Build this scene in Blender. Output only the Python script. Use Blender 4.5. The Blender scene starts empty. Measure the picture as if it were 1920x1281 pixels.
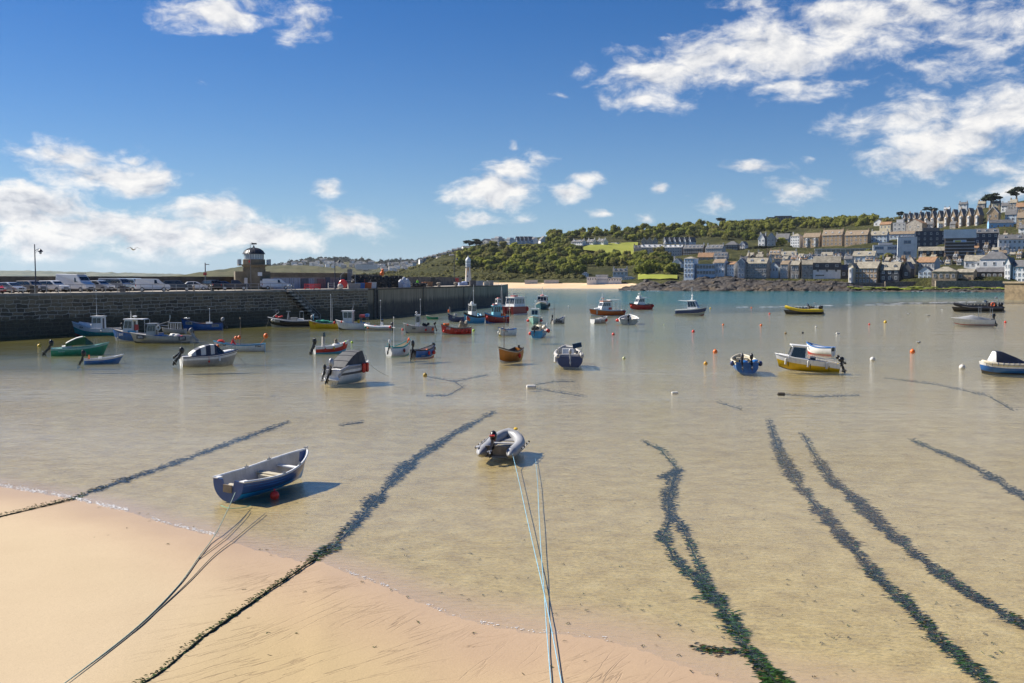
import bpy, math, random, bisect
from mathutils import Vector, Matrix, noise
R=math.radians
random.seed(7)
S=bpy.context.scene; COL=S.collection
FPX=1867.0; CH=7.5; HZ=522.0
PITCH=math.atan((640.5-HZ)/FPX); CP,SP=math.cos(PITCH),math.sin(PITCH)
SUN_AZ=R(-67); SUN_EL=R(40)
SUN=Vector((math.sin(SUN_AZ)*math.cos(SUN_EL),math.cos(SUN_AZ)*math.cos(SUN_EL),math.sin(SUN_EL)))
def ray(px,py):
    x=(px-960)/FPX; y=(640.5-py)/FPX
    return Vector((x,CP+y*SP,-SP+y*CP))
def at(px,py,z=0.0):
    d=ray(px,py); t=(z-CH)/d.z
    return Vector((d.x*t,d.y*t,z))
def atD(px,py,Y):
    d=ray(px,py); t=Y/d.y
    return Vector((d.x*t,Y,CH+d.z*t))
def lerp(tab,x):
    if x<=tab[0][0]: return tab[0][1]
    for (a,b),(c,d) in zip(tab,tab[1:]):
        if x<=c: return b+(d-b)*(x-a)/(c-a)
    return tab[-1][1]
def sm(a,b,x):
    t=max(0.0,min(1.0,(x-a)/(b-a))); return t*t*(3-2*t)
def fbm(x,y,z=0.0,o=4):
    v=0;a=.5
    for i in range(o):
        v+=a*noise.noise(Vector((x,y,z))); x*=2.03;y*=2.03;z*=2.03;a*=.5
    return v

# ---------------------------------------------------------------- mesh builder
class MB:
    def __init__(s): s.v=[];s.f=[];s.m=[]
    def add(s,vs,fs,m=0):
        o=len(s.v); s.v+= [tuple(v) for v in vs]
        for f in fs: s.f.append(tuple(i+o for i in f)); s.m.append(m)
        return o
    def box(s,c,d,m=0,rz=0.0,tx=1.0,ty=1.0,ry=0.0):
        hx,hy,hz=d[0]/2,d[1]/2,d[2]/2
        vs=[]
        for z,kx,ky in ((-hz,1,1),(hz,tx,ty)):
            for x,y in ((-hx,-hy),(hx,-hy),(hx,hy),(-hx,hy)):
                vs.append(Vector((x*kx,y*ky,z)))
        M=Matrix.Rotation(rz,3,'Z')@Matrix.Rotation(ry,3,'Y')
        vs=[M@v+Vector(c) for v in vs]
        s.add(vs,[(3,2,1,0),(4,5,6,7),(0,1,5,4),(1,2,6,5),(2,3,7,6),(3,0,4,7)],m)
        return s
    def tube(s,pts,r,n=6,m=0,cap=True):
        pts=[Vector(p) for p in pts]; k=len(pts)
        rs=r if isinstance(r,(list,tuple)) else [r]*k
        vs=[];up0=None
        for i,p in enumerate(pts):
            d=(pts[min(i+1,k-1)]-pts[max(i-1,0)])
            if d.length<1e-9: d=Vector((0,0,1))
            d.normalize()
            up=Vector((0,0,1)) if abs(d.z)<.95 else Vector((1,0,0))
            if up0 is not None and abs(d.dot(up0))<.95: up=up0
            a=d.cross(up).normalized(); b=a.cross(d).normalized(); up0=b
            for j in range(n):
                t=2*math.pi*j/n
                vs.append(p+(a*math.cos(t)+b*math.sin(t))*rs[i])
        fs=[]
        for i in range(k-1):
            for j in range(n):
                fs.append((i*n+j,i*n+(j+1)%n,(i+1)*n+(j+1)%n,(i+1)*n+j))
        if cap:
            fs.append(tuple(range(n-1,-1,-1))); fs.append(tuple((k-1)*n+j for j in range(n)))
        s.add(vs,fs,m); return s
    def lathe(s,prof,n=12,c=(0,0,0),m=0,rot=0.0,mats=None):
        vs=[];k=len(prof)
        for r,z in prof:
            for j in range(n):
                t=2*math.pi*j/n+rot
                vs.append((c[0]+r*math.cos(t),c[1]+r*math.sin(t),c[2]+z))
        for i in range(k-1):
            o=len(s.v) if i==0 else o
            fs=[(i*n+j,i*n+(j+1)%n,(i+1)*n+(j+1)%n,(i+1)*n+j) for j in range(n)]
            if i==0: s.add(vs,fs,mats[0] if mats else m)
            else:
                for f in fs: s.f.append(tuple(q+o for q in f)); s.m.append(mats[i] if mats else m)
        s.f.append(tuple(o+j for j in range(n-1,-1,-1))); s.m.append(mats[0] if mats else m)
        s.f.append(tuple(o+(k-1)*n+j for j in range(n))); s.m.append(mats[-1] if mats else m)
        return s
    def ell(s,c,r,n=10,k=6,m=0,jit=0.0,rnd=random):
        if not isinstance(r,(tuple,list)): r=(r,r,r)
        vs=[];fs=[]
        for i in range(k+1):
            ph=math.pi*i/k
            for j in range(n):
                t=2*math.pi*j/n; q=1+jit*(rnd.random()-.5)
                vs.append((c[0]+r[0]*math.sin(ph)*math.cos(t)*q,c[1]+r[1]*math.sin(ph)*math.sin(t)*q,c[2]+r[2]*math.cos(ph)*q))
        for i in range(k):
            for j in range(n):
                fs.append(((i+1)*n+j,(i+1)*n+(j+1)%n,i*n+(j+1)%n,i*n+j))
        s.add(vs,fs,m); return s
    def quad(s,a,b,c,d,m=0): s.add([a,b,c,d],[(0,1,2,3)],m); return s
    def slab(s,q,t,m=0):
        # quad given counter-clockwise seen from outside, thickness t outward
        q=[Vector(p) for p in q]; n=(q[1]-q[0]).cross(q[-1]-q[0]).normalized()
        k=len(q); vs=q+[p+n*t for p in q]
        fs=[tuple(range(k-1,-1,-1)),tuple(range(k,2*k))]+[(i,(i+1)%k,k+(i+1)%k,k+i) for i in range(k)]
        s.add(vs,fs,m); return s
    def prism(s,poly,y0,y1,m=0,ax='xz',k1=1.0):
        n=len(poly)
        if ax=='xz': f=lambda p,y,k:(p[0],y,p[1])
        elif ax=='yz': f=lambda p,y,k:(y,p[0],p[1])
        else: f=lambda p,y,k:(p[0],p[1],y)
        vs=[f(p,y0,1) for p in poly]+[f(p,y1,1) for p in poly]
        fs=[tuple(range(n)),tuple(range(2*n-1,n-1,-1))]+[(i,n+i,n+(i+1)%n,(i+1)%n) for i in range(n)]
        s.add(vs,fs,m); return s
    def build(s,name,mats,parent=None,smooth=.7,loc=None,rz=None,fixn=True):
        me=bpy.data.meshes.new(name); me.from_pydata(s.v,[],s.f)
        if not isinstance(mats,(list,tuple)): mats=[mats]
        for m in mats: me.materials.append(m)
        if len(mats)>1: me.polygons.foreach_set('material_index',s.m)
        if fixn:
            import bmesh
            bm=bmesh.new(); bm.from_mesh(me); bmesh.ops.recalc_face_normals(bm,faces=bm.faces); bm.to_mesh(me); bm.free()
        if smooth:
            me.polygons.foreach_set('use_smooth',[True]*len(me.polygons)); me.set_sharp_from_angle(angle=smooth)
        me.update()
        o=bpy.data.objects.new(name,me); COL.objects.link(o)
        if parent is not None: o.parent=parent
        if loc is not None: o.location=loc
        if rz is not None: o.rotation_euler.z=rz
        return o
def tag(o,label=None,cat=None,group=None,kind=None):
    if label: o['label']=label
    if cat: o['category']=cat
    if group: o['group']=group
    if kind: o['kind']=kind
    return o
def empty(name,loc,rz=0.0,label=None,cat=None,group=None):
    o=bpy.data.objects.new(name,None); COL.objects.link(o)
    o.location=loc; o.rotation_euler.z=rz; o.empty_display_size=.2
    return tag(o,label,cat,group)
def copy_tree(o,parent=None):
    c=o.copy(); COL.objects.link(c)
    if parent is not None: c.parent=parent
    for ch in o.children: copy_tree(ch,c)
    return c
def text_mesh(txt,size,name,m,parent,loc,rot,ext=.004,align='CENTER'):
    cu=bpy.data.curves.new(name,'FONT'); cu.body=txt; cu.size=size; cu.extrude=ext; cu.align_x=align; cu.align_y='CENTER'; cu.resolution_u=2; cu.offset=size*.02
    t=bpy.data.objects.new('lettering_source',cu)
    me=bpy.data.meshes.new_from_object(t); bpy.data.objects.remove(t); bpy.data.curves.remove(cu)
    me.name=name; me.materials.clear(); me.materials.append(m)
    o=bpy.data.objects.new(name,me); COL.objects.link(o); o.parent=parent
    o.location=loc; o.rotation_euler=rot
    return o

# ---------------------------------------------------------------- materials
_M={}
def nn(nt,t,**k):
    n=nt.nodes.new(t)
    for a,b in k.items():
        if a.startswith('i_'):
            key=a[2:]; key=int(key) if key.isdigit() else key
            n.inputs[key].default_value=b
        else: setattr(n,a,b)
    return n
def newmat(name):
    m=bpy.data.materials.new(name); m.use_nodes=True; nt=m.node_tree
    b=nt.nodes['Principled BSDF']; return m,nt,b
def ramp(nt,fac,stops,interp='LINEAR'):
    n=nt.nodes.new('ShaderNodeValToRGB'); cr=n.color_ramp; cr.interpolation=interp
    while len(cr.elements)<len(stops): cr.elements.new(.5)
    for e,(p,c) in zip(cr.elements,stops):
        e.position=p; e.color=(c[0],c[1],c[2],1) if not isinstance(c,(int,float)) else (c,c,c,1)
    nt.links.new(fac,n.inputs[0]); return n
def mixc(nt,fac,a,b,mode='MIX'):
    n=nt.nodes.new('ShaderNodeMix'); n.data_type='RGBA'; n.blend_type=mode
    for sock,v in ((n.inputs[0],fac),(n.inputs[6],a),(n.inputs[7],b)):
        if hasattr(v,'is_linked'): nt.links.new(v,sock)
        elif isinstance(v,(int,float)): sock.default_value=v if sock==n.inputs[0] else (v,v,v,1)
        else: sock.default_value=(v[0],v[1],v[2],1)
    return n.outputs[2]
def math_(nt,op,a,b=None,c=None,clamp=False):
    n=nt.nodes.new('ShaderNodeMath'); n.operation=op; n.use_clamp=clamp
    for i,v in enumerate((a,b,c)):
        if v is None: continue
        if hasattr(v,'is_linked'): nt.links.new(v,n.inputs[i])
        else: n.inputs[i].default_value=v
    return n.outputs[0]
def tnoise(nt,vec,scale,detail=4,rough=.55,dist=0.0,dims='3D'):
    n=nt.nodes.new('ShaderNodeTexNoise'); n.noise_dimensions=dims
    n.inputs['Scale'].default_value=scale; n.inputs['Detail'].default_value=detail; n.inputs['Roughness'].default_value=rough; n.inputs['Distortion'].default_value=dist
    if vec is not None: nt.links.new(vec,n.inputs['Vector'])
    return n.outputs[0]
def coord(nt,kind='Object',scale=None,rot=None):
    tc=nt.nodes.new('ShaderNodeTexCoord'); o=tc.outputs[kind]
    if scale or rot:
        mp=nt.nodes.new('ShaderNodeMapping')
        if scale: mp.inputs['Scale'].default_value=scale
        if rot: mp.inputs['Rotation'].default_value=rot
        nt.links.new(o,mp.inputs[0]); o=mp.outputs[0]
    return o
def wpos(nt,scale=None,rot=None):
    g=nt.nodes.new('ShaderNodeNewGeometry'); o=g.outputs['Position']
    if scale or rot:
        mp=nt.nodes.new('ShaderNodeMapping')
        if scale: mp.inputs['Scale'].default_value=scale
        if rot: mp.inputs['Rotation'].default_value=rot
        nt.links.new(o,mp.inputs[0]); o=mp.outputs[0]
    return o
def bump(nt,b,h,strength,dist=.02):
    n=nt.nodes.new('ShaderNodeBump'); n.inputs['Strength'].default_value=strength; n.inputs['Distance'].default_value=dist
    nt.links.new(h,n.inputs['Height']); nt.links.new(n.outputs[0],b.inputs['Normal']); return n
def M(name,col,rough=.5,var=.12,scale=2.0,metal=0.0,spec=.5,grime=0.0,bmp=0.0):
    """plain painted / plastic / stone surface with tonal variation"""
    if name in _M: return _M[name]
    m,nt,b=newmat(name); L=nt.links
    b.inputs['Roughness'].default_value=rough; b.inputs['Metallic'].default_value=metal; b.inputs['Specular IOR Level'].default_value=spec
    c=coord(nt); n=tnoise(nt,c,scale,5,.6)
    lo=tuple(x*(1-var*1.6) for x in col); hi=tuple(min(1,x*(1+var)) for x in col)
    out=ramp(nt,n,[(.3,lo),(.7,hi)]).outputs[0]
    if grime>0:
        g=tnoise(nt,coord(nt,scale=(3,3,.6)),1.6,6,.7)
        gf=math_(nt,'MULTIPLY',ramp(nt,g,[(.45,0),(.72,1)]).outputs[0],grime)
        out=mixc(nt,gf,out,(.12,.09,.06))
    L.new(out,b.inputs['Base Color'])
    if bmp>0: bump(nt,b,tnoise(nt,c,scale*6,4),bmp,.03)
    _M[name]=m; return m
# common paints
WHITE=M('white paint',(.82,.82,.80),.35,.06,1.5,grime=.22)
CREAM=M('cream gelcoat',(.62,.56,.42),.4,.08,1.5,grime=.25)
GREYB=M('pale grey gelcoat',(.42,.42,.42),.45,.12,1.5,grime=.3)
NAVY=M('navy paint',(.03,.05,.15),.3,.15)
BLUE=M('blue paint',(.025,.15,.46),.3,.15,grime=.15)
SKYB=M('light blue paint',(.06,.36,.60),.35,.12,grime=.15)
TEAL=M('teal paint',(.03,.34,.34),.35,.12,grime=.2)
GREEN=M('green paint',(.015,.30,.18),.4,.15,grime=.2)
MINT=M('mint paint',(.30,.55,.48),.4,.1,grime=.2)
RED=M('red paint',(.58,.035,.03),.35,.15,grime=.2)
DRED=M('dark red paint',(.34,.025,.03),.35,.15,grime=.2)
ORANGE=M('orange paint',(.60,.16,.02),.35,.12,grime=.15)
YELLOW=M('yellow paint',(.72,.47,.01),.35,.1,grime=.15)
BLACK=M('black plastic',(.016,.016,.018),.32,.3)
RUBBER=M('black rubber',(.025,.025,.027),.6,.3)
DGREY=M('dark grey',(.07,.07,.075),.5,.2)
GREY=M('mid grey',(.22,.22,.22),.5,.15)
ALU=M('dull aluminium',(.40,.41,.41),.42,.12,metal=.35,grime=.25)
STEEL=M('galvanised steel',(.35,.36,.37),.4,.12,metal=.8)
GLASS=M('dark glass',(.02,.028,.035),.06,.2,spec=.8)
BUOYR=M('red buoy plastic',(.75,.045,.025),.4,.1)
BUOYO=M('orange buoy plastic',(.85,.17,.02),.4,.1)
BUOYY=M('yellow buoy plastic',(.72,.46,.03),.45,.1)
BUOYW=M('white buoy plastic',(.7,.68,.62),.5,.1,grime=.3)
WOOD=M('varnished wood',(.20,.10,.045),.45,.25,3)
PWOOD=M('weathered wood',(.24,.20,.15),.7,.25,4)
EXPO=0.80; SKY_SAT=1.4; SKY_TINT=(.60,.81,1.12); SKY_STR=.044; CLOUD_STR=.58; WV1=.027; FRES=.78; HZ_FALL=10.0; HZ_AMT=.58; HZ_COL=(6.2,8.8,12.2); HAZE=.00003
# ---------------------------------------------------------------- camera, sun, sky
cam=bpy.data.cameras.new('camera'); co=bpy.data.objects.new('camera',cam); COL.objects.link(co)
cam.sensor_width=36; cam.lens=36*FPX/1920; cam.clip_start=.1; cam.clip_end=60000
co.location=(0,0,CH); co.rotation_euler=(math.pi/2-PITCH,0,0); S.camera=co
sun=bpy.data.lights.new('sun','SUN'); so=bpy.data.objects.new('sun',sun); COL.objects.link(so)
sun.energy=5.0; sun.angle=R(.5); sun.color=(1,.93,.82)
so.rotation_euler=(-SUN).to_track_quat('-Z','Y').to_euler()
S.view_settings.view_transform='Standard'; S.view_settings.look='None'; S.view_settings.exposure=EXPO; S.view_settings.gamma=1
wd=bpy.data.worlds.new('World'); S.world=wd; wd.use_nodes=True
wd.cycles.sampling_method='MANUAL'; wd.cycles.sample_map_resolution=256
S.cycles.max_bounces=6; S.cycles.volume_bounces=0; S.cycles.diffuse_bounces=2; S.cycles.glossy_bounces=2; S.cycles.transparent_max_bounces=12; S.cycles.caustics_reflective=False; S.cycles.caustics_refractive=False
nt=wd.node_tree; nt.nodes.clear(); L=nt.links
out=nt.nodes.new('ShaderNodeOutputWorld')
sky=nt.nodes.new('ShaderNodeTexSky'); sky.sky_type='NISHITA'; sky.sun_disc=False
sky.sun_elevation=SUN_EL; sky.sun_rotation=SUN_AZ; sky.air_density=1.0; sky.dust_density=.15; sky.ozone_density=3.0; sky.altitude=0
hs=nn(nt,'ShaderNodeHueSaturation'); hs.inputs['Saturation'].default_value=SKY_SAT; L.new(sky.outputs[0],hs.inputs['Color'])
bgs=nn(nt,'ShaderNodeBackground'); skyc=mixc(nt,1.0,hs.outputs[0],SKY_TINT,'MULTIPLY'); bgs.inputs[1].default_value=SKY_STR
tc=nt.nodes.new('ShaderNodeTexCoord')
sep=nt.nodes.new('ShaderNodeSeparateXYZ'); L.new(tc.outputs['Generated'],sep.inputs[0])
az=math_(nt,'ARCTAN2',sep.outputs[0],sep.outputs[1]); el=math_(nt,'ARCSINE',sep.outputs[2])
cmb=nt.nodes.new('ShaderNodeCombineXYZ'); L.new(az,cmb.inputs[0]); L.new(el,cmb.inputs[1]); ae=cmb.outputs[0]
def ang(px,py):
    d=ray(px,py).normalized(); return math.atan2(d.x,d.y),math.asin(d.z)
# cloud banks: centre and half size in the photograph's measure, turned into azimuth and elevation; weight
CL=[(400,28,120,36,.85),(470,15,70,25,.55),(580,48,60,52,.62),(545,88,40,22,.3),
(130,295,120,34,.75),(210,330,150,36,.95),(255,348,85,16,.35),(240,293,42,10,.55),(90,392,105,34,.85),(30,400,120,55,1.05),
(180,425,160,44,1.0),(60,455,150,44,.8),(300,440,150,48,.95),(400,397,120,34,.9),(470,435,150,38,.95),(350,470,130,30,.6),(590,448,46,22,.6),
(665,425,85,32,.8),(620,348,42,22,.75),(150,490,200,26,.35),(500,470,120,24,.4),
(960,318,60,40,.9),(925,360,110,38,.95),(1005,300,40,18,.5),(965,380,45,20,.6),(1065,360,50,22,.85),(1100,332,48,20,.75),(900,412,80,24,.55),(985,410,60,18,.4),(965,272,16,9,.5),
(1125,403,36,14,.7),(1215,405,26,13,.65),(1345,385,55,17,.6),(1410,316,85,15,.62),(1495,360,72,32,.7),(1238,347,18,10,.55),(1510,298,20,9,.35),
(1240,135,130,48,.85),(1330,112,130,52,.8),(1210,182,110,24,.65),(1100,128,46,17,.5),(1450,90,165,80,.85),(1600,50,180,70,.8),(1500,160,130,40,.6),(1700,30,170,60,.65),(1850,60,140,80,.6),(1400,8,140,26,.5),(1060,177,36,12,.4),(1780,130,160,60,.4),
(1680,230,130,44,.75),(1780,258,160,48,.8),(1730,300,130,34,.8),(1880,215,120,60,.85),(1900,350,80,34,.65),(1870,310,90,30,.5),(380,150,26,12,.25),(1290,370,20,8,.4)]
glow=math_(nt,'MULTIPLY',math_(nt,'EXPONENT',math_(nt,'MULTIPLY',math_(nt,'MAXIMUM',el,0.0),-HZ_FALL)),HZ_AMT)
L.new(mixc(nt,glow,skyc,HZ_COL),bgs.inputs[0])
p=nn(nt,'ShaderNodeMapping'); L.new(ae,p.inputs[0]); p.inputs['Scale'].default_value=(1,1.7,1)
warp=nn(nt,'ShaderNodeTexNoise',i_Scale=14.0,i_Detail=3.0); L.new(p.outputs[0],warp.inputs['Vector'])
wv=nn(nt,'ShaderNodeVectorMath',operation='SUBTRACT'); L.new(warp.outputs['Color'],wv.inputs[0]); wv.inputs[1].default_value=(.5,.5,.5)
ws=nn(nt,'ShaderNodeVectorMath',operation='SCALE'); L.new(wv.outputs[0],ws.inputs[0]); ws.inputs[3].default_value=.028
aw=nn(nt,'ShaderNodeVectorMath',operation='ADD'); L.new(ae,aw.inputs[0]); L.new(ws.outputs[0],aw.inputs[1])
m=None
for (px,py,w,h,k) in CL:
    a,e=ang(px,py); sw=w*1.25/FPX; sh=h*1.35/FPX
    q=nn(nt,'ShaderNodeVectorMath',operation='MULTIPLY_ADD'); L.new(aw.outputs[0],q.inputs[0])
    q.inputs[1].default_value=(1/sw,1/sh,0); q.inputs[2].default_value=(-a/sw,-e/sh,0)
    ln=nn(nt,'ShaderNodeVectorMath',operation='LENGTH'); L.new(q.outputs[0],ln.inputs[0])
    v=math_(nt,'MULTIPLY_ADD',ln.outputs['Value'],-k,k)
    m=v if m is None else math_(nt,'MAXIMUM',m,v)
mp=nn(nt,'ShaderNodeVectorMath',operation='MULTIPLY'); L.new(aw.outputs[0],mp.inputs[0]); mp.inputs[1].default_value=(1,1.9,1)
n1=tnoise(nt,mp.outputs[0],24,7,.62)
off=nn(nt,'ShaderNodeVectorMath',operation='ADD'); L.new(mp.outputs[0],off.inputs[0]); off.inputs[1].default_value=(-.008,.020,0)
n2=tnoise(nt,off.outputs[0],24,4,.62)
f1=math_(nt,'ADD',m,math_(nt,'MULTIPLY_ADD',n1,1.5,-.98))
dens=nn(nt,'ShaderNodeMapRange',interpolation_type='SMOOTHSTEP'); L.new(f1,dens.inputs[0]); dens.inputs[1].default_value=-.05; dens.inputs[2].default_value=.50
sh1=math_(nt,'MULTIPLY_ADD',math_(nt,'SUBTRACT',n1,n2),3.0,.74)
core=nn(nt,'ShaderNodeMapRange'); L.new(f1,core.inputs[0]); core.inputs[1].default_value=.2; core.inputs[2].default_value=.85; core.inputs[3].default_value=0; core.inputs[4].default_value=.35
sh2=math_(nt,'SUBTRACT',sh1,core.outputs[0],clamp=True)
ccol=ramp(nt,sh2,[(0,(.50,.53,.60)),(.45,(.76,.77,.80)),(1,(1.0,.98,.95))])
bgc=nn(nt,'ShaderNodeBackground'); L.new(ccol.outputs[0],bgc.inputs[0]); bgc.inputs[1].default_value=CLOUD_STR
up=nn(nt,'ShaderNodeMapRange'); L.new(el,up.inputs[0]); up.inputs[1].default_value=-.005; up.inputs[2].default_value=.02
df=math_(nt,'MULTIPLY',math_(nt,'MULTIPLY',dens.outputs[0],up.outputs[0]),.96)
mx=nt.nodes.new('ShaderNodeMixShader'); L.new(df,mx.inputs[0]); L.new(bgs.outputs[0],mx.inputs[1]); L.new(bgc.outputs[0],mx.inputs[2])
L.new(mx.outputs[0],out.inputs[0])

# ---------------------------------------------------------------- sea bed, water, beach
SHORE=[(-600,760),(-300,850),(0,912),(120,932),(237,958),(320,985),(400,1003),(470,1028),(560,1050),(600,1052),(640,1070),(740,1106),(830,1148),(900,1168),(1000,1186),(1100,1192),(1200,1215),(1320,1262),(1450,1300),(1700,1370),(2600,1560)]
def shoreY(px): return at(px,lerp(SHORE,px)).y
def depth_at(px,py):
    """positive = water depth, negative = height of dry sand"""
    Y=at(px,py).y; d=Y-shoreY(px)
    if d<0: return max(-.9,d*.035-.0006*d*d*0)
    near=.022*min(d,4)+.006*min(max(d-4,0),28)
    mid=sm(75,160,Y)*.9
    left=sm(1000,300,px)*sm(70,110,Y)*1.3
    right=sm(1300,1600,px)*sm(95,120,Y)*sm(330,250,Y)
    far=sm(220,420,Y)*6.0
    bar=math.exp(-((Y-290)/38)**2)*sm(1380,1700,px)
    dep=near+mid*(1-.85*right)+left+far*(1-.5*sm(1500,1900,px)*sm(420,300,Y))
    dep=dep*(1-.97*bar*.95)
    return max(dep,.012)
rows=[1500,1440,1390,1350,1320,1300]
y=1290.0
while y>545: rows.append(y); y-=max(.55,(y-522)*.0125)
rows+= [543.5,542,540.5,539,537,535,533,531.5,530]
cols=[-700,-500,-350,-250]+list(range(-160,2090,15))+[2150,2250,2400,2600]
me_v=[];wat_v=[];wcol=[];wmk=[]
OLIVE=Vector((.15,.14,.04)); TURQ=Vector((.02,.17,.19)); BEIGE=Vector((.37,.36,.25)); GREYG=Vector((.30,.345,.26))
for py in rows:
    for px in cols:
        p=at(px,py); d=depth_at(px,py)
        nz=fbm(p.x*.12,p.y*.12,3,3)*min(.03,abs(d)*.3)
        me_v.append((p.x,p.y,-d+nz))
        wat_v.append((p.x,p.y,0.0 if d>-.02 else -.03))
        Y=p.y
        far=sm(175,330,Y)*(1-sm(1500,1800,px)*sm(420,300,Y))
        l=sm(1050,500,px)*sm(75,112,Y)*(1-sm(190,280,Y))
        r=sm(1250,1650,px)*sm(70,120,Y)
        c=GREYG.lerp(BEIGE,r).lerp(OLIVE,l).lerp(TURQ,far)
        mk=(1-math.exp(-max(d,0)*(.30+.55*sm(45,110,Y))))*.85
        mk=max(mk,far*.92)
        wcol.append((c.x,c.y,c.z,1)); wmk.append(mk)
nc=len(cols); nr=len(rows)
faces=[(i*nc+j,i*nc+j+1,(i+1)*nc+j+1,(i+1)*nc+j) for i in range(nr-1) for j in range(nc-1)]
def gridmesh(name,vs,fs,mat,kind='structure'):
    me=bpy.data.meshes.new(name); me.from_pydata(vs,[],fs); me.materials.append(mat)
    me.polygons.foreach_set('use_smooth',[True]*len(fs)); me.update()
    o=bpy.data.objects.new(name,me); COL.objects.link(o); tag(o,kind=kind); return o
# sand
m_sand,nt,b=newmat('beach sand'); L=nt.links
pz=nt.nodes.new('ShaderNodeSeparateXYZ'); P=wpos(nt); L.new(P,pz.inputs[0])
big=tnoise(nt,P,.22,5,.6); fine=tnoise(nt,P,38,3,.7)
dry=mixc(nt,big,(.43,.33,.205),(.53,.42,.275))
dm_=nn(nt,'ShaderNodeMapRange',interpolation_type='SMOOTHSTEP'); L.new(math_(nt,'ADD',pz.outputs[0],math_(nt,'MULTIPLY',big,1.6)),dm_.inputs[0]); dm_.inputs[1].default_value=-7.4; dm_.inputs[2].default_value=-3.6
dry=mixc(nt,math_(nt,'MULTIPLY',dm_.outputs[0],.75),dry,mixc(nt,big,(.37,.272,.128),(.435,.325,.163)))
spk=ramp(nt,fine,[(.25,.80),(.5,1.0),(.78,1.08)]).outputs[0]
dry=mixc(nt,1.0,dry,spk,'MULTIPLY')
zz=math_(nt,'ADD',pz.outputs[2],math_(nt,'MULTIPLY_ADD',big,.12,-.06))
wet=nn(nt,'ShaderNodeMapRange',interpolation_type='SMOOTHSTEP'); L.new(zz,wet.inputs[0]); wet.inputs[1].default_value=.30; wet.inputs[2].default_value=-.01
wetc=mixc(nt,big,(.40,.275,.165),(.50,.36,.225))
wetc=mixc(nt,1.0,wetc,spk,'MULTIPLY')
col=mixc(nt,wet.outputs[0],dry,wetc)
# drowned bed: sand with darker silt patches and small bits of weed
silt=tnoise(nt,P,1.1,6,.65); bits=tnoise(nt,P,4.5,2,.5)
und=nn(nt,'ShaderNodeMapRange'); L.new(pz.outputs[2],und.inputs[0]); und.inputs[1].default_value=-.005; und.inputs[2].default_value=-.06
bed=ramp(nt,silt,[(.3,(.35,.255,.105)),(.55,(.455,.345,.15)),(.75,(.53,.415,.195))]).outputs[0]
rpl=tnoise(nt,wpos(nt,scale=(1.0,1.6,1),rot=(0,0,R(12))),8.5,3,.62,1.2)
bed=mixc(nt,1.0,bed,ramp(nt,rpl,[(.34,.66),(.5,1.0),(.64,1.16)]).outputs[0],'MULTIPLY')  # light and dark of the sand ripples painted into the bed colour
bed=mixc(nt,math_(nt,'MULTIPLY',ramp(nt,bits,[(.70,0),(.76,1)]).outputs[0],.75),bed,(.07,.075,.035))
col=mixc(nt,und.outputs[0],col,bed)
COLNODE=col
rg=nn(nt,'ShaderNodeMapRange'); L.new(wet.outputs[0],rg.inputs[0]); rg.inputs[3].default_value=.95; rg.inputs[4].default_value=.38
L.new(rg.outputs[0],b.inputs['Roughness']); b.inputs['Specular IOR Level'].default_value=.35
# runnels left by draining water: thin broken furrows stretched along the slope
def streak(rot,sx,sy,sc,det,seed):
    g=nt.nodes.new('ShaderNodeNewGeometry'); mp=nt.nodes.new('ShaderNodeMapping'); mp.vector_type='TEXTURE'
    mp.inputs['Rotation'].default_value=(0,0,R(rot)); mp.inputs['Scale'].default_value=(sx,sy,1); mp.inputs['Location'].default_value=(seed,seed*.7,0)
    nt.links.new(g.outputs['Position'],mp.inputs[0]); return tnoise(nt,mp.outputs[0],sc,det,.5,.12)
hs_=[]
for rot,sx,sy,sd,wd in ((66,5.5,.42,3,.016),(52,4.2,.30,9,.014),(38,5.0,.5,14,.012)):
    rid=math_(nt,'ABSOLUTE',math_(nt,'SUBTRACT',streak(rot,sx,sy,1.0,4,sd),.5)); rl=ramp(nt,rid,[(0,1),(wd,0)]).outputs[0]
    pm_=ramp(nt,streak(rot,3.5,1.6,.8,2,sd+5),[(.47,0),(.6,1)]).outputs[0]
    hs_.append(math_(nt,'MULTIPLY',rl,pm_))
rl=math_(nt,'SUBTRACT',1.0,math_(nt,'MAXIMUM',math_(nt,'MAXIMUM',hs_[0],hs_[1]),hs_[2])); msk=math_(nt,'ADD',1.0,0.0)
xm=nn(nt,'ShaderNodeMapRange',interpolation_type='SMOOTHSTEP'); L.new(pz.outputs[0],xm.inputs[0]); xm.inputs[1].default_value=-8.6; xm.inputs[2].default_value=-6.0
msk=math_(nt,'MULTIPLY',msk,xm.outputs[0])
zm=nn(nt,'ShaderNodeMapRange'); L.new(pz.outputs[2],zm.inputs[0]); zm.inputs[1].default_value=.0; zm.inputs[2].default_value=.06
msk=math_(nt,'MULTIPLY',msk,zm.outputs[0])
hgt=math_(nt,'MULTIPLY',math_(nt,'SUBTRACT',rl,1.0),msk)
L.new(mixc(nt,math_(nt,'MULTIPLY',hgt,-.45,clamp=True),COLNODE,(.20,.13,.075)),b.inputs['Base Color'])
h=math_(nt,'ADD',math_(nt,'MULTIPLY',hgt,.55),math_(nt,'MULTIPLY',fine,.12))
h=math_(nt,'ADD',h,math_(nt,'MULTIPLY',tnoise(nt,P,6,4,.6),.35)); h=math_(nt,'ADD',h,math_(nt,'MULTIPLY',math_(nt,'MULTIPLY',rpl,und.outputs[0]),.9))
bump(nt,b,h,.55,.03)
gridmesh('sea_bed',me_v,faces,m_sand)
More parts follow.
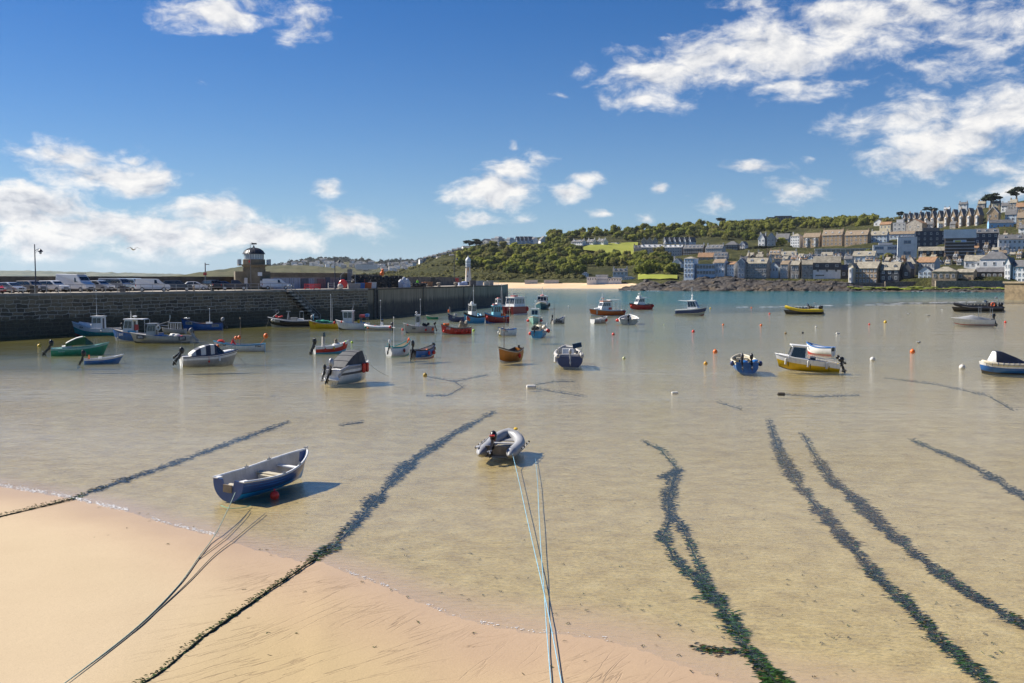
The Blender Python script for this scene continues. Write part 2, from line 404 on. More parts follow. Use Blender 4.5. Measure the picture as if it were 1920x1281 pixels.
# water: clear film over the sand near the shore, silty and then turquoise further out
m_wat,nt,b=newmat('sea water'); L=nt.links; nt.nodes.remove(b); mo=nt.nodes['Material Output']
ca=nn(nt,'ShaderNodeVertexColor',layer_name='silt'); ma=nn(nt,'ShaderNodeAttribute',attribute_name='murk')
P=wpos(nt); sp=nt.nodes.new('ShaderNodeSeparateXYZ'); L.new(P,sp.inputs[0])
w1=tnoise(nt,wpos(nt,scale=(.55,1.0,1),rot=(0,0,R(8))),5.5,4,.62,.6)
w2=tnoise(nt,wpos(nt,scale=(.45,1.0,1),rot=(0,0,R(-14))),1.1,4,.6,.3)
w3=tnoise(nt,wpos(nt,scale=(.3,1.0,1)),.16,5,.6)
far=nn(nt,'ShaderNodeMapRange'); L.new(sp.outputs[1],far.inputs[0]); far.inputs[1].default_value=30; far.inputs[2].default_value=130
patch=ramp(nt,tnoise(nt,wpos(nt,scale=(.35,1,1)),.07,4,.6),[(.35,.35),(.65,1.5)]).outputs[0]
hh=math_(nt,'ADD',math_(nt,'MULTIPLY',w1,math_(nt,'MULTIPLY',patch,WV1)),math_(nt,'MULTIPLY',w2,math_(nt,'MULTIPLY_ADD',far.outputs[0],.045,.03)))
hh=math_(nt,'ADD',hh,math_(nt,'MULTIPLY',w3,math_(nt,'MULTIPLY_ADD',far.outputs[0],.2,.0)))
bm=nn(nt,'ShaderNodeBump'); bm.inputs['Strength'].default_value=1.0; bm.inputs['Distance'].default_value=1.0; L.new(hh,bm.inputs['Height'])
fr=nn(nt,'ShaderNodeFresnel'); fr.inputs['IOR'].default_value=1.33; L.new(bm.outputs[0],fr.inputs['Normal'])
tr=nn(nt,'ShaderNodeBsdfTransparent'); L.new(mixc(nt,ma.outputs['Fac'],(.97,.975,.96),(.80,.88,.84)),tr.inputs[0])
df=nn(nt,'ShaderNodeBsdfDiffuse'); L.new(mixc(nt,tnoise(nt,wpos(nt,scale=(.35,1,1)),.05,4),ca.outputs[0],mixc(nt,.5,ca.outputs[0],(0,0,0)),'MIX'),df.inputs[0])
body=nn(nt,'ShaderNodeMixShader'); L.new(ma.outputs['Fac'],body.inputs[0]); L.new(tr.outputs[0],body.inputs[1]); L.new(df.outputs[0],body.inputs[2])
gl=nn(nt,'ShaderNodeBsdfGlossy'); gl.inputs['Roughness'].default_value=.07; L.new(bm.outputs[0],gl.inputs['Normal']); gl.inputs[0].default_value=(.95,.97,1,1)
mxs=nn(nt,'ShaderNodeMixShader'); gb=nn(nt,'ShaderNodeNewGeometry'); inv=math_(nt,'SUBTRACT',FRES,math_(nt,'MULTIPLY',gb.outputs['Backfacing'],FRES)); L.new(math_(nt,'MULTIPLY',fr.outputs[0],inv,clamp=True),mxs.inputs[0]); L.new(body.outputs[0],mxs.inputs[1]); L.new(gl.outputs[0],mxs.inputs[2])
L.new(mxs.outputs[0],mo.inputs['Surface'])
keep=[f for f in faces if any(wat_v[i][2]>-.01 for i in f)]
wo=gridmesh('water',wat_v,keep,m_wat)
at_=wo.data.color_attributes.new('silt','FLOAT_COLOR','POINT'); at_.data.foreach_set('color',[x for c in wcol for x in c])
at2=wo.data.attributes.new('murk','FLOAT','POINT'); at2.data.foreach_set('value',wmk)

# ---------------------------------------------------------------- the hill behind the harbour
SKY_T=[(560,522),(620,522),(700,519),(745,512),(775,500),(800,490),(830,478),(860,468),(900,458),(960,450),(1050,441),(1130,435),(1200,431),(1300,427),(1400,421),(1500,419),(1580,415),(1650,411),(1700,411),(1760,404),(1800,398),(1860,388),(1920,376),(2000,368),(2200,352),(2500,340)]
DC_T=[(560,820),(800,820),(1000,770),(1180,745),(1250,665),(1400,640),(1600,620),(1750,580),(1900,560),(2200,540),(2500,520)]
DT_T=[(560,1050),(800,1150),(1000,1350),(1300,1500),(1500,1450),(1700,1250),(1920,1050),(2500,950)]
def base_y(px): return lerp([(560,534),(900,530),(1180,529),(1260,528),(1330,524),(1500,524),(1620,524),(1750,523),(1900,522),(2500,520)],px)
def hill(px,py):
    yb,ys=base_y(px),lerp(SKY_T,px); s=max(0,min(1,(yb-py)/(yb-ys)))
    D=lerp(DC_T,px)+(lerp(DT_T,px)-lerp(DC_T,px))*s**1.15
    return atD(px,min(py,yb),D)
tv=[];tf=[];uc=list(range(560,2501,8));ns=56
for i in range(ns+9):
    for px in uc:
        yb,ys=base_y(px),lerp(SKY_T,px)
        if i<ns:
            s=i/(ns-1); py=yb+(ys-yb)*s
            D=lerp(DC_T,px)+(lerp(DT_T,px)-lerp(DC_T,px))*s**1.15
            p=atD(px,py,D); p.z+=fbm(p.x*.02,p.y*.02,1,4)*9*min(1,s*5)*min(1,(1-s)*6)
        else:
            k=i-ns+1; D=lerp(DT_T,px)+k*120; p=atD(px,ys,lerp(DT_T,px)); q=p.z
            p=Vector((p.x/p.y*D,D,q-k*k*.9+fbm(p.x*.01,D*.01,5)*6))
        tv.append(tuple(p))
n=len(uc)
# skirt down to below the water in front
sk=[]
for j,px in enumerate(uc):
    p=Vector(tv[j]); sk.append((p.x*.985,p.y*.985,-3))
o_=len(tv); tv+=sk
tf=[(i*n+j,i*n+j+1,(i+1)*n+j+1,(i+1)*n+j) for i in range(ns+8) for j in range(n-1)]
tf+=[(o_+j,o_+j+1,j+1,j) for j in range(n-1)]
m_hill,nt,b=newmat('hillside scrub'); L=nt.links; P=wpos(nt)
a=tnoise(nt,P,.03,6,.65); c=tnoise(nt,P,.25,5,.7)
g=ramp(nt,a,[(.3,(.035,.045,.014)),(.5,(.085,.085,.03)),(.65,(.13,.125,.045)),(.8,(.17,.14,.08))]).outputs[0]
g=mixc(nt,ramp(nt,c,[(.4,0),(.65,.75)]).outputs[0],g,(.022,.03,.01)); L.new(g,b.inputs['Base Color']); b.inputs['Roughness'].default_value=.95
b.inputs['Specular IOR Level'].default_value=.1
bump(nt,b,c,1.0,6.0)
gridmesh('hillside',tv,tf,m_hill)
# bright meadow on the slope
m_field,nt,b=newmat('meadow grass'); L=nt.links; P=wpos(nt)
L.new(ramp(nt,tnoise(nt,P,.06,6,.7),[(.3,(.17,.20,.03)),(.7,(.27,.28,.055))]).outputs[0],b.inputs['Base Color']); b.inputs['Roughness'].default_value=.95; b.inputs['Specular IOR Level'].default_value=.1
def drape(name,outline_top,outline_bot,x0,x1,mat,nx=24,ny=8,lift=2.5,kind='structure'):
    vs=[]
    for i in range(ny+1):
        for j in range(nx+1):
            px=x0+(x1-x0)*j/nx; yt,yb=lerp(outline_top,px),lerp(outline_bot,px)
            p=hill(px,yb+(yt-yb)*i/ny); p.z+=lift+fbm(p.x*.02,p.y*.02,1,4)*4; vs.append(tuple(p))
    fs=[(i*(nx+1)+j,i*(nx+1)+j+1,(i+1)*(nx+1)+j+1,(i+1)*(nx+1)+j) for i in range(ny) for j in range(nx)]
    return gridmesh(name,vs,fs,mat,kind)
drape('meadow',[(1086,470),(1110,462),(1195,459)],[(1086,471),(1110,474),(1160,483),(1180,482),(1195,474)],1086,1196,m_field)
drape('lawn',[(1196,519),(1270,517)],[(1196,525),(1270,525)],1196,1270,m_field,16,3,1.0)
# far beach
m_fs,nt,b=newmat('far beach sand'); L=nt.links
L.new(ramp(nt,tnoise(nt,wpos(nt),.05,5,.6),[(.3,(.55,.38,.22)),(.7,(.68,.50,.31))]).outputs[0],b.inputs['Base Color']); b.inputs['Roughness'].default_value=.9
bv=[]
for i in range(8):
    for px in range(800,1310,10):
        t=i/7; D0=at(px,lerp([(800,540.5),(950,541),(1160,541.5),(1310,543)],px)).y
        D=D0-12+(lerp(DC_T,px)+12-D0+12)*t
        z=-.6+5.6*t**.8+fbm(px*.03,i*.7)*.5*t; p=atD(px,530,D); bv.append((p.x,D,z))
nb=51
gridmesh('far_beach',bv,[(i*nb+j,i*nb+j+1,(i+1)*nb+j+1,(i+1)*nb+j) for i in range(7) for j in range(nb-1)],m_fs)
# distant coasts across the bay
def ridge(name,prof,D,dd,mat,base=523.5):
    vs=[];fs=[];xs=list(range(prof[0][0],prof[-1][0]+1,5));k=len(xs);nr=14
    for i in range(nr):
        t=i/(nr-1)
        for px in xs:
            yt=lerp(prof,px)+noise.noise(Vector((px*.07,D*.01,0)))*1.2+noise.noise(Vector((px*.3,D*.01,0)))*.5
            p=atD(px,base+(yt-base)*math.sin(t*math.pi/2),D+dd*t); p.z+=fbm(px*.05,t*6,2)*D*.004*math.sin(t*math.pi); vs.append(tuple(p))
    b0=len(vs)
    for px in xs: p=atD(px,525,D+dd*1.7); vs.append((p.x,p.y,-5))
    fs=[(i*k+j,i*k+j+1,(i+1)*k+j+1,(i+1)*k+j) for i in range(nr) for j in range(k-1)]
    return gridmesh(name,vs,fs,mat)
def ridgemat(name,cols,sc):
    m,nt,b=newmat(name); L=nt.links
    L.new(ramp(nt,tnoise(nt,wpos(nt),sc,7,.7),[(.35,cols[0]),(.5,cols[1]),(.68,cols[2])]).outputs[0],b.inputs['Base Color']); b.inputs['Roughness'].default_value=1; b.inputs['Specular IOR Level'].default_value=0
    return m
rm1=ridgemat('far coast fields',((.06,.075,.05),(.12,.13,.085),(.2,.19,.13)),.006)
rm2=ridgemat('near coast fields',((.05,.055,.03),(.085,.085,.045),(.13,.12,.065)),.012)
ridge('far_coast',[(-500,512),(0,507.5),(60,508),(110,509),(200,511),(260,512),(330,514),(420,518)],6500,600,rm1)
ridge('headland',[(300,520),(340,516),(380,510),(420,504.5),(455,500),(480,499),(540,497),(600,500),(660,506),(720,516)],2600,500,rm2)
ridge('town_hill',[(470,512),(500,502),(540,494),(560,491),(590,487),(630,486),(660,487.5),(690,491),(730,492),(770,490),(800,486),(840,482),(900,480)],3300,500,rm2)

# the air over the bay
def haze():
    m=bpy.data.materials.new('sea air'); m.use_nodes=True; nt=m.node_tree; nt.nodes.clear()
    o=nt.nodes.new('ShaderNodeOutputMaterial'); v=nt.nodes.new('ShaderNodeVolumePrincipled')
    v.inputs['Color'].default_value=(.80,.87,.95,1); v.inputs['Density'].default_value=HAZE; v.inputs['Anisotropy'].default_value=.35
    nt.links.new(v.outputs[0],o.inputs['Volume'])
    h=MB().box((0,3800,75),(14000,7800,175)).build('haze',m,None,smooth=None); tag(h,kind='stuff')
if HAZE>0: haze()
# ---------------------------------------------------------------- boats
EXT={(654,719):(604,707,1.3),(390,688):(338,445,1.2),(138,668):(100,197,1.15),(186,684):(160,226,1.2),(450,660):(402,498,1.1),(186,630):(135,232,1.1),(250,641):(209,306,1.15),(310,644):(247,362,1.1),(326,626):(303,350,1.1),(92,627):(64,127,1.0),(82,621):(50,122,1.0),(381,620):(342,418,1.1),(545,614):(505,586,1.1),(607,617):(580,635,1.15),(663,619):(631,694,1.1),(709,620):(682,735,1.1),(786,625):(758,815,1.15),(855,628):(826,885,1.25),(811,599):(800,822,1.1),(605,664):(588,653,1.25),(752,668):(722,776,1.35),(796,672):(768,822,1.3),(955,679):(925,985,1.3),(1065,687):(1038,1093,1.2),(948,630):(931,970,1.15),(1013,634):(994,1030,1.2),(1003,607):(988,1018,1.1),(1047,607):(1033,1062,1.2),(856,604):(839,874,1.1),(887,607):(866,910,1.1),(931,606):(907,956,1.1),(934,581):(922,947,1.05),(964,590):(943,988,1.05),(1016,581):(1002,1032,1.1),(1136,593):(1102,1173,1.1),(1200,581):(1177,1225,1.1),(1126,607):(1106,1142,1.2),(1179,609):(1161,1197,1.2),(1296,592):(1266,1325,1.15),(1508,589):(1469,1540,1.1),(1833,584):(1785,1876,1.05),(1827,611):(1786,1862,1.1),(1884,702):(1836,1936,1.15),(1520,697):(1454,1572,.86),(1540,666):(1508,1567,1.25),(1394,698):(1367,1422,1.15)}
class Boat:
    def __init__(s,px,py,hd,L,B,label,cat='boat',name='moored_boat',roll=0,pitch=0,sink=0.0,group=None):
        sc=(1,1)
        if (px,py) in EXT:
            x0,x1,zk=EXT[(px,py)]; q=at((x0+x1)/2,py); va=R(hd)+math.atan2(q.x,q.y); k=((x1-x0)*q.y/FPX)/(L*abs(math.cos(va))+B*.92*abs(math.sin(va))); sc=(k,zk*min(1.0,max(k,.8)**.5)); px=(x0+x1)/2
        p=at(px,py); s.L,s.B=L,B; L=L*sc[0]; B=B*sc[0]
        off=(abs(math.sin(R(hd)))*L/2*.9+abs(math.cos(R(hd)))*B/2*.9)
        d=Vector((p.x,p.y,0)).normalized(); p=p+d*off
        s.e=empty(name,(p.x,p.y,sink),0,label,cat,group); s.e.rotation_euler=(R(roll),R(pitch),R(hd)); s.e.scale=(sc[0],sc[0],sc[1])
    # --- hull form
    def form(s,fb=.6,bow=.35,stern=.08,draft=.25,tw=.8,full=2.1,rake=.3,tm=.45,qs=3.0,qb=1.1,rise=.9):
        s.fb,s.bow,s.stern,s.draft,s.tw,s.full,s.rake,s.tm,s.qs,s.qb,s.rise=fb,bow,stern,draft,tw,full,rake,tm,qs,qb,rise; return s
    def hb(s,t):
        if t<s.tm: k=s.tw+(1-s.tw)*math.sin(t/s.tm*math.pi/2)
        else: k=max(0,1-((t-s.tm)/(1-s.tm))**s.full)**.85
        return max(.012,s.B/2*k)
    def sh(s,t): return s.fb+s.stern*max(0,1-t/.45)**2+s.bow*max(0,(t-.35)/.65)**2
    def kz(s,t): return -s.draft+s.draft*s.rise*max(0,(t-.72)/.28)**2
    def pt(s,t,u):
        b,S_,k=s.hb(t),s.sh(t),s.kz(t); z=S_+(k-S_)*u
        q=s.qs+(s.qb-s.qs)*t**1.5
        y=b*max(0,1-u**q)**.62
        x=-s.L/2+s.L*t+s.rake*((1-u)-.5)*max(0,(t-.55)/.45)**2
        return x,y,z
    def tt(s,x): return max(0,min(1,(x+s.L/2)/s.L))
    def sheer(s,x): return s.sh(s.tt(x))
    def beam(s,x): return s.hb(s.tt(x))
    def side(s,x,z):
        t=s.tt(x); u=(s.sh(t)-z)/(s.sh(t)-s.kz(t)); return s.pt(t,max(0,min(1,u)))[1]
    def hull(s,bands,inner=None,floor=.12,gun=None,gr=.035,fore=None,foremat=None,transom=None,notch=0,n=20,name='hull'):
        us=sorted(set([0,.1,.22,.36,.5,.62,.74,.84,.92,1]+[b[0] for b in bands]))
        ts=[i/n for i in range(n+1)]
        mats=[b[1] for b in bands]; mb=MB()
        for sg in (1,-1):
            o=len(mb.v)
            for t in ts:
                for u in us: x,y,z=s.pt(t,u); mb.v.append((x,sg*y,z))
            k=len(us)
            for i in range(n):
                for j in range(k-1):
                    mi=max(q for q,b in enumerate(bands) if b[0]<=us[j]+1e-6)
                    f=(o+i*k+j,o+i*k+j+1,o+(i+1)*k+j+1,o+(i+1)*k+j); mb.f.append(f if sg>0 else f[::-1]); mb.m.append(mi)
        s.h=mb.build(name,mats,s.e,smooth=.6,fixn=False)
        # transom board
        sec=[s.pt(0,u) for u in us]; S_=sec[0][2]
        top=[]
        if notch: top=[(notch,S_),(notch*.8,S_-.2),(-notch*.8,S_-.2),(-notch,S_)]
        poly=[(y,z) for x,y,z in reversed(sec)]
        poly=[(0,sec[-1][2])]+[(y,z) for x,y,z in reversed(sec[:-1])]+top+[(-y,z) for x,y,z in sec[:-1]]
        tb=MB(); tb.prism(poly,-s.L/2-.012,-s.L/2+.04,0,'yz'); tb.build('transom',transom or mats[0],s.e,smooth=None)
        if inner:
            ib=MB(); th=.045; rows_=[]
            for t in ts:
                if t>.985: continue
                x,y,z=s.pt(t,0); fl=max(floor,s.kz(t)+.06)
                if t==0: x+=.045
                u_=(s.sh(t)-fl)/(s.sh(t)-s.kz(t)); xf,yf,_=s.pt(t,min(.97,u_)); xm,ym,zm=s.pt(t,u_*.5)
                if t==0: xf+=.045; xm+=.045
                rows_.append([(x,max(.004,y-th),z),(xm,max(.003,ym-th),zm),(xf,max(.002,yf-th),fl),(xf,-max(.002,yf-th),fl),(xm,-max(.003,ym-th),zm),(x,-max(.004,y-th),z)])
            for r in rows_: ib.v+=r
            for i in range(len(rows_)-1):
                for j in range(5): ib.f.append((i*6+j,(i+1)*6+j,(i+1)*6+j+1,i*6+j+1)); ib.m.append(0)
            ib.build('interior',inner,s.e,smooth=.5,fixn=False)
        if fore is not None or not inner:
            db=MB(); t0=fore if fore is not None else 0.0; k=0
            for t in [t0+(1-t0)*i/12 for i in range(13)]:
                x,y,z=s.pt(t,0); db.v+=[(x,y-.01,z-.02),(x,0,z+.02*s.B*(y/(s.B/2))),(x,-y+.01,z-.02)]
            for i in range(12):
                for j in range(2): db.f.append((i*3+j,(i+1)*3+j,(i+1)*3+j+1,i*3+j+1)); db.m.append(0)
            if fore is not None:
                x,y,z=s.pt(t0,0); db.add([(x,y-.05,z-.02),(x,0,z+.02),(x,-y+.05,z-.02),(x,-y*.8,.15),(x,y*.8,.15)],[(0,1,2,3,4)])
            db.build('foredeck' if fore is not None else 'deck',foremat or inner or mats[0],s.e,smooth=.4,fixn=False)
        if gun:
            pts=[]
            for t in ts: x,y,z=s.pt(t,0); pts.append((x,y,z))
            line=pts[:-1]+[pts[-1]]+[(x,-y,z) for x,y,z in reversed(pts[:-1])]
            g=MB().tube(line,gr,6); g.build('gunwale',gun,s.e)
        return s
    def part(s,mb,name,m,smooth=.7,par=None): return mb.build(name,m,par or s.e,smooth=smooth)
    def box(s,name,c,d,m,**k):
        return s.part(MB().box(c,d,0,**k),name,m,None)
    def seat(s,x,z=None,m=None,w=.26):
        z=z if z is not None else s.fb*.62; y=s.side(x,z)-.05
        return s.box('seat',(x,0,z),(w,2*y,.045),m or PWOOD)
    def outboard(s,y=0,m=BLACK,sc=1.0,tilt=35,z=None,x=None,leg=None):
        x0=(-s.L/2-.06) if x is None else x; z0=s.sh(0)+.05 if z is None else z
        mb=MB()
        # bracket and shaft
        mb.box((-.02,0,-.12),(.10,.22,.34)); mb.box((-.16,0,-.10),(.16,.14,.62),tx=1.3); mb.box((-.17,0,-.52),(.22,.09,.36),tx=1.1); mb.box((-.18,0,-.70),(.42,.22,.03)); mb.ell((-.16,0,-.82),(.26,.07,.075),8,6); mb.box((-.20,0,-.95),(.16,.025,.22),tx=1.4)
        q=mb.build('outboard_motor',leg or BLACK,s.e); q.location=(x0,y,z0); sc*=.78; q.scale=(sc,sc,sc); q.rotation_euler=(0,R(tilt),0)
        cw=MB(); pr=[(.14,0),(.21,.06),(.235,.18),(.225,.32),(.17,.42),(.07,.46)]
        cw.lathe(pr,12,(0,0,0)); cw.v=[(v[0]*1.25-.19+(-.12*v[2]),v[1]*.82,v[2]+.20) for v in cw.v]
        cw.build('cowl',m,q,smooth=.8)
        pp=MB()
        for k in range(3):
            a=2*math.pi*k/3; u=Vector((0,math.cos(a),math.sin(a))); w=Vector((.05,-math.sin(a)*.6,math.cos(a)*.6)).normalized()
            c=Vector((-.40,0,-.82)); pp.slab([c+w*.03,c+u*.10-w*.05,c+u*.15+w*.02,c+u*.10+w*.07],.012)
        pp.ell((-.40,0,-.82),(.06,.035,.035),8,5); pp.build('propeller',STEEL,q,smooth=None)
        return q
    def wheelhouse(s,x0,x1,w,z0,z1,m,front=.25,rear=0.0,nside=2,nfront=3,roof=None,ov=.12,top=.9,wz=(.45,.9),rear_open=False,roofx=0):
        mb=MB(); h=z1-z0
        lo=[(x0,-w/2,z0),(x1,-w/2,z0),(x1,w/2,z0),(x0,w/2,z0)]; a=w*top/2
        hi=[(x0+rear,-a,z1),(x1-front,-a,z1),(x1-front,a,z1),(x0+rear,a,z1)]
        mb.add(lo+hi,[(3,2,1,0),(4,5,6,7),(0,1,5,4),(1,2,6,5),(2,3,7,6),(3,0,4,7)])
        wh=s.part(mb,'wheelhouse',m,None)
        P=lambda fx,fy,fz:Vector(((x0+rear*fz)*(1-fx)+(x1-front*fz)*fx,((w/2)*(1-fz)+a*fz)*fy,z0+h*fz))
        for sg in (-1,1):
            for i in range(nside):
                f0=.07+(i)*.88/nside; f1=.07+(i+1)*.88/nside-.05
                q=[P(f0,sg,wz[0]),P(f1,sg,wz[0]),P(f1,sg,wz[1]),P(f0,sg,wz[1])]
                MB().slab(q if sg<0 else q[::-1],.018).build('window',GLASS,wh,smooth=None)
        for i in range(nfront):
            f0=-.92+i*1.84/nfront+.04; f1=-.92+(i+1)*1.84/nfront-.04
            q=[P(1,f0,wz[0]),P(1,f1,wz[0]),P(1,f1,wz[1]),P(1,f0,wz[1])]
            MB().slab(q,.018).build('window',GLASS,wh,smooth=None)
        q=[P(0,.45,.05),P(0,-.25,.05),P(0,-.25,.88),P(0,.45,.88)]
        MB().slab(q,.02).build('door',DGREY,wh,smooth=None)
        rb=MB(); xm0,xm1=x0+rear-ov-roofx,x1-front+ov*1.6
        rb.box(((xm0+xm1)/2,0,z1+.045),(xm1-xm0,2*a+2*ov,.09),tx=.97,ty=.94); rb.build('roof',roof or m,wh,smooth=None)
        return wh
    def cover(s,secs,m,name='canopy',stripe=None):
        # secs: (x, half width at edge, z edge, half width at top, z top)
        mb=MB(); k=7
        for x,w,ze,wt,zt in secs:
            mb.v+=[(x,w,ze),(x,(w+wt)/2+.03,(ze+zt)/2+.02),(x,wt,zt-.03),(x,0,zt),(x,-wt,zt-.03),(x,-(w+wt)/2-.03,(ze+zt)/2+.02),(x,-w,ze)]
        for i in range(len(secs)-1):
            for j in range(k-1): mb.f.append((i*k+j,(i+1)*k+j,(i+1)*k+j+1,i*k+j+1)); mb.m.append(1 if stripe and i%2 else 0)
        n=len(secs)-1
        mb.f.append(tuple(range(k))); mb.m.append(0); mb.f.append(tuple(n*k+j for j in range(k-1,-1,-1))); mb.m.append(0)
        return mb.build(name,[m,stripe] if stripe else m,s.e,smooth=.5)
    def mast(s,x,h,m=STEEL,r=.035,y=0,z=None,lean=0,knob=True,name='mast'):
        z0=s.fb*.3 if z is None else z
        mb=MB().tube([(x,y,z0),(x+lean*.5,y,z0+h*.5),(x+lean,y,z0+h)],[r,r*.85,r*.6],7)
        if knob: mb.ell((x+lean,y,z0+h+.06),.09,7,5); mb.box((x+lean*.7,y,z0+h*.72),(.07,.6,.05))
        return s.part(mb,name,m)
    def ball(s,x,sg=1,r=.2,m=None,z=None,out=0.9,name='fender'):
        y=s.beam(x); zz=s.sheer(x)-.28 if z is None else z
        mb=MB().ell((x,sg*(max(s.side(x,zz),y*.7)+r*out),zz),r,10,7); mb.tube([(x,sg*(y+r*.5),zz+r*.9),(x,sg*y,s.sheer(x)+.02)],.012,4)
        return s.part(mb,name,m or BUOYR)
    def sausage(s,x,sg=1,r=.11,l=.5,m=None,z=None):
        zz=s.sheer(x)-.35 if z is None else z; y=sg*(max(s.side(x,zz),s.beam(x)*.9)+r)
        mb=MB().tube([(x,y,zz-l/2),(x,y,zz-l/2+.05),(x,y,zz+l/2-.05),(x,y,zz+l/2)],[r*.5,r,r,r*.4],9); mb.tube([(x,y,zz+l/2),(x,sg*s.beam(x),s.sheer(x)+.03)],.012,4)
        return s.part(mb,'fender',m or BUOYW)
    def rail(s,pts,m=None,r=.018,name='rail',posts=None,z0=None):
        mb=MB().tube(pts,r,6)
        if posts:
            for i in range(posts):
                f=i*(len(pts)-1)/(posts-1) if posts>1 else 0; k=int(min(f,len(pts)-2)); w=f-k
                p=Vector(pts[k]).lerp(Vector(pts[k+1]),w); mb.tube([p,(p.x,p.y,z0 if z0 is not None else s.sheer(p.x))],r,5)
        return s.part(mb,name,m or STEEL)
    def text(s,txt,x,z,size,m,side=1,board=None):
        y=s.side(x,z); dx=.12; yaw=math.atan2(s.side(x+dx,z)-s.side(x-dx,z),2*dx); y2=s.side(x,z-.12); tilt=math.atan2(y-y2,.12)*.8
        w=len(txt)*size*.66
        y=max(y,s.side(x-w/2,z),)+.012
        par=s.e
        if side>0: rot=(math.pi/2-tilt*0,0,math.pi+yaw); pos=(x,y+.02,z)
        else: rot=(math.pi/2,0,-yaw); pos=(x,-y-.02,z)
        if board:
            bd=bpy.data.objects.new('number_board',MB().box((0,0,0),(w+.12,size*1.35,.02)).build('tmp',board,None,smooth=None).data); 
            bpy.data.objects.remove([o for o in bpy.data.objects if o.name.startswith('tmp')][0]); bd.data.name='number_board'
            COL.objects.link(bd); bd.parent=par; bd.location=pos; bd.rotation_euler=rot
            return text_mesh(txt,size,'registration_number',m,bd,(0,0,.016),(0,0,0),.003)
        return text_mesh(txt,size,'registration_number',m,par,pos,rot,.004)
    def marks(s,x,z,m,side=1,n=7,h=.12):
        mb=MB()
        for i in range(n):
            xx=x+(i-n/2)*h*.95; mb.box((xx,side*(s.side(xx,z)+.012),z),(h*.55,.012,h*(1 if i%3 else .75)))
        return s.part(mb,'name_marks',m,None)
    def ring(s,x,y,z,m,r=.3,t=.08,ax='y',name='lifebuoy'):
        pts=[]
        for i in range(17):
            a=2*math.pi*i/16; c,q=r*math.cos(a),r*math.sin(a)
            pts.append((x+c,y,z+q) if ax=='y' else ((x,y+c,z+q) if ax=='x' else (x+c,y+q,z)))
        return s.part(MB().tube(pts,t,7,cap=False),name,m)
    def heap(s,x,y,z,r,m,name='net_heap',lab='heap of net',cat='net',n=9,seed=1):
        rr=random.Random(seed); mb=MB()
        for i in range(n): mb.ell((x+rr.uniform(-1,1)*r[0],y+rr.uniform(-1,1)*r[1],z+rr.uniform(0,.7)*r[2]),(r[0]*.5,r[1]*.6,r[2]*.5),7,5,0,.35,rr)
        o=mb.build(name,m,None); o.matrix_world=s.world(); tag(o,lab,cat); return o
    def world(s):
        return Matrix.LocRotScale(s.e.location,s.e.rotation_euler,s.e.scale)
    def loose(s,mb,name,m,lab,cat,smooth=.7):
        o=mb.build(name,m,None,smooth=smooth); o.matrix_world=s.world(); return tag(o,lab,cat)
    def line(s,a,b,r=.012,m=None,sag=.1,name='mooring_line'):
        a,b=Vector(a),Vector(b); pts=[a.lerp(b,i/8)-Vector((0,0,sag*4*(i/8)*(1-i/8))) for i in range(9)]
        return s.part(MB().tube(pts,r,5),name,m or ROPE)
    def collar(s,r,m,z=None,t0=-.0,cone=.35,bow=.25,name='tube'):
        # inflatable tube round the boat
        pts=[];rs=[]
        n=16
        for i in range(n+1):
            t=i/n; x=-s.L/2+s.L*.97*t; y=s.hb(t*.97); zz=(z if z is not None else s.fb)+bow*max(0,(t-.45)/.55)**2
            pts.append((x,max(y-r*.4,.0),zz))
        pts=[(pts[0][0]-cone,pts[0][1],pts[0][2]),(pts[0][0]-cone*.25,pts[0][1],pts[0][2])]+pts
        rs=[r*.12,r*.8]+[r]*(n+1)
        line=pts+[(x,-y,zz) for x,y,zz in reversed(pts[:-1])]; rr=rs+list(reversed(rs[:-1]))
        return s.part(MB().tube(line,rr,12),name,m)
    def console(s,x,w=.7,h=.75,m=WHITE,z=.15,screen=True):
        mb=MB().box((x,0,z+h/2),(.5,w,h),tx=.7); c=s.part(mb,'console',m,None)
        if screen: MB().slab([(x-.17,-w*.42,z+h),(x+.20,-w*.42,z+h-.02),(x+.12,-w*.36,z+h+.34),(x-.10,-w*.36,z+h+.34)],w*.78).build('windscreen',GLASS,c,smooth=None)
        return c
ROPE=M('pale rope',(.45,.43,.34),.9,.2,8); BROPE=M('blue rope',(.22,.45,.60),.8,.15,8); GROPE=M('grey green rope',(.22,.30,.26),.85,.2,8)
NET=M('green net',(.02,.22,.16),.95,.4,6); NETK=M('dark net',(.04,.045,.05),.95,.4,6); CANV=M('dark grey canvas',(.075,.078,.085),.75,.15,2,bmp=.5); CNAVY=M('navy canvas',(.03,.04,.075),.7,.15,2,bmp=.5); CWHT=M('white vinyl',(.60,.60,.57),.5,.1); CGRN=M('green canvas',(.03,.12,.035),.75,.2); CGREY=M('pale grey canvas',(.33,.34,.35),.75,.12)
RIBG=M('grey inflatable fabric',(.33,.335,.345),.45,.08,1.2,grime=.12); RIBY=M('yellow inflatable fabric',(.70,.50,.02),.45,.1); RIBK=M('black inflatable fabric',(.035,.035,.04),.5,.2); LIFE=M('orange lifebuoy',(.8,.13,.03),.5,.1); DBLUE=M('deep blue topsides',(.035,.09,.27),.3,.1,grime=.08); BBLUE=M('bright blue bottom',(.01,.27,.72),.35,.1,grime=.12); PGREY=M('pale grey paint',(.44,.425,.40),.5,.08,1.5,grime=.35); STONEW=M('stained white boot',(.55,.53,.45),.5,.15,grime=.4)

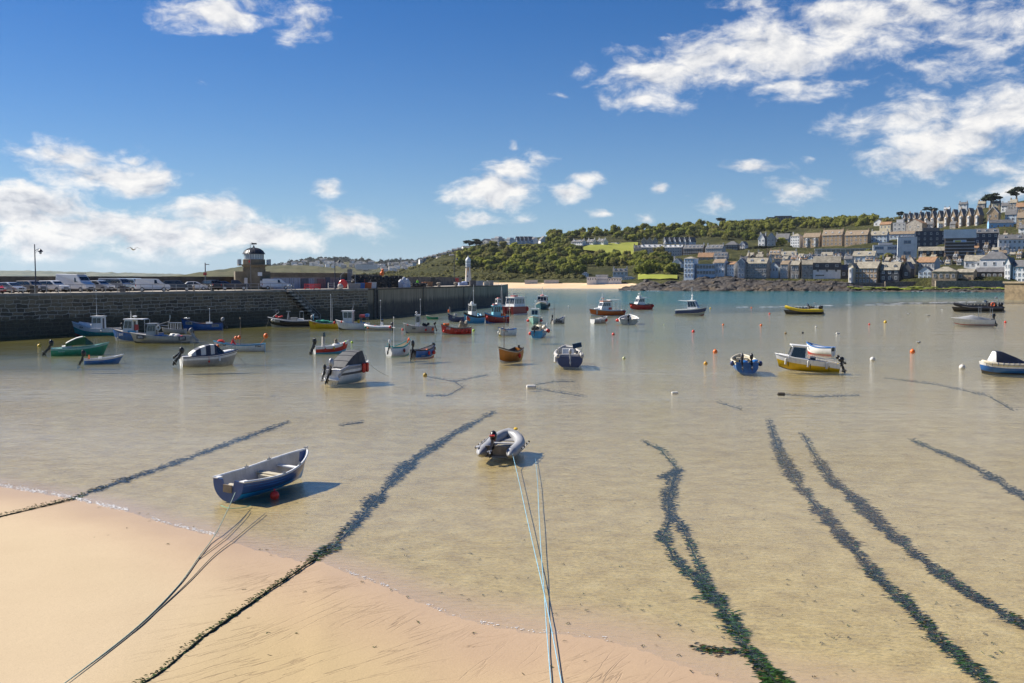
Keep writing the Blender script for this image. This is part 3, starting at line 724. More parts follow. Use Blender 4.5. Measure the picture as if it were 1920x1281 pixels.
# --- the two boats nearest the sand
b=Boat(503,939,66,4.3,1.68,'blue rowing boat with white gunwale aground by the near sand',cat='rowing boat',name='rowing_boat',roll=3,sink=.05)
b.form(fb=.60,bow=.42,stern=.06,draft=.12,tw=.76,full=2.3,rake=.30,tm=.42,qs=2.6,qb=1.25,rise=.9)
b.hull([(0,DBLUE),(.52,BLACK),(.55,BBLUE)],inner=PGREY,floor=.13,gun=WHITE,gr=.042,transom=DBLUE,notch=.26)
b.seat(.35,.40,CREAM,.30); b.box('thwart_box',(.12,0,.26),(.16,.95,.22),CREAM); b.seat(1.25,.52,WHITE,.24)
b.box('stern_locker',(-1.92,-.02,.34),(.34,.52,.20),CREAM); b.box('motor_pad',(-2.18,0,.36),(.05,.36,.26),PWOOD)
b.box('stern_quarter_knee',(-2.03,.58,.655),(.30,.22,.03),WHITE,rz=.1); b.box('stern_quarter_knee',(-2.03,-.58,.655),(.30,.22,.03),WHITE,rz=-.1)
b.part(MB().tube([b.pt(.985,1.0),b.pt(1,.8),b.pt(1,.4),(b.pt(1,0)[0]+.02,0,b.pt(1,0)[2]+.10)],[.025,.028,.03,.03],6),'stem_post',WHITE)
b.part(MB().box((2.2,0,1.08),(.05,.16,.04)),'fairlead',STEEL,None)
for x in (-.2,.9):
    for sg in (1,-1): b.part(MB().box((x,sg*(b.beam(x)-.02),b.sheer(x)+.05),(.16,.06,.05)).tube([(x,sg*(b.beam(x)-.02),b.sheer(x)+.05),(x,sg*(b.beam(x)-.02),b.sheer(x)+.14)],.012,5),'rowlock',STEEL,None)
for zz in (.36,.46,.54): b.part(MB().tube([(-2.14+2.0*i/14*2,-(b.side(-2.14+2.0*i/14*2,zz)+.004),zz+b.sheer(-2.14+2.0*i/14*2)-.6) for i in range(14)],.006,4),'strake_line',BBLUE)
b=Boat(944,861,80,3.2,1.5,'grey inflatable dinghy with tilted black outboard afloat in the shallows',cat='dinghy',name='inflatable_dinghy')
b.form(fb=.30,bow=.1,stern=0,draft=.05,tw=.96,full=2.9,rake=.05,tm=.5,qs=4,qb=2)
b.collar(.235,RIBG,z=.28,cone=.5,bow=.34)
mb=MB(); mb.prism([(-1.55,-.5),(-1.55,.5),(.9,.52),(1.4,.25),(1.45,0),(1.4,-.25),(.9,-.52)],.06,.12,0,'xy'); b.part(mb,'floor',M('grey floor fabric',(.16,.165,.175),.6,.15),None)
b.box('transom',(-1.42,0,.30),(.06,1.02,.46),PWOOD); b.box('seat',(.1,0,.40),(.24,1.02,.035),GREYB)
b.outboard(.18,BLACK,1.0,50,z=.58,x=-1.46)
b.part(MB().box((-1.60,.18,.98),(.22,.2,.05)),'cowl_stripe',RED,None)
b.part(MB().box((1.15,0,.45),(.7,.75,.03),ry=-.2),'bow_dodger',M('grey bow cloth',(.22,.22,.23),.7,.1),None)
b.loose(MB().ell((-1.1,-.28,.22),(.22,.26,.09),8,5,0,.2).ell((-1.1,.0,.2),(.16,.18,.08),8,5),'life_jacket',LIFE,'orange life jacket lying at the stern inside the grey inflatable','life jacket')
b.loose(MB().box((-.55,.12,.24),(.42,.34,.24),tx=.9,ty=.9).tube([(-.55,.12,.36),(-.55,.12,.41)],.05,8),'fuel_tank',DGREY,'dark fuel can standing on the floor of the grey inflatable','fuel tank',None)
b.part(MB().ell((1.52,-.28,.82),(.14,.10,.06),8,5),'bow_handle',BUOYY)
for sg in (1,-1):
    for x in (-1.1,-.5,.2,.8): b.part(MB().box((x,sg*.98,.38),(.16,.03,.10)).ell((x,sg*1.0,.38),(.035,.03,.035),6,4),'grab_patch',BLACK,None)
    b.part(MB().tube([(x,sg*(1.01-.03*(k%2)),.40-.10*(k%2)) for k,x in enumerate((-1.3,-1.1,-.8,-.5,-.15,.2,.5,.8))],.012,5),'grab_line',WHITE)
    b.part(MB().box((-.2,sg*.55,.30),(1.6,.05,.09)),'oar_strip',DGREY,None)
b.part(MB().tube([(-1.3,.80,.50),(.3,.80,.52),(1.0,.72,.62)],.018,6).box((-1.5,.80,.50),(.5,.14,.02)),'oar',GREYB,None)
# --- left foreground group
b=Boat(654,719,64,5.6,2.25,'white sports boat under a dark grey cover with two red fenders',cat='motorboat',name='sports_boat')
b.form(fb=.85,bow=.28,stern=-.05,draft=.2,tw=.86,full=2.3,rake=.5,tm=.42,qs=3.4,qb=1.2)
b.hull([(0,WHITE),(.20,DGREY),(.34,WHITE)],inner=None,gun=GREYB,gr=.05,transom=WHITE)
b.cover([(-2.0,.95,.84,.84,.98),(-1.3,1.0,.88,.84,1.32),(-.6,1.02,.92,.84,1.62),(.1,1.02,.95,.82,1.82),(.75,1.0,.98,.80,1.90),(1.0,.97,1.0,.78,1.88)],CANV)
b.cover([(.98,.98,.99,.79,1.89),(1.75,.74,1.02,.55,1.12)],CNAVY,'windscreen_panel')
for x,h in ((-1.3,1.32),(-.6,1.62),(.1,1.82)): b.part(MB().tube([(x,-1.03,.88),(x,-.95,(.9+h)/2),(x,-.85,h-.02),(x,0,h+.015),(x,.85,h-.02),(x,.95,(.9+h)/2),(x,1.03,.88)],.018,5),'cover_seam',CNAVY)
for sg in (1,-1): b.part(MB().tube([(-2.9,sg*.9,.42),(-2.4,sg*.95,.80),(-1.6,sg*1.0,.95),(.3,sg*1.08,1.0)],[.10,.14,.12,.06],8),'side_moulding',GREYB)
b.box('swim_platform',(-3.0,0,.22),(.6,1.75,.08),WHITE); b.box('stern_bench',(-2.35,0,.72),(.7,1.5,.16),PGREY)
b.outboard(.0,M('silver cowl',(.42,.43,.45),.3,.1,metal=.3),1.35,38,z=.75,x=-2.85); b.outboard(.68,BLACK,.85,30,z=.66,x=-2.85)
for x in (.55,1.35): b.sausage(x,-1,.17,.62,BUOYR,.80)
b.rail([(1.4,.62,1.30),(2.4,.28,1.42),(2.75,0,1.45),(2.4,-.28,1.42),(1.4,-.62,1.30)],posts=5)
b.part(MB().tube([(-3.25,-.45,.1),(-3.25,-.45,-.3)],.02,5).tube([(-3.25,-.75,.1),(-3.25,-.75,-.3)],.02,5).tube([(-3.25,-.45,-.1),(-3.25,-.75,-.1)],.02,5),'boarding_ladder',STEEL)
b.line((2.9,0,1.0),(4.7,-1.2,.02)); b.part(MB().tube([(.9,-.5,1.5),(.85,-.5,2.1)],.012,5),'aerial',BLACK)
b=Boat(390,688,30,5.5,2.1,'white cabin cruiser under a striped navy and white canopy',cat='motorboat',name='cabin_cruiser')
b.form(fb=.80,bow=.35,stern=-.05,draft=.2,tw=.84,full=2.2,rake=.6,tm=.42,qs=3.2,qb=1.2)
b.hull([(0,WHITE),(.08,NAVY),(.13,WHITE),(.30,PGREY),(.62,STONEW)],inner=None,gun=NAVY,gr=.04)
b.cover([(-1.9,.9,.82,.72,1.0),(-1.45,.92,.84,.7,1.25),(-.95,.92,.85,.7,1.45),(-.45,.92,.86,.68,1.58),(.05,.9,.88,.66,1.66),(.45,.88,.9,.64,1.66),(.7,.85,.9,.6,1.62)],CWHT,stripe=CNAVY)
b.cover([(.68,.86,.9,.58,1.60),(1.45,.7,.95,.45,1.12)],GLASS,'windscreen'); b.cover([(1.4,.72,.93,.5,1.12),(2.2,.42,1.05,.25,1.2),(2.6,.18,1.1,.1,1.18)],WHITE,'cuddy_top')
for p in ((.75,.6),(1.05,.5)): pass
b.rail([(1.3,.68,1.35),(2.3,.34,1.45),(2.75,0,1.5),(2.3,-.34,1.45),(1.3,-.68,1.35)],posts=5)
b.outboard(-.15,BLACK,1.25,40); b.outboard(.62,BLACK,.85,55,z=.9)
b.rail([(-2.5,.75,.85),(-2.55,.75,1.9),(-1.5,.75,1.95),(.2,.7,1.75)],r=.014,name='aerial_frame'); b.line((2.7,0,1.05),(3.7,-.5,.0),m=DGREY); b.sausage(.9,-1,.10,.4,WHITE); b.ball(-.2,-1,.09,BUOYR,.35)
b=Boat(138,668,24,6.2,2.15,'green motorboat with a green and white folding canopy',cat='motorboat',name='green_motorboat')
b.form(fb=.70,bow=.45,stern=-.02,draft=.2,tw=.82,full=2.0,rake=.7,tm=.42,qs=3.2,qb=1.2)
b.hull([(0,MINT),(.16,GREEN),(.72,GREEN)],inner=None,gun=MINT,gr=.04,transom=GREEN)
b.cover([(-1.9,.75,.74,.5,.92),(-.9,.8,.76,.55,1.05),(-.8,.82,.78,.55,1.06)],CWHT,'tonneau')
b.cover([(-1.5,.82,.9,.66,1.12),(-.9,.85,.95,.68,1.38),(-.2,.85,1.0,.68,1.62),(.55,.85,1.0,.66,1.75),(.75,.85,1.0,.64,1.78)],CGRN)
b.cover([(-1.45,.66,1.10,.60,1.22),(-.9,.68,1.36,.62,1.46),(-.2,.68,1.60,.62,1.70),(.45,.66,1.71,.60,1.81)],CWHT,'roof_panel')
b.cover([(.7,.84,.95,.62,1.74),(1.6,.66,1.0,.42,1.12)],M('green tinted window',(.05,.12,.07),.1,.2),'windscreen')
b.rail([(1.7,.6,1.05),(1.75,.6,1.55),(2.0,.55,1.5),(2.05,.5,1.1)]); b.rail([(1.7,-.6,1.05),(1.75,-.6,1.55),(2.0,-.55,1.5),(2.05,-.5,1.1)])
b.outboard(0,BLACK,1.35,42); b.line((3.2,0,1.0),(3.6,-.3,0),m=DGREY)
b.marks(-1.9,.42,MINT,-1)
b=Boat(186,684,24,4.1,1.7,'small blue and white open dinghy with black outboard, bow to the right',cat='dinghy',name='outboard_dinghy')
b.form(fb=.42,bow=.30,stern=-.02,draft=.12,tw=.86,full=2.5,rake=.6,tm=.45,qs=3.5,qb=1.4)
b.hull([(0,WHITE),(.16,BLUE)],inner=PGREY,floor=.10,gun=WHITE,gr=.05,fore=.78,foremat=WHITE,transom=BLUE)
b.seat(-.9,.36,WHITE,.4); b.seat(.3,.36,WHITE,.3); b.box('console',(-.3,-.35,.42),(.4,.4,.36),WHITE); b.outboard(0,BLACK,1.25,30); b.rail([(-1.6,.6,.6),(-1.2,.65,.62),(0,.75,.62)],posts=3,r=.014); b.line((2.1,0,.7),(2.6,-.2,0),m=DGREY)
b.loose(MB().tube([(-1.5,.1,.35),(-1.5,.1,.75)],.09,8),'fuel_can',BUOYO,'orange can at the stern of the small blue and white dinghy','can')
b=Boat(450,660,187,5.6,1.9,'white open boat with sky blue gunwale and two orange dan buoys',cat='fishing boat',name='open_fishing_boat')
b.form(fb=.62,bow=.42,stern=.12,draft=.22,tw=.66,full=1.8,rake=.25,tm=.48,qs=2.6,qb=1.2)
b.hull([(0,SKYB),(.07,WHITE),(.75,STONEW)],inner=GREYB,floor=.15,gun=SKYB,gr=.045,fore=.82,foremat=SKYB)
b.mast(-.1,3.0,PWOOD,.045); b.text('FY943',1.75,.62,.30,BLACK,1); b.text('FY943',-2.15,.50,.26,BLACK,1); b.seat(.9); b.seat(-1.2)
b.loose(MB().ell((2.1,0,.98),(.45,.35,.2),8,5,0,.2),'red_fender_pile',RED,'red heap of fenders in the bow of the white and sky blue boat','fenders'); b.part(MB().tube([(.3,.3,.5),(.75,.2,1.1),(1.0,.2,.6)],[.02,.22,.05],6),'red_sail_bag',RED)
for x,h in ((.35,1.15),(.0,1.2)): b.part(MB().tube([(x,.4,.5),(x,.4,h)],.015,5).lathe([(.05,-.04),(.21,-.03),(.23,0),(.21,.03),(.05,.04)],12,(x,.4,h+.18)).ell((x,.4,h+.18),.2,10,6),'dan_buoy',BUOYO)
b.part(MB().tube([(-2.2,0,.6),(-2.9,.1,1.35)],.018,5).ell((-2.95,.1,1.5),.27,10,7),'dan_buoy',BUOYO); b.ball(2.4,1,.16,BUOYO,.55)
# --- boats under the left of the quay
b=Boat(186,630,176,7.0,2.5,'white and teal fishing boat with a small white wheelhouse and tall aerial',cat='fishing boat',name='fishing_boat')
b.form(fb=.85,bow=.85,stern=.05,draft=.35,tw=.8,full=1.9,rake=.5,qs=3,qb=1.1)
b.hull([(0,WHITE),(.34,TEAL),(.80,DRED)],inner=GREYB,floor=.4,gun=WHITE,gr=.05,fore=.62,foremat=WHITE); b.cover([(.6,.9,1.0,.6,1.45),(1.6,.75,1.2,.5,1.6),(2.6,.4,1.5,.25,1.72)],WHITE,'cuddy_top')
b.wheelhouse(-.9,.6,1.5,.6,2.35,WHITE,front=.15,nside=2,wz=(.55,.9)); b.mast(.1,3.2,WHITE,.03,z=2.3); b.text('FY14',1.9,1.02,.30,BLACK,1); b.ball(-1.2,1,.14,BUOYW); b.outboard(0,BLACK,1.1,30)
b=Boat(250,641,172,7.2,2.6,'bright blue fishing boat numbered SS197 with white wheelhouse and canopy',cat='fishing boat',name='fishing_boat')
b.form(fb=.9,bow=.55,stern=.05,draft=.35,tw=.82,full=2.0,rake=.45,qs=3,qb=1.1)
b.hull([(0,BLUE),(.66,WHITE)],inner=GREYB,floor=.4,gun=DGREY,gr=.05,fore=.68,foremat=PGREY); b.wheelhouse(.3,1.9,1.7,.7,2.5,WHITE,front=.4,nside=2,nfront=3,roofx=1.6)
b.rail([(-1.6,.75,2.5),(-1.6,.75,.9)],WHITE,.03,'canopy_post'); b.rail([(-1.6,-.75,2.5),(-1.6,-.75,.9)],WHITE,.03,'canopy_post'); b.text('SS197',1.9,.78,.36,WHITE,1); b.mast(.9,1.0,WHITE,.05,z=2.5,knob=False); b.part(MB().lathe([(.05,0),(.3,.05),(.3,.15),(.1,.2)],12,(.3,0,2.75)),'radar_dome',WHITE)
b.part(MB().tube([(-.4,.85,1.3),(-.4,.85,1.95)],[.3,.26],9),'red_drum',RED); b.box('blue_screen',(.35,.9,1.0),(1.2,.05,.5),SKYB); b.sausage(2.7,1,.1,.8,STONEW,.1)
b=Boat(310,644,183,7.9,2.5,'bare grey metal boat numbered SS775 with a grey cabin forward',cat='fishing boat',name='metal_workboat')
b.form(fb=.78,bow=.42,stern=.02,draft=.25,tw=.9,full=2.2,rake=.6,qs=4,qb=1.2)
b.hull([(0,ALU),(.78,DGREY)],inner=GREYB,floor=.3,gun=ALU,gr=.045,fore=.70,foremat=PGREY,transom=ALU); b.wheelhouse(.7,2.0,1.5,.7,2.15,ALU,front=.25,nside=3,nfront=3)
b.text('SS775',2.65,.70,.33,WHITE,1,DGREY); b.text('SS77',-3.0,.55,.33,WHITE,1,DGREY); b.outboard(.3,GREY,1.5,35,leg=GREYB); b.outboard(-.4,BLACK,1.0,30)
b.part(MB().tube([(2.3,.3,2.2),(-.9,.5,1.95),(-1.3,.5,2.9)],.06,6).tube([(.5,.4,2.05),(-1.2,.45,2.5)],.03,5).box((-1.25,.5,3.0),(.15,.1,.4)),'derrick',STEEL); b.ring(.25,.9,1.75,WHITE,.24,.07)
b.heap(-1.3,0,.55,(1.2,.6,.45),CWHT,'gear_heap','pale heap of nets and boxes in the grey metal boat','gear',9,3); b.heap(-2.2,.2,.6,(.6,.4,.3),RED,'gear_heap','reddish heap of rope near the stern of the grey metal boat','gear',5,4); b.box('blue_bin',(.0,.55,.8),(1.6,.4,.3),BLUE)
b=Boat(326,626,178,4.6,1.8,'small grey boat with white hoop rails behind the metal boat',cat='boat',name='railed_boat')
b.form(fb=.55,bow=.3,draft=.2); b.hull([(0,PGREY),(.6,GREY)],inner=GREYB,gun=GREY)
for x in (-1.2,-.5,.2,.9): b.rail([(x,-.5,.6),(x,-.5,1.5),(x,.5,1.5),(x,.5,.6)],WHITE,.05,'hoop_rail')
b.rail([(-1.3,.5,1.5),(1.0,.5,1.5)],WHITE,.05,'hoop_rail'); b.rail([(-1.3,-.5,1.5),(1.0,-.5,1.5)],WHITE,.05,'hoop_rail')
b=Boat(92,627,12,4.2,1.5,'pale rowing dinghy nearest the foot of the quay wall',cat='dinghy',name='pale_dinghy')
b.form(fb=.55,bow=.3,draft=.15,tw=.7); b.hull([(0,CREAM),(.7,STONEW)],inner=PGREY,gun=WHITE,fore=None); b.seat(.2); b.seat(-1.0)
b=Boat(82,621,10,4.6,1.6,'blue-trimmed dinghy tucked behind the pale dinghy by the quay',cat='dinghy',name='blue_dinghy')
b.form(fb=.6,bow=.3,draft=.15,tw=.7); b.hull([(0,BLUE),(.2,PGREY)],inner=PGREY,gun=SKYB); b.seat(0)
b=Boat(381,620,187,6.0,2.2,'blue open boat with a white name board close to the quay wall',cat='fishing boat',name='open_fishing_boat')
b.form(fb=.85,bow=.75,stern=.1,draft=.3,tw=.74,full=1.9,rake=.35); b.hull([(0,BLUE),(.06,BLUE)],inner=GREYB,floor=.3,gun=NAVY,gr=.05,fore=.8,foremat=GREYB)
b.mast(-1.1,2.6,WHITE,.06); b.text('PZ1028',1.9,1.0,.27,BLACK,1,CREAM); b.text('PZ1028',-2.1,.66,.24,NAVY,1,PGREY); b.outboard(0,GREYB,1.3,25); b.box('engine_box',(-1.0,0,.85),(.9,.8,.5),WHITE)
b.heap(2.3,0,1.55,(.3,.3,.2),WHITE,'fender_heap','white fenders heaped in the bow of the blue open boat','fenders',4,5); b.part(MB().tube([(.9,.4,.9),(-.6,.5,1.0)],.06,5),'spar',WOOD)
b=Boat(545,614,183,7.0,2.4,'black fishing boat with white bottom and deck gallows by the quay steps',cat='fishing boat',name='fishing_boat')
b.form(fb=.92,bow=.55,stern=.05,draft=.4,tw=.8,full=1.8,rake=.7,qs=2.6,qb=1.0); b.hull([(0,WHITE),(.05,NAVY),(.10,M('black topsides',(.015,.016,.022),.3,.2)),(.62,STONEW)],inner=GREYB,floor=.45,gun=WHITE,gr=.05,fore=.68,foremat=PGREY)
b.text('SS720',2.2,.95,.30,M('number gold',(.55,.42,.16),.5),1,PGREY)
b.part(MB().tube([(.55,-.4,.9),(.4,0,2.2),(.55,.4,.9)],.06,6).tube([(.2,.0,.9),(.4,0,2.2)],.05,6).box((.4,0,2.3),(.7,.2,.14)),'gallows',GREYB); b.part(MB().tube([(3.0,0,1.5),(1.9,.1,2.2),(2.7,.1,2.6)],.05,6),'bow_davit',STEEL); b.ring(2.2,.2,2.3,GREYB,.28,.03,name='hauler_wheel')
b.part(MB().tube([(-1.6,.5,.9),(-1.6,.5,2.2)],.035,5).tube([(-2.2,.5,.9),(-2.2,.5,2.2)],.035,5).box((-1.9,.4,2.3),(.6,.5,.14)),'light_frame',STEEL); b.box('white_fish_box',(-.6,.4,1.15),(1.1,.8,.55),PGREY); b.box('white_fish_box',(-1.7,.2,1.05),(1.0,.9,.4),WHITE)
b.heap(2.0,0,1.45,(.5,.3,.2),RED,'buoy_heap','red buoys heaped on the foredeck of the black fishing boat','buoys',5,6); b.ball(3.0,1,.24,BUOYW,1.0); b.ball(2.6,1,.18,BUOYW,.95); b.line((3.6,0,1.4),(4.1,.4,0)); b.outboard(0,GREYB,1.3,20)
b=Boat(607,617,187,5.3,2.1,'yellow open boat with a heap of green net and a pole mast',cat='fishing boat',name='open_fishing_boat')
b.form(fb=.75,bow=.5,stern=.05,draft=.3,tw=.75,full=1.9,rake=.3); b.hull([(0,YELLOW),(.9,DRED)],inner=GREYB,floor=.3,gun=GREYB,gr=.05,fore=.82,foremat=WHITE)
b.mast(-1.3,4.6,WHITE,.06); b.mast(-1.55,4.2,WHITE,.035,knob=False); b.heap(.0,0,.8,(1.3,.6,.45),NET,'net_heap','green heap of net in the yellow open boat','net',11,7); b.ball(-2.0,1,.2,BUOYR,.9); b.text('FY807',1.7,.72,.26,RED,1); b.ring(1.9,0,1.7,SKYB,.35,.05,'x','hoop'); b.box('outboard_well',(-2.5,.3,.8),(.3,.5,.5),BLACK)
b=Boat(663,619,176,6.1,2.3,'white fishing boat with wheelhouse forward and a red and blue stern frame',cat='fishing boat',name='fishing_boat')
b.form(fb=.95,bow=.5,stern=.05,draft=.35,tw=.85,full=2.1,rake=.8,qs=3.2,qb=1.1); b.hull([(0,WHITE),(.70,BLACK)],inner=GREYB,floor=.45,gun=WHITE,gr=.045,fore=.7,foremat=WHITE)
b.wheelhouse(.0,1.75,1.7,.8,2.75,WHITE,front=-.15,nside=2,wz=(.5,.92),roof=WHITE,ov=.15); b.mast(.3,1.6,STEEL,.035,z=2.8,lean=-.5,knob=False); b.mast(.1,1.3,STEEL,.05,z=2.8,lean=-.5,y=.3,knob=False)
b.rail([(-1.5,.8,.9),(-1.5,.8,2.2),(-2.7,.8,2.2),(-2.7,.8,.9)],STEEL,.04,'stern_frame'); b.rail([(-1.5,-.8,.9),(-1.5,-.8,2.2),(-2.7,-.8,2.2),(-2.7,-.8,.9)],STEEL,.04,'stern_frame'); b.box('red_locker',(-1.9,0,2.05),(1.1,1.6,.35),RED); b.box('blue_locker',(-2.75,0,2.15),(.6,1.6,.4),BLUE)
b.part(MB().tube([(-1.2,.5,.9),(-1.2,.5,1.5)],.25,9),'yellow_drum',YELLOW); b.heap(-1.9,.5,1.0,(.4,.3,.3),SKYB,'tub','blue tubs on the stern deck of the white wheelhouse boat','tub',4,8); b.ball(2.1,1,.16,BUOYR,1.2); b.ball(2.1,-1,.16,BUOYR,1.2)
b=Boat(709,620,178,4.6,1.9,'white rigid inflatable with a steering console and slim aerial',cat='dinghy',name='rigid_inflatable')
b.form(fb=.45,bow=.25,stern=0,draft=.2,tw=.9,full=2.3,rake=.4); b.hull([(0,PGREY),(.5,WHITE)],inner=GREYB,floor=.2,gun=None); b.collar(.2,WHITE,z=.45,bow=.28); b.console(-.7,.8,.95,WHITE,.2); b.mast(-.5,3.0,WHITE,.025,z=1.2); b.outboard(0,DGREY,1.3,10); b.ball(2.1,1,.16,GREEN,.45); b.ball(1.6,1,.14,BUOYO,.35); b.ball(-2.3,1,.2,BUOYR,.5); b.box('orange_box',(.5,.2,.55),(.4,.4,.3),BUOYO)
b=Boat(786,625,181,5.2,2.1,'white open boat numbered SS60 with tall glazed shelter and red buoys',cat='fishing boat',name='open_fishing_boat')
b.form(fb=.85,bow=.45,stern=.02,draft=.3,tw=.84,full=2.1,rake=.5); b.hull([(0,PGREY),(.8,NAVY)],inner=GREYB,floor=.35,gun=GREYB,gr=.05,fore=.74,foremat=WHITE); b.wheelhouse(-.1,.7,1.0,.8,2.4,WHITE,front=.1,nside=1,nfront=2,wz=(.4,.9)); b.mast(-.2,3.0,WHITE,.03,z=1.4); b.part(MB().ell((.5,0,2.75),(.22,.22,.16),8,5),'searchlight',GREYB)
b.text('SS60',.9,.62,.34,BLACK,1); b.heap(-1.2,0,.95,(.5,.5,.4),NETK,'net_heap','dark net heap behind the shelter of the boat numbered SS60','net',6,9); b.ball(-1.2,1,.18,RED,.45); b.ball(-2.4,1,.2,BUOYO,.55); b.ball(2.0,1,.12,RED,1.1); b.outboard(0,BLACK,1.0,20)
b=Boat(855,628,196,5.3,2.0,'red open boat hung with red buoys and an orange crate in its bow',cat='fishing boat',name='open_fishing_boat')
b.form(fb=.72,bow=.55,stern=.15,draft=.25,tw=.7,full=1.9,rake=.25); b.hull([(0,WHITE),(.05,RED),(.72,STONEW)],inner=GREYB,floor=.3,gun=DGREY,gr=.05,fore=.84,foremat=PGREY); b.text('FY38',1.6,.72,.34,WHITE,1)
for x in (2.3,.3,-.8,-1.6,-2.3): b.ball(x,1,.19,BUOYR,.40)
b.box('orange_crate',(1.8,0,1.2),(.9,.7,.3),BUOYO); b.heap(-1.3,0,.95,(.6,.45,.6),PWOOD,'gear_heap','brown heap of pots near the stern of the red open boat','gear',8,10); b.mast(-1.9,1.4,WHITE,.05,z=.6); b.mast(-1.0,1.2,PWOOD,.05,z=.6,knob=False)
b=Boat(811,599,184,2.6,1.4,'tiny pale green dinghy alone near the quay wall',cat='dinghy',name='small_dinghy'); b.form(fb=.5,bow=.25,draft=.15,tw=.75); b.hull([(0,CREAM),(.15,GREEN)],inner=CREAM,gun=CREAM); b.seat(0)
b=Boat(605,664,24,5.6,2.0,'white boat with red and turquoise flank, twin black outboards and white console',cat='motorboat',name='console_boat')
b.form(fb=.62,bow=.48,stern=-.03,draft=.2,tw=.86,full=2.1,rake=.7,qs=3.2,qb=1.2); b.hull([(0,WHITE),(.22,RED),(.60,SKYB)],inner=WHITE,floor=.3,gun=WHITE,gr=.06,fore=.66,foremat=WHITE,transom=WHITE); b.console(-1.3,.7,1.1,PGREY,.4); b.cover([(.4,.7,.6,.5,.85),(1.4,.55,.75,.4,.95)],WHITE,'hatch')
b.outboard(.35,BLACK,1.3,35); b.outboard(-.4,BLACK,1.3,35); b.ball(2.2,-1,.24,BUOYR,.75); b.ball(.3,-1,.14,BUOYY,.5); b.ball(-1.2,-1,.13,BUOYR,.4); b.ball(2.7,1,.16,M('lime buoy',(.45,.65,.05),.5),.95); b.loose(MB().box((.9,0,1.02),(.5,.5,.25)).ell((.9,0,1.2),(.26,.2,.08),8,5),'tackle_box',PWOOD,'brown and white box on the hatch of the red flanked boat','box',None)
b=Boat(752,668,50,4.6,1.9,'white open boat with teal gunwale, pole mast and orange lifebuoy in the bow',cat='fishing boat',name='open_fishing_boat')
b.form(fb=.68,bow=.55,stern=.02,draft=.2,tw=.86,full=2.0,rake=.35,qs=3,qb=1.2); b.hull([(0,TEAL),(.09,WHITE),(.8,TEAL)],inner=CREAM,floor=.2,gun=TEAL,gr=.055,transom=WHITE); b.mast(-1.2,2.6,WHITE,.05,z=.4); b.outboard(-.25,WHITE,1.0,30); b.ring(2.0,-.1,1.05,LIFE,.24,.08,'x'); b.seat(-.6,.45,CREAM); b.seat(.7,.5,CREAM); b.ball(.1,-1,.17,M('dark red buoy',(.25,.04,.03),.5),.40); b.rail([(-2.1,.5,.75),(-2.0,.6,1.0),(-1.6,.7,1.0)],TEAL,.03,'crutch')
b=Boat(796,672,44,4.3,1.9,'dark blue round-bowed open boat with white boot line and large black outboard',cat='fishing boat',name='open_fishing_boat')
b.form(fb=.62,bow=.42,stern=.02,draft=.2,tw=.8,full=2.7,rake=.3,qs=2.8,qb=1.3); b.hull([(0,WHITE),(.06,BLUE),(.70,WHITE),(.78,DRED)],inner=PGREY,floor=.35,gun=BLACK,gr=.05,transom=BLACK); b.outboard(-.1,BLACK,1.35,22); b.mast(-1.4,2.9,STEEL,.025,z=.6)
for x in (.2,1.3,1.75): b.ball(x,-1,.17,BUOYR,.38)
b.ball(1.95,-1,.14,M('olive buoy',(.2,.17,.05),.6),.7); b.seat(-.7,.5,PGREY); b.marks(-.7,.18,PGREY,-1); b.heap(.8,.1,.55,(.3,.25,.12),BUOYO,'rope_coil','red and yellow coil of rope inside the dark blue round-bowed boat','rope',4,11); b.part(MB().box((1.9,0,1.1),(.3,.25,.12)),'cushion',BLACK,None)
b=Boat(955,679,234,4.5,1.95,'orange wooden open boat with dark gunwale and bare mast',cat='sailing dinghy',name='wooden_boat')
b.form(fb=.75,bow=.40,stern=.22,draft=.22,tw=.72,full=2.0,rake=.25,qs=2.4,qb=1.1); b.hull([(0,M('cream strake',(.6,.55,.45),.5)),(.10,M('orange varnish',(.52,.19,.03),.35,.15,2,grime=.1)),(.82,WHITE)],inner=M('dark inner wood',(.10,.09,.085),.6,.25),floor=.15,gun=DGREY,gr=.05,transom=M('orange varnish',(.5,.2,.03))); b.mast(1.15,3.1,WOOD,.045,z=.2); b.seat(.2,.5,PWOOD); b.seat(-1.0,.5,PWOOD); b.ball(-.9,1,.2,BUOYR,.38); b.part(MB().box((-2.15,0,1.05),(.2,.22,.22)),'motor_clamp',BLACK,None); b.part(MB().tube([b.pt(1,.95),b.pt(1,.5),b.pt(1,0)],.035,6),'stem_post',WHITE)
b=Boat(1065,687,90,5.2,2.35,'navy blue motorboat seen stern-on with grey fenders round its rim',cat='motorboat',name='open_motorboat')
b.form(fb=.72,bow=.45,stern=.0,draft=.2,tw=.90,full=2.5,rake=.4,qs=3.5,qb=1.3); b.hull([(0,NAVY),(.55,BLUE)],inner=PGREY,floor=.25,gun=None,transom=NAVY); b.collar(.15,PGREY,z=.72,cone=.05,bow=.42); b.console(.4,1.0,.8,WHITE,.3); b.box('bench',(-1.2,0,.55),(.5,1.6,.5),PGREY); b.rail([(-2.4,.95,.8),(-2.45,.95,1.25),(-1.8,1.0,1.3),(-1.5,1.0,.85)],STEEL,.025,'grab_rail'); b.rail([(-2.4,-.95,.8),(-2.45,-.95,1.25),(-1.8,-1.0,1.3),(-1.5,-1.0,.85)],STEEL,.025,'grab_rail'); b.outboard(0,GREYB,.9,15,leg=GREYB); b.sausage(-2.2,1,.12,.5,WHITE,.5); b.cover([(.9,.8,.75,.6,1.2),(1.8,.5,.95,.3,1.1)],CGREY,'bow_cover'); b.rail([(-2.3,.8,.8),(-2.3,.8,1.5),(-2.3,.45,1.55)],STEEL,.02,'ladder_hoop')
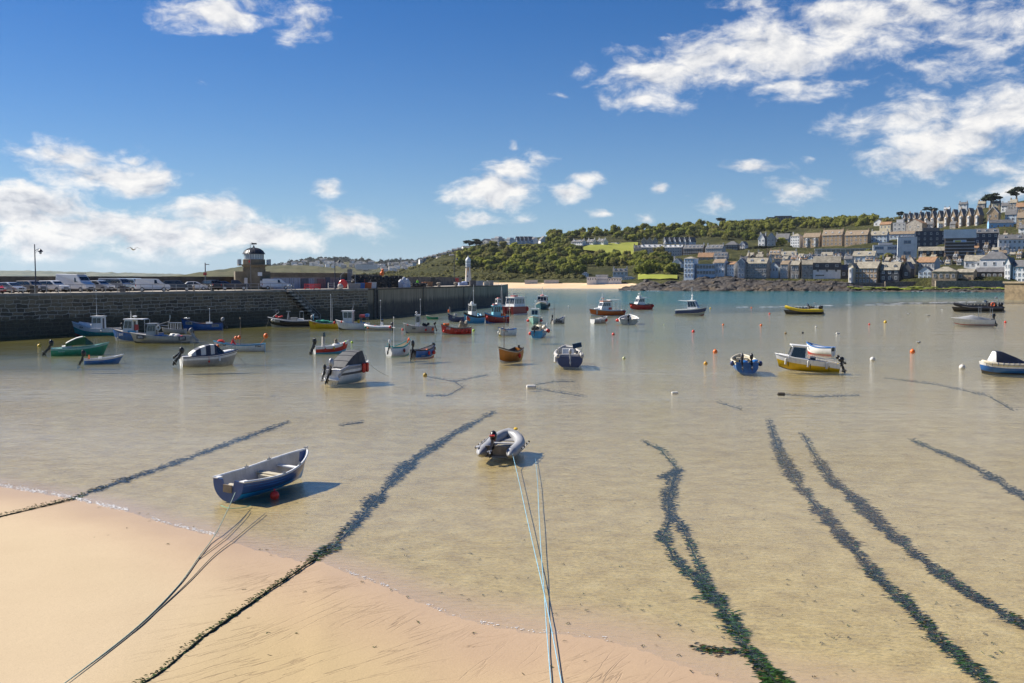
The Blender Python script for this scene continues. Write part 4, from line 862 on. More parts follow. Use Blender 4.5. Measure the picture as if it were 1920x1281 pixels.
b=Boat(948,630,214,4.9,1.8,'white sailing punt with blue gunwale and a pale mast',cat='sailing dinghy',name='sailing_punt')
b.form(fb=.75,bow=.3,stern=.15,draft=.25,tw=.7,full=1.9,rake=.15,qs=2.4,qb=1.05); b.hull([(0,BLUE),(.06,WHITE),(.8,YELLOW)],inner=GREYB,floor=.3,gun=BLUE,gr=.045); b.mast(-.8,4.4,CREAM,.06,z=.3); b.text('SS126',.7,.55,.28,GREY,1); b.seat(.3); b.seat(-1.3); b.ring(2.25,.35,.55,CREAM,.3,.12,'x','rope_fender'); b.part(MB().tube([(-.8,0,4.6),(.6,0,.8)],.02,5),'stay',STEEL); b.ball(2.3,-1,.2,WHITE,.4); b.part(MB().ell((1.2,.1,.95),(.3,.2,.12),8,5),'bundle',CGREY)
b=Boat(1013,634,78,4.6,2.0,'blue and white boat cluttered with gear, red buoys at both sides',cat='fishing boat',name='open_fishing_boat')
b.form(fb=.72,bow=.4,stern=.05,draft=.25,tw=.82,full=2.2,rake=.3); b.hull([(0,PGREY),(.18,SKYB),(.7,BLUE)],inner=GREYB,floor=.35,gun=GREYB,gr=.05,transom=SKYB); b.heap(-.9,.4,.85,(.6,.4,.4),NETK,'gear_heap','black heap of gear in the cluttered blue and white boat','gear',7,12); b.heap(.5,-.2,.9,(.7,.5,.45),CREAM,'gear_heap','cream heap of floats in the cluttered blue and white boat','gear',8,13); b.ball(-1.6,1,.2,BUOYR,.45); b.ball(.4,-1,.24,BUOYR,.7); b.ball(-.3,-1,.2,BUOYR,.75); b.mast(-.5,2.6,WHITE,.035,z=.5); b.outboard(.3,BLACK,1.0,25); b.part(MB().tube([(.8,-.6,.7),(.8,-.9,1.6)],.05,6),'post',WHITE)
b=Boat(1003,607,262,4.6,2.0,'mint green boat with small white cabin, bow towards the camera',cat='fishing boat',name='cabin_boat')
b.form(fb=.75,bow=.35,stern=.05,draft=.25,tw=.8,full=2.2,rake=.3); b.hull([(0,CREAM),(.12,MINT),(.85,TEAL)],inner=GREYB,floor=.35,gun=CREAM,gr=.05,fore=.6,foremat=MINT); b.wheelhouse(-.6,.4,1.1,.6,2.1,WHITE,front=.2,nside=1,nfront=2); b.ball(1.0,-1,.22,BUOYR,.4); b.ball(.6,1,.22,BUOYR,.4); b.mast(-.4,1.2,WHITE,.03,z=2.1)
b=Boat(1047,607,32,4.4,1.75,'black and white dinghy with tyres, a mast and dark outboard',cat='dinghy',name='tyre_hung_dinghy')
b.form(fb=.6,bow=.55,stern=.05,draft=.2,tw=.8,full=2.2,rake=.3); b.hull([(0,PGREY),(.75,DGREY)],inner=NAVY,floor=.25,gun=WHITE,gr=.05,transom=PGREY); b.mast(-1.6,3.0,BLACK,.05); b.outboard(0,BLACK,1.2,30)
for x in (-1.3,-.5): b.ring(x,-.88,.5,RUBBER,.24,.09,name='tyre_fender')
b.ball(.2,-1,.2,BLACK,.3)
# --- the cluster off the pier
b=Boat(856,604,196,5.6,2.2,'navy fishing boat with an orange buoy on its stem, leftmost of the pier cluster',cat='fishing boat',name='fishing_boat')
b.form(fb=.9,bow=.75,stern=.05,draft=.35,tw=.78,full=1.8,rake=.4); b.hull([(0,WHITE),(.05,NAVY),(.74,STONEW)],inner=GREYB,floor=.4,gun=CREAM,gr=.05,fore=.75,foremat=GREYB); b.text('PZ12',1.2,.8,.36,WHITE,1); b.part(MB().tube([(2.3,0,1.5),(2.5,0,2.7)],.05,6).tube([(2.0,0,1.5),(2.3,0,2.6)],.05,6),'bow_davit',GREYB); b.ball(2.7,1,.28,BUOYO,1.9); b.ball(2.6,1,.2,BLACK,.95); b.box('gear_box',(.4,0,1.2),(.9,.9,.5),GREYB)
b=Boat(887,607,218,7.4,2.9,'blue fishing boat with white wheelhouse, black rail and a mast with radar',cat='fishing boat',name='fishing_boat')
b.form(fb=1.15,bow=.75,stern=.1,draft=.4,tw=.82,full=2.0,rake=.4,qs=3,qb=1.1); b.hull([(0,BLACK),(.16,SKYB),(.9,DRED)],inner=GREYB,floor=.5,gun=BLACK,gr=.06,fore=.66,foremat=WHITE); b.wheelhouse(-.4,1.6,2.0,1.1,3.2,WHITE,front=.35,nside=2,nfront=3,top=.88); b.mast(.0,3.2,WHITE,.07,z=3.2); b.part(MB().lathe([(.5,0),(.45,.25),(.2,.4)],10,(.7,0,3.3)),'radar_dome',WHITE); b.ball(2.9,1,.36,BUOYR,.9); b.ball(2.6,-1,.36,BUOYR,.95); b.ball(2.4,1,.3,BUOYO,.7); b.line((3.2,0,1.9),(.1,0,6.2),.02,STEEL,0,'forestay'); b.heap(-2.3,0,1.1,(.7,.7,.5),SKYB,'net_heap','blue heap of net behind the wheelhouse of the blue fishing boat','net',8,14); b.marks(2.0,1.42,CREAM,1)
b=Boat(931,606,200,7.4,2.8,'dark red fishing boat with turquoise wheelhouse and blue bottom',cat='fishing boat',name='fishing_boat')
b.form(fb=1.1,bow=.7,stern=.1,draft=.4,tw=.82,full=2.0,rake=.4,qs=3,qb=1.1); b.hull([(0,SKYB),(.10,DRED),(.72,BLUE)],inner=GREYB,floor=.5,gun=SKYB,gr=.06,fore=.66,foremat=SKYB); b.wheelhouse(-1.0,1.5,1.9,1.05,2.9,M('turquoise paint',(.22,.50,.58),.4,.1),front=.3,nside=3,nfront=3,roof=M('turquoise paint',(.2,.5,.6)),ov=.2); b.box('life_raft',(.6,0,3.1),(1.3,1.0,.25),M('red white raft',(.6,.2,.18),.5)); b.text('SS88',-2.0,.75,.34,SKYB,1)
for x,sg,r in ((3.2,1,.36),(3.0,-1,.34),(.9,1,.2),(-1.9,1,.24),(-2.8,1,.24),(-3.4,1,.24)): b.ball(x,sg,r,BUOYR,.85)
b.line((3.4,0,1.7),(3.0,1.6,-.1),.03,CREAM,0,'bow_rope'); b.mast(-.3,1.2,WHITE,.04,z=2.9); b.heap(-2.2,0,1.2,(.7,.6,.4),BUOYO,'buoy_heap','orange buoys heaped aft of the turquoise wheelhouse','buoys',6,15)
b=Boat(934,581,215,6.8,2.5,'white and teal cabin boat with tall A-frame mast at the pier end',cat='fishing boat',name='cabin_boat')
b.form(fb=1.1,bow=.6,stern=.1,draft=.4,tw=.82,full=2.0,rake=.4); b.hull([(0,WHITE),(.3,TEAL)],inner=GREYB,floor=.5,gun=WHITE,gr=.06,fore=.6,foremat=WHITE); b.wheelhouse(-1.2,1.6,1.9,1.0,2.7,WHITE,front=.4,nside=3,nfront=3); b.box('life_raft',(-.2,0,2.95),(1.5,1.1,.3),M('red white raft',(.6,.2,.18))); b.part(MB().tube([(-2.4,-.5,1.2),(-2.0,0,6.6)],.08,6).tube([(-2.4,.5,1.2),(-2.0,0,6.6)],.08,6).tube([(-1.4,0,3.0),(-2.0,0,6.4)],.06,6),'aframe_mast',GREYB)
b=Boat(964,590,238,8.6,4.0,'dark red twin-hulled passenger boat with a long white cabin',cat='passenger boat',name='passenger_catamaran')
b.form(fb=1.7,bow=.15,stern=.0,draft=.15,tw=.95,full=4.5,rake=.2,tm=.5,qs=6,qb=3.5); 
mb=MB()
for sg in (1,-1): mb.prism([(-4.3,-.4),(4.0,-.4),(4.5,1.75),(-4.3,1.7)],sg*1.1,sg*2.0,0,'xz')
mb.box((-.1,0,1.25),(8.3,2.4,.9)); b.part(mb,'hull',DRED,None); 
mb=MB()
for sg in (1,-1): mb.prism([(-4.35,-.45),(4.03,-.45),(4.10,.10),(-4.35,.10)],sg*1.08,sg*2.03,0,'xz')
b.part(mb,'boot_top',WHITE,None); b.box('deck',(0,0,1.74),(8.6,4.1,.10),WHITE); b.wheelhouse(-3.4,3.2,3.4,1.78,3.75,WHITE,front=.5,nside=6,nfront=4,wz=(.3,.85),ov=.2); b.part(MB().box((.4,0,4.05),(2.2,1.4,.35)),'life_raft',M('red white raft',(.6,.2,.18)),None); b.rail([(-3,1.2,4.6),(3,1.2,4.6)],STEEL,.03,posts=4,z0=3.8); b.rail([(-3,-1.2,4.6),(3,-1.2,4.6)],STEEL,.03,posts=4,z0=3.8); b.mast(1.6,1.4,WHITE,.04,z=3.9); b.part(MB().ell((-4.4,1.9,1.1),.6,10,7).ell((-4.4,1.2,1.1),.45,10,7),'fender',BUOYR); b.mast(-4.0,2.6,BLACK,.04,y=1.8,z=1.8)
b=Boat(1016,581,262,6.6,2.7,'navy and green cabin boat with rounded white cabin, bow to the camera',cat='fishing boat',name='cabin_boat')
b.form(fb=1.1,bow=.6,stern=.1,draft=.4,tw=.82,full=2.3,rake=.5); b.hull([(0,CREAM),(.12,M('deep teal paint',(.02,.10,.14),.35)),(.85,DGREY)],inner=GREYB,floor=.5,gun=CREAM,gr=.06,fore=.55,foremat=CREAM); b.wheelhouse(-1.4,1.2,2.1,1.1,2.9,WHITE,front=.5,nside=2,nfront=3,top=.85); b.mast(-.3,1.9,WHITE,.06,z=2.9); b.part(MB().ell((.2,0,3.05),(.5,.4,.2),9,5),'life_raft',M('red white raft',(.6,.2,.18))); b.text('PS7',2.0,1.2,.5,WHITE,1); b.sausage(.4,1,.16,.8,BLACK,1.0); b.rail([(.6,1.0,1.5),(2.4,.6,2.1),(3.2,0,2.2),(2.4,-.6,2.1),(.6,-1.0,1.5)],STEEL,.03,posts=5)
# --- middle
b=Boat(1136,593,200,7.9,2.7,'orange pilot-style boat with white cabin, orange roof rim and white awning',cat='motorboat',name='pilot_boat')
b.form(fb=1.0,bow=.45,stern=.1,draft=.4,tw=.84,full=2.1,rake=.5,qs=3,qb=1.1); b.hull([(0,WHITE),(.06,BLACK),(.10,M('vermilion paint',(.60,.13,.02),.35,.1)),(.66,WHITE),(.9,BLACK)],inner=GREYB,floor=.5,gun=WHITE,gr=.06,fore=.55,foremat=WHITE); b.wheelhouse(-.6,1.9,1.9,1.0,2.75,WHITE,front=.7,nside=4,nfront=3,wz=(.5,.85),roof=M('orange roof rim',(.6,.2,.08),.4)); b.cover([(1.3,.8,1.05,.5,1.75),(2.3,.55,1.2,.35,1.55),(2.9,.35,1.35,.2,1.5)],WHITE,'cuddy_top')
b.part(MB().box((-1.65,0,3.0),(2.5,1.9,.1)),'awning',WHITE,None)
for x in (-.8,-1.7,-2.8):
    for y in (.85,-.85): b.rail([(x,y,1.0),(x,y,3.0)],STEEL,.03,'awning_post')
b.part(MB().tube([(1.0,0,2.8),(1.1,0,4.3)],.06,6).ell((.9,0,3.4),(.3,.3,.25),9,6).tube([(1.7,0,2.8),(1.1,0,3.7)],.05,6),'radar_mast',WHITE); b.sausage(2.7,1,.14,1.0,STONEW,.8); b.ball(-3.7,1,.25,RED,.8); b.box('ring_board',(-.4,1.0,1.4),(.7,.08,.4),RED); b.rail([(3.0,.7,1.9),(3.7,.0,2.0),(3.0,-.7,1.9)],STEEL,.02,posts=3)
b=Boat(1200,581,205,6.6,2.5,'red boat with white raked cabin and a rear canopy, beyond the orange boat',cat='motorboat',name='pilot_boat')
b.form(fb=1.05,bow=.45,stern=.25,draft=.4,tw=.8,full=2.0,rake=.5,qs=3,qb=1.1); b.hull([(0,DGREY),(.06,RED),(.76,WHITE)],inner=GREYB,floor=.5,gun=DGREY,gr=.06,fore=.55,foremat=WHITE); b.wheelhouse(-.8,1.7,1.8,1.05,2.7,WHITE,front=.9,nside=3,nfront=3,wz=(.45,.85),roofx=1.3); b.part(MB().box((.4,0,3.0),(.8,.8,.4)).tube([(.2,0,3.0),(.2,0,4.1)],.06,6).ell((.5,0,3.6),(.3,.3,.12),8,5),'radar_mast',WHITE); b.ball(3.1,1,.28,BUOYR,.85); b.ball(-3.1,1,.3,BUOYR,.85); b.rail([(1.5,.8,1.7),(2.8,.5,1.9),(3.3,0,2.0),(2.8,-.5,1.9),(1.5,-.8,1.7)],STEEL,.025,posts=5)
b=Boat(1126,607,38,3.9,1.6,'small white open dinghy with red fenders, below the orange pilot-style boat',cat='dinghy',name='white_dinghy'); b.form(fb=.65,bow=.4,stern=.0,draft=.2,tw=.85,full=2.6,rake=.3); b.hull([(0,WHITE),(.15,PGREY)],inner=PGREY,floor=.25,gun=WHITE,gr=.05); b.ball(1.5,-1,.22,BUOYR,.5); b.ball(1.2,-1,.18,BUOYR,.4); b.cover([(-.6,.6,.6,.4,.8),(.6,.6,.65,.4,.9)],PGREY,'hatch'); b.box('side_step',(-.6,-.82,.4),(.12,.06,.7),WHITE); b.box('engine_box',(.9,.2,.85),(.3,.3,.5),DGREY)
b=Boat(1179,609,82,4.2,2.4,'white open boat seen stern-on with a black outboard and one red buoy',cat='dinghy',name='white_dinghy'); b.form(fb=.72,bow=.5,stern=.0,draft=.2,tw=.86,full=2.5,rake=.3); b.hull([(0,WHITE),(.3,STONEW)],inner=PGREY,floor=.25,gun=WHITE,gr=.06,transom=STONEW); b.outboard(0,BLACK,1.1,10); b.ball(-.2,1,.22,BUOYR,.5); b.box('side_bench',(0,-.75,.6),(2.6,.4,.3),WHITE); b.box('side_bench',(0,.75,.6),(2.6,.4,.3),PGREY); b.box('stern_pad',(-2.15,-.8,.75),(.2,.6,.08),GREYB)
b=Boat(1296,592,335,6.9,2.6,'white and navy cruiser with wraparound windows and a rear sunshade',cat='motorboat',name='motor_cruiser',pitch=-1.5)
b.form(fb=1.15,bow=.42,stern=-.1,draft=.35,tw=.88,full=2.2,rake=.8,qs=3.2,qb=1.1); b.hull([(0,WHITE),(.12,NAVY),(.52,CREAM),(.82,DRED)],inner=GREYB,floor=.6,gun=WHITE,gr=.07,fore=.5,foremat=WHITE,transom=NAVY); b.wheelhouse(-.6,2.0,2.0,1.15,2.75,WHITE,front=.9,nside=3,nfront=3,wz=(.3,.88),top=.85); b.part(MB().box((-1.6,0,2.75),(2.4,1.9,.09),ry=.08),'sunshade',WHITE,None); b.part(MB().tube([(.2,-.6,2.8),(.4,0,3.6)],.06,6).tube([(.2,.6,2.8),(.4,0,3.6)],.06,6).ell((.4,0,3.75),(.25,.25,.15),8,5).tube([(.4,0,3.8),(.3,0,4.6)],.04,6).box((.3,0,4.9),(.18,.18,.7)),'radar_arch',WHITE); b.box('swim_platform',(-3.7,0,.1),(.6,1.8,.1),WOOD); b.rail([(1.6,.9,1.7),(2.9,.5,1.95),(3.6,0,2.0),(2.9,-.5,1.95),(1.6,-.9,1.7)],STEEL,.02,posts=5)
b=Boat(1508,589,182,8.4,2.7,'yellow rigid inflatable with a row of black seats',cat='rigid inflatable',name='rigid_inflatable'); b.form(fb=.65,bow=.2,stern=0,draft=.3,tw=.9,full=2.4,rake=.5); b.hull([(0,DGREY),(.4,BLACK)],inner=DGREY,floor=.35,gun=None); b.collar(.3,RIBY,z=.68,bow=.75,cone=.5)
for k in range(4):
    for y in (.4,-.4): b.part(MB().box((1.6-k*.75,y,.85),(.5,.36,.5)).box((1.38-k*.75,y,1.25),(.08,.36,.4)),'seat',BLACK,None)
b.console(-1.5,1.1,1.2,DGREY,.4); b.part(MB().tube([(-3.0,.9,.8),(-3.0,.9,2.1),(-3.0,-.9,2.1),(-3.0,-.9,.8)],.05,6).box((-2.9,0,2.2),(.3,.9,.15)),'stern_arch',STEEL); b.outboard(.5,BLACK,1.7,25); b.outboard(-.5,BLACK,1.7,25); b.heap(-2.0,0,1.2,(.5,.5,.4),BLACK,'gear_heap','dark gear piled behind the seats of the yellow rigid inflatable','gear',6,16)
b=Boat(1833,584,183,11.5,3.0,'long black rigid inflatable with seats and an orange lifebuoy aft',cat='rigid inflatable',name='rigid_inflatable'); b.form(fb=.75,bow=.25,stern=0,draft=.35,tw=.9,full=2.4,rake=.6); b.hull([(0,RIBK),(.45,BLACK)],inner=DGREY,floor=.4,gun=None); b.collar(.33,RIBK,z=.8,bow=.85,cone=.6)
b.part(MB().tube([(-5.4,1.75,.75),(-1,1.83,.78),(2.0,1.75,.85),(4.0,1.2,1.1)],.05,6),'pale_rubbing_strake',GREYB)
for k in range(6):
    for y in (.5,-.5): b.part(MB().box((2.4-k*.85,y,1.05),(.5,.4,.6)).box((2.18-k*.85,y,1.5),(.08,.4,.4)),'seat',BLACK,None)
b.console(-2.8,1.3,1.5,BLACK,.4); b.ring(-3.3,1.3,1.5,LIFE,.42,.12); b.part(MB().tube([(-4.8,1.0,.8),(-4.8,1.0,2.6),(-4.8,-1.0,2.6),(-4.8,-1.0,.8)],.06,6).ell((-4.8,0,3.0),(.4,.4,.2),9,5),'stern_arch',STEEL); b.outboard(.5,BLACK,1.9,25); b.outboard(-.5,BLACK,1.9,25); b.heap(-4.2,0,1.3,(.6,.8,.6),BLACK,'gear_heap','black gear piled aft on the black rigid inflatable','gear',7,17)
b=Boat(1827,611,176,6.9,2.4,'white motorboat with a red stripe under a pale grey cover, below the black inflatable',cat='motorboat',name='covered_motorboat'); b.form(fb=.9,bow=.3,stern=.0,draft=.3,tw=.86,full=2.2,rake=.8,qs=3.2,qb=1.2); b.hull([(0,WHITE),(.62,RED),(.70,WHITE)],inner=None,gun=WHITE,gr=.05,transom=PGREY); b.cover([(-2.6,1.05,.92,.8,1.15),(-1.2,1.1,.95,.8,1.35),(.2,1.1,.98,.7,1.6),(1.2,.95,1.02,.4,1.45),(2.6,.5,1.15,.2,1.25),(3.3,.15,1.2,.08,1.24)],CGREY); b.part(MB().tube([(-.6,.9,1.0),(-.6,.9,2.9)],.04,5).tube([(-1.0,.9,1.0),(-1.0,.9,2.9)],.04,5).tube([(-.6,.9,2.4),(-1.0,.9,2.4)],.03,5).tube([(-.6,.9,2.8),(-1.0,.9,2.8)],.03,5),'rod_rack',STEEL); b.part(MB().tube([(-2.6,.9,1.0),(-2.6,.9,2.7)],.04,5).tube([(-3.0,.9,1.0),(-3.0,.9,2.7)],.04,5).tube([(-2.6,.9,2.6),(-3.0,.9,2.6)],.03,5).tube([(-2.6,.9,2.1),(-3.0,.9,2.1)],.03,5),'rod_rack',STEEL); b.outboard(.0,BLACK,1.6,20); b.box('stern_box',(-3.2,.6,.8),(.5,.7,.5),BLACK)
b=Boat(1884,702,170,4.6,2.2,'white and blue boat with rope fender rim under a navy cover at the right edge',cat='motorboat',name='rope_rimmed_boat'); b.form(fb=.66,bow=.25,stern=.0,draft=.2,tw=.88,full=2.8,rake=.3,qs=3.2,qb=1.4); b.hull([(0,WHITE),(.28,BLUE),(.7,DGREY)],inner=None,gun=None); b.collar(.13,CREAM,z=.66,bow=.22,cone=.05,name='rope_fender'); b.cover([(-1.6,.85,.75,.6,.9),(-.7,.9,.78,.7,1.25),(.5,.88,.8,.66,1.65),(1.1,.8,.85,.6,1.7)],CNAVY); b.cover([(1.08,.8,.85,.58,1.68),(1.5,.65,.9,.5,1.0)],WHITE,'windscreen_panel'); b.outboard(0,M('silver grey cowl',(.45,.46,.47),.35,.1),1.3,35,leg=GREYB)
for k in range(9): b.ring(1.9-k*.45,(b.beam(1.9-k*.45)-.05),.72,NAVY,.14,.02,'x','rope_binding')
b=Boat(1520,697,170,6.0,2.3,'yellow and white cabin boat with brown cabin door, stern rails and hanging white fenders',cat='motorboat',name='cabin_boat',pitch=-5,sink=.12)
b.form(fb=1.0,bow=.32,stern=-.15,draft=.3,tw=.84,full=2.3,rake=.5,qs=3,qb=1.2); b.hull([(0,WHITE),(.40,YELLOW),(.93,BLACK)],inner=CREAM,floor=.45,gun=WHITE,gr=.06,fore=.5,foremat=WHITE,transom=YELLOW); b.wheelhouse(.3,2.0,1.7,1.0,2.35,WHITE,front=.35,nside=1,nfront=2,wz=(.12,.88),top=.86); b.cover([(1.8,.85,1.1,.6,1.3),(2.4,.6,1.2,.4,1.35),(2.8,.3,1.3,.15,1.36)],WHITE,'cuddy_top'); b.part(MB().box((.26,.05,1.55),(.05,.6,1.0)),'cabin_door',WOOD,None); b.part(MB().lathe([(.13,0),(.13,.03)],10,(0,0,0)),'name_plate',CREAM)
b.rail([(.2,1.0,1.35),(-1.6,.98,1.25),(-2.6,.85,1.15)],WHITE,.03,posts=4); b.rail([(.2,-1.0,1.35),(-1.6,-.98,1.25),(-2.6,-.85,1.15)],WHITE,.03,posts=4); b.outboard(.35,BLACK,1.3,20); b.outboard(-.5,BLACK,.95,55,z=1.2)
for x in (2.2,.1,-1.7): b.sausage(x,1,.11,.7,BUOYW,.62); b.part(MB().tube([(x-.25,b.side(x-.25,.6)+.02,.62),(x-.3,b.side(x-.3,.2)+.02,.1)],.03,5),'dark_strap',BLACK)
b.rail([(2.4,.5,1.3),(2.4,.5,1.9),(2.9,.1,2.0)],STEEL,.02,'pulpit'); b.part(MB().box((-.5,-.4,.9),(.5,.5,.8)),'steering_post',DGREY,None)
b=Boat(1540,666,128,4.6,1.75,'white and blue open rowing boat with red line, behind the yellow cabin boat',cat='rowing boat',name='rowing_boat'); b.form(fb=.62,bow=.38,stern=.05,draft=.2,tw=.72,full=2.0,rake=.3); b.hull([(0,BLUE),(.1,WHITE),(.72,RED)],inner=WHITE,floor=.2,gun=BLUE,gr=.05,transom=WHITE); b.seat(.5,.42,WHITE); b.seat(-.9,.42,CREAM); b.box('bow_panel',(1.75,0,.6),(.06,.8,.5),NAVY); b.box('stern_panel',(-2.33,.1,.5),(.06,.7,.35),BLACK)
b=Boat(1394,698,84,4.6,2.15,'blue boat seen stern-on with cream interior, two dark outboards and blue cushions',cat='motorboat',name='open_motorboat'); b.form(fb=.72,bow=.3,stern=.0,draft=.2,tw=.9,full=2.6,rake=.3,qs=3.5,qb=1.4); b.hull([(0,CREAM),(.2,BLUE)],inner=CREAM,floor=.25,gun=CREAM,gr=.08,transom=BLUE); b.outboard(.45,DGREY,1.05,35); b.outboard(-.35,BLACK,1.05,35)
b.loose(MB().ell((-1.7,-.75,.78),(.4,.3,.14),9,5,0,.2).ell((-1.6,.1,.72),(.4,.3,.12),9,5,0,.2),'cushion',BLUE,'blue cushions along the stern of the stern-on cream and blue boat','cushions'); b.ball(-1.6,1,.2,NAVY,.6); b.ball(-1.6,-1,.2,NAVY,.6); b.seat(.2,.5,CREAM,.4); b.box('bow_locker',(1.5,0,.75),(.6,1.0,.15),CREAM)
# --- buoys
def buoy(px,py,m,r,label,shape='ball',group='mooring buoys on the water'):
    p=at(px,py); mb=MB()
    if shape=='ball': mb.ell((0,0,r*.35),r,12,8); mb.tube([(0,0,r*1.25),(0,0,r*1.5)],r*.12,6); mb.lathe([(r*.16,0),(r*.16,.05)],6,(0,0,r*1.45))
    else: r*=.6; mb.tube([(-r*2,0,r*.2),(-r*1.7,0,r*.2),(r*1.7,0,r*.2),(r*2,0,r*.2)],[r*.5,r,r,r*.5],10); mb.tube([(-r*2.4,0,r*.2),(-r*2,0,r*.2)],r*.15,6)
    o=mb.build('mooring_buoy',m,None,loc=(p.x,p.y,0),rz=random.uniform(-.3,.3)); tag(o,label,'buoy',group)
for px,py,m,r,lab,sh in ((1150,628,BUOYR,.2,'red buoy standing alone below the two white dinghies','ball'),(1300,623,BUOYR,.22,'red buoy below the white and navy cruiser','ball'),(1356,610,BUOYO,.17,'orange buoy up right of the red buoy under the cruiser','ball'),(1409,578,BUOYO,.22,'orange-red buoy left of the yellow inflatable, near the turquoise water','ball'),(1443,589,BUOYR,.2,'red buoy just left of the bow of the yellow inflatable','ball'),(1427,611,BUOYO,.2,'bright orange buoy left below the yellow inflatable','ball'),(1341,661,BUOYO,.23,'orange buoy beyond the stern-on blue boat with cushions','ball'),(1323,683,M('amber buoy',(.65,.33,.03),.5,.1),.17,'amber buoy left of the stern-on blue boat with cushions','ball'),(1170,673,M('pale lime buoy',(.55,.58,.30),.5,.1),.15,'small pale lime buoy in the open middle water','ball'),(1473,626,M('brown buoy',(.25,.16,.06),.6,.2),.17,'small brown buoy above the yellow cabin boat','ball'),(1505,625,BLACK,.16,'small black float beyond the yellow cabin boat','ball'),(1530,614,BUOYW,.16,'tiny white float below the yellow inflatable','ball'),(1571,626,BUOYW,.24,'white barrel-shaped float lying on the water right of the black float','cyl'),(1630,609,BUOYR,.16,'small red buoy next to the yellow one at the right','ball'),(1660,605,BUOYY,.26,'yellow buoy next to the small red one at the right','ball'),(1711,661,BUOYO,.25,'bright orange buoy alone in the right-hand shallows','ball'),(1636,676,BUOYW,.24,'white ball buoy left of the bright orange buoy','ball'),(1804,691,BUOYW,.25,'white ball buoy left of the navy-covered boat','ball'),(1885,605,BUOYR,.2,'red buoy right of the grey-covered motorboat','ball'),(1332,579,BUOYY,.22,'yellow buoy just right of the white and navy cruiser','ball'),(797,705,M('yellow black buoy',(.45,.30,.04),.6,.5,9),.17,'yellow and dark buoy at the bend of the weedy line','ball'),(755,619,BUOYR,.17,'red buoy at the bow of the boat numbered SS60','ball'),(888,621,M('lime buoy',(.45,.65,.05),.5),.2,'lime yellow buoy at the stern of the red open boat','ball'),(515,932,BUOYR,.16,'red buoy floating beside the blue rowing boat','ball'),(74,650,BUOYY,.22,'pale yellow buoy left of the green motorboat','ball'),(1265,738,BUOYW,.18,'long pale float lying in the middle shallows','cyl'),(996,727,BUOYW,.28,'pale log-like float at the head of a weedy line','cyl'),(1465,740,M('dark float',(.06,.05,.04),.7,.3),.2,'dark float with a faint line in the right shallows','cyl'),(660,643,M('lime buoy',(.45,.65,.05)),.15,'lime buoy off the bow of the red flanked boat','ball'),(1245,609,M('pale lime buoy',(.5,.5,.3)),.1,'speck-like pale float between the dinghies and the cruiser','ball'),(1066,575,BUOYW,.2,'small white float on the turquoise water right of the navy cabin boat','ball')):
    buoy(px,py,m,r,lab,sh)
# --- gulls
def gull(p,rz,pose,label,sc=1.0):
    e=empty('gull',p,rz,label,'gull'); GW=M('gull white',(.72,.72,.70),.8,.05); GG=M('gull grey',(.30,.31,.33),.8,.1)
    mb=MB(); prof=[(.0,-.30),(.03,-.27),(.075,-.12),(.085,.0),(.07,.11),(.045,.17),(.05,.22),(.035,.27),(.0,.30)]
    mb.lathe([(max(.004,r),z) for r,z in prof],10); mb.v=[(v[2]*sc,v[1]*sc,(v[0]*1.05+(.05*max(0,v[2]-.1)/.2))*sc+.10*sc) for v in mb.v]
    mb.tube([(.29*sc,0,.14*sc),(.37*sc,0,.125*sc)],[.016*sc,.004*sc],6); mb.build('body',GW,e)
    for s in (1,-1):
        w=MB()
        if pose=='fly': L_=[(.10,.05,.12),(.06,.35,.30),(-.05,.72,.16)];R_=[(-.10,.05,.12),(-.10,.35,.28),(-.12,.70,.15)]
        else: L_=[(.10,.07,.15),(-.1,.10,.17),(-.38,.03,.12)];R_=[(.06,.085,.06),(-.1,.10,.07),(-.38,.03,.10)]
        pts=[Vector((x*sc,s*y*sc,z*sc)) for x,y,z in L_]; pr=[Vector((x*sc,s*y*sc,z*sc)) for x,y,z in R_]
        for i in range(2): w.slab([pts[i],pr[i],pr[i+1],pts[i+1]][::s],.012*sc)
        w.build('wing',GG,e,smooth=None)
    return e
gull(atD(250,470,70),2.6,'fly','dark gull gliding in the sky left of the old lighthouse',.8)
p=at(1703,596); gull((p.x,p.y,.6),.8,'fly','pale gull beating its wings low over the right-hand shallows',1.5)
for px,py,lab in ((1740,593,'gull sitting on the sandbar right of the flapping gull'),(1766,582,'gull resting on the far side of the sandbar'),(1722,644,'gull floating in the shallows above the bright orange buoy'),(1812,582,'gull floating just left of the black rigid inflatable')):
    p=at(px,py); gull((p.x,p.y,-.02),random.uniform(0,6),'sit',lab,1.4)
# ---------------------------------------------------------------- the quay
DK=5.55
WB=[(-500,662),(-300,651),(0,634),(418,612),(690,596),(860,578.5),(939,570.5)]
def Wp(px): return at(px,lerp(WB,px))
def Tan(px): a,b=Wp(px-4),Wp(min(px+4,939.0)); return (b-a).normalized()
def Q(px,back,z=DK):
    B=Wp(px); r=Vector((B.x,B.y,0)).normalized(); T=Tan(px)
    k=abs(r.x*T.y-r.y*T.x); p=B+r*(back/k); return Vector((p.x,p.y,z))
def Nrm(px): T=Tan(px); return Vector((-T.y,T.x,0))   # away from the water
m_gran,nt,b=newmat('quay granite'); L=nt.links
uv=nt.nodes.new('ShaderNodeUVMap'); uv.uv_map='wall'
wn=nn(nt,'ShaderNodeTexNoise',i_Scale=.9,i_Detail=3.0); L.new(uv.outputs[0],wn.inputs['Vector'])
dv=nn(nt,'ShaderNodeVectorMath',operation='MULTIPLY_ADD'); L.new(wn.outputs['Color'],dv.inputs[0]); dv.inputs[1].default_value=(.85,.55,0); L.new(uv.outputs[0],dv.inputs[2])
br=nt.nodes.new('ShaderNodeTexBrick'); L.new(dv.outputs[0],br.inputs['Vector']); br.offset=.43; br.squash=1.5; br.squash_frequency=2; br.offset_frequency=3
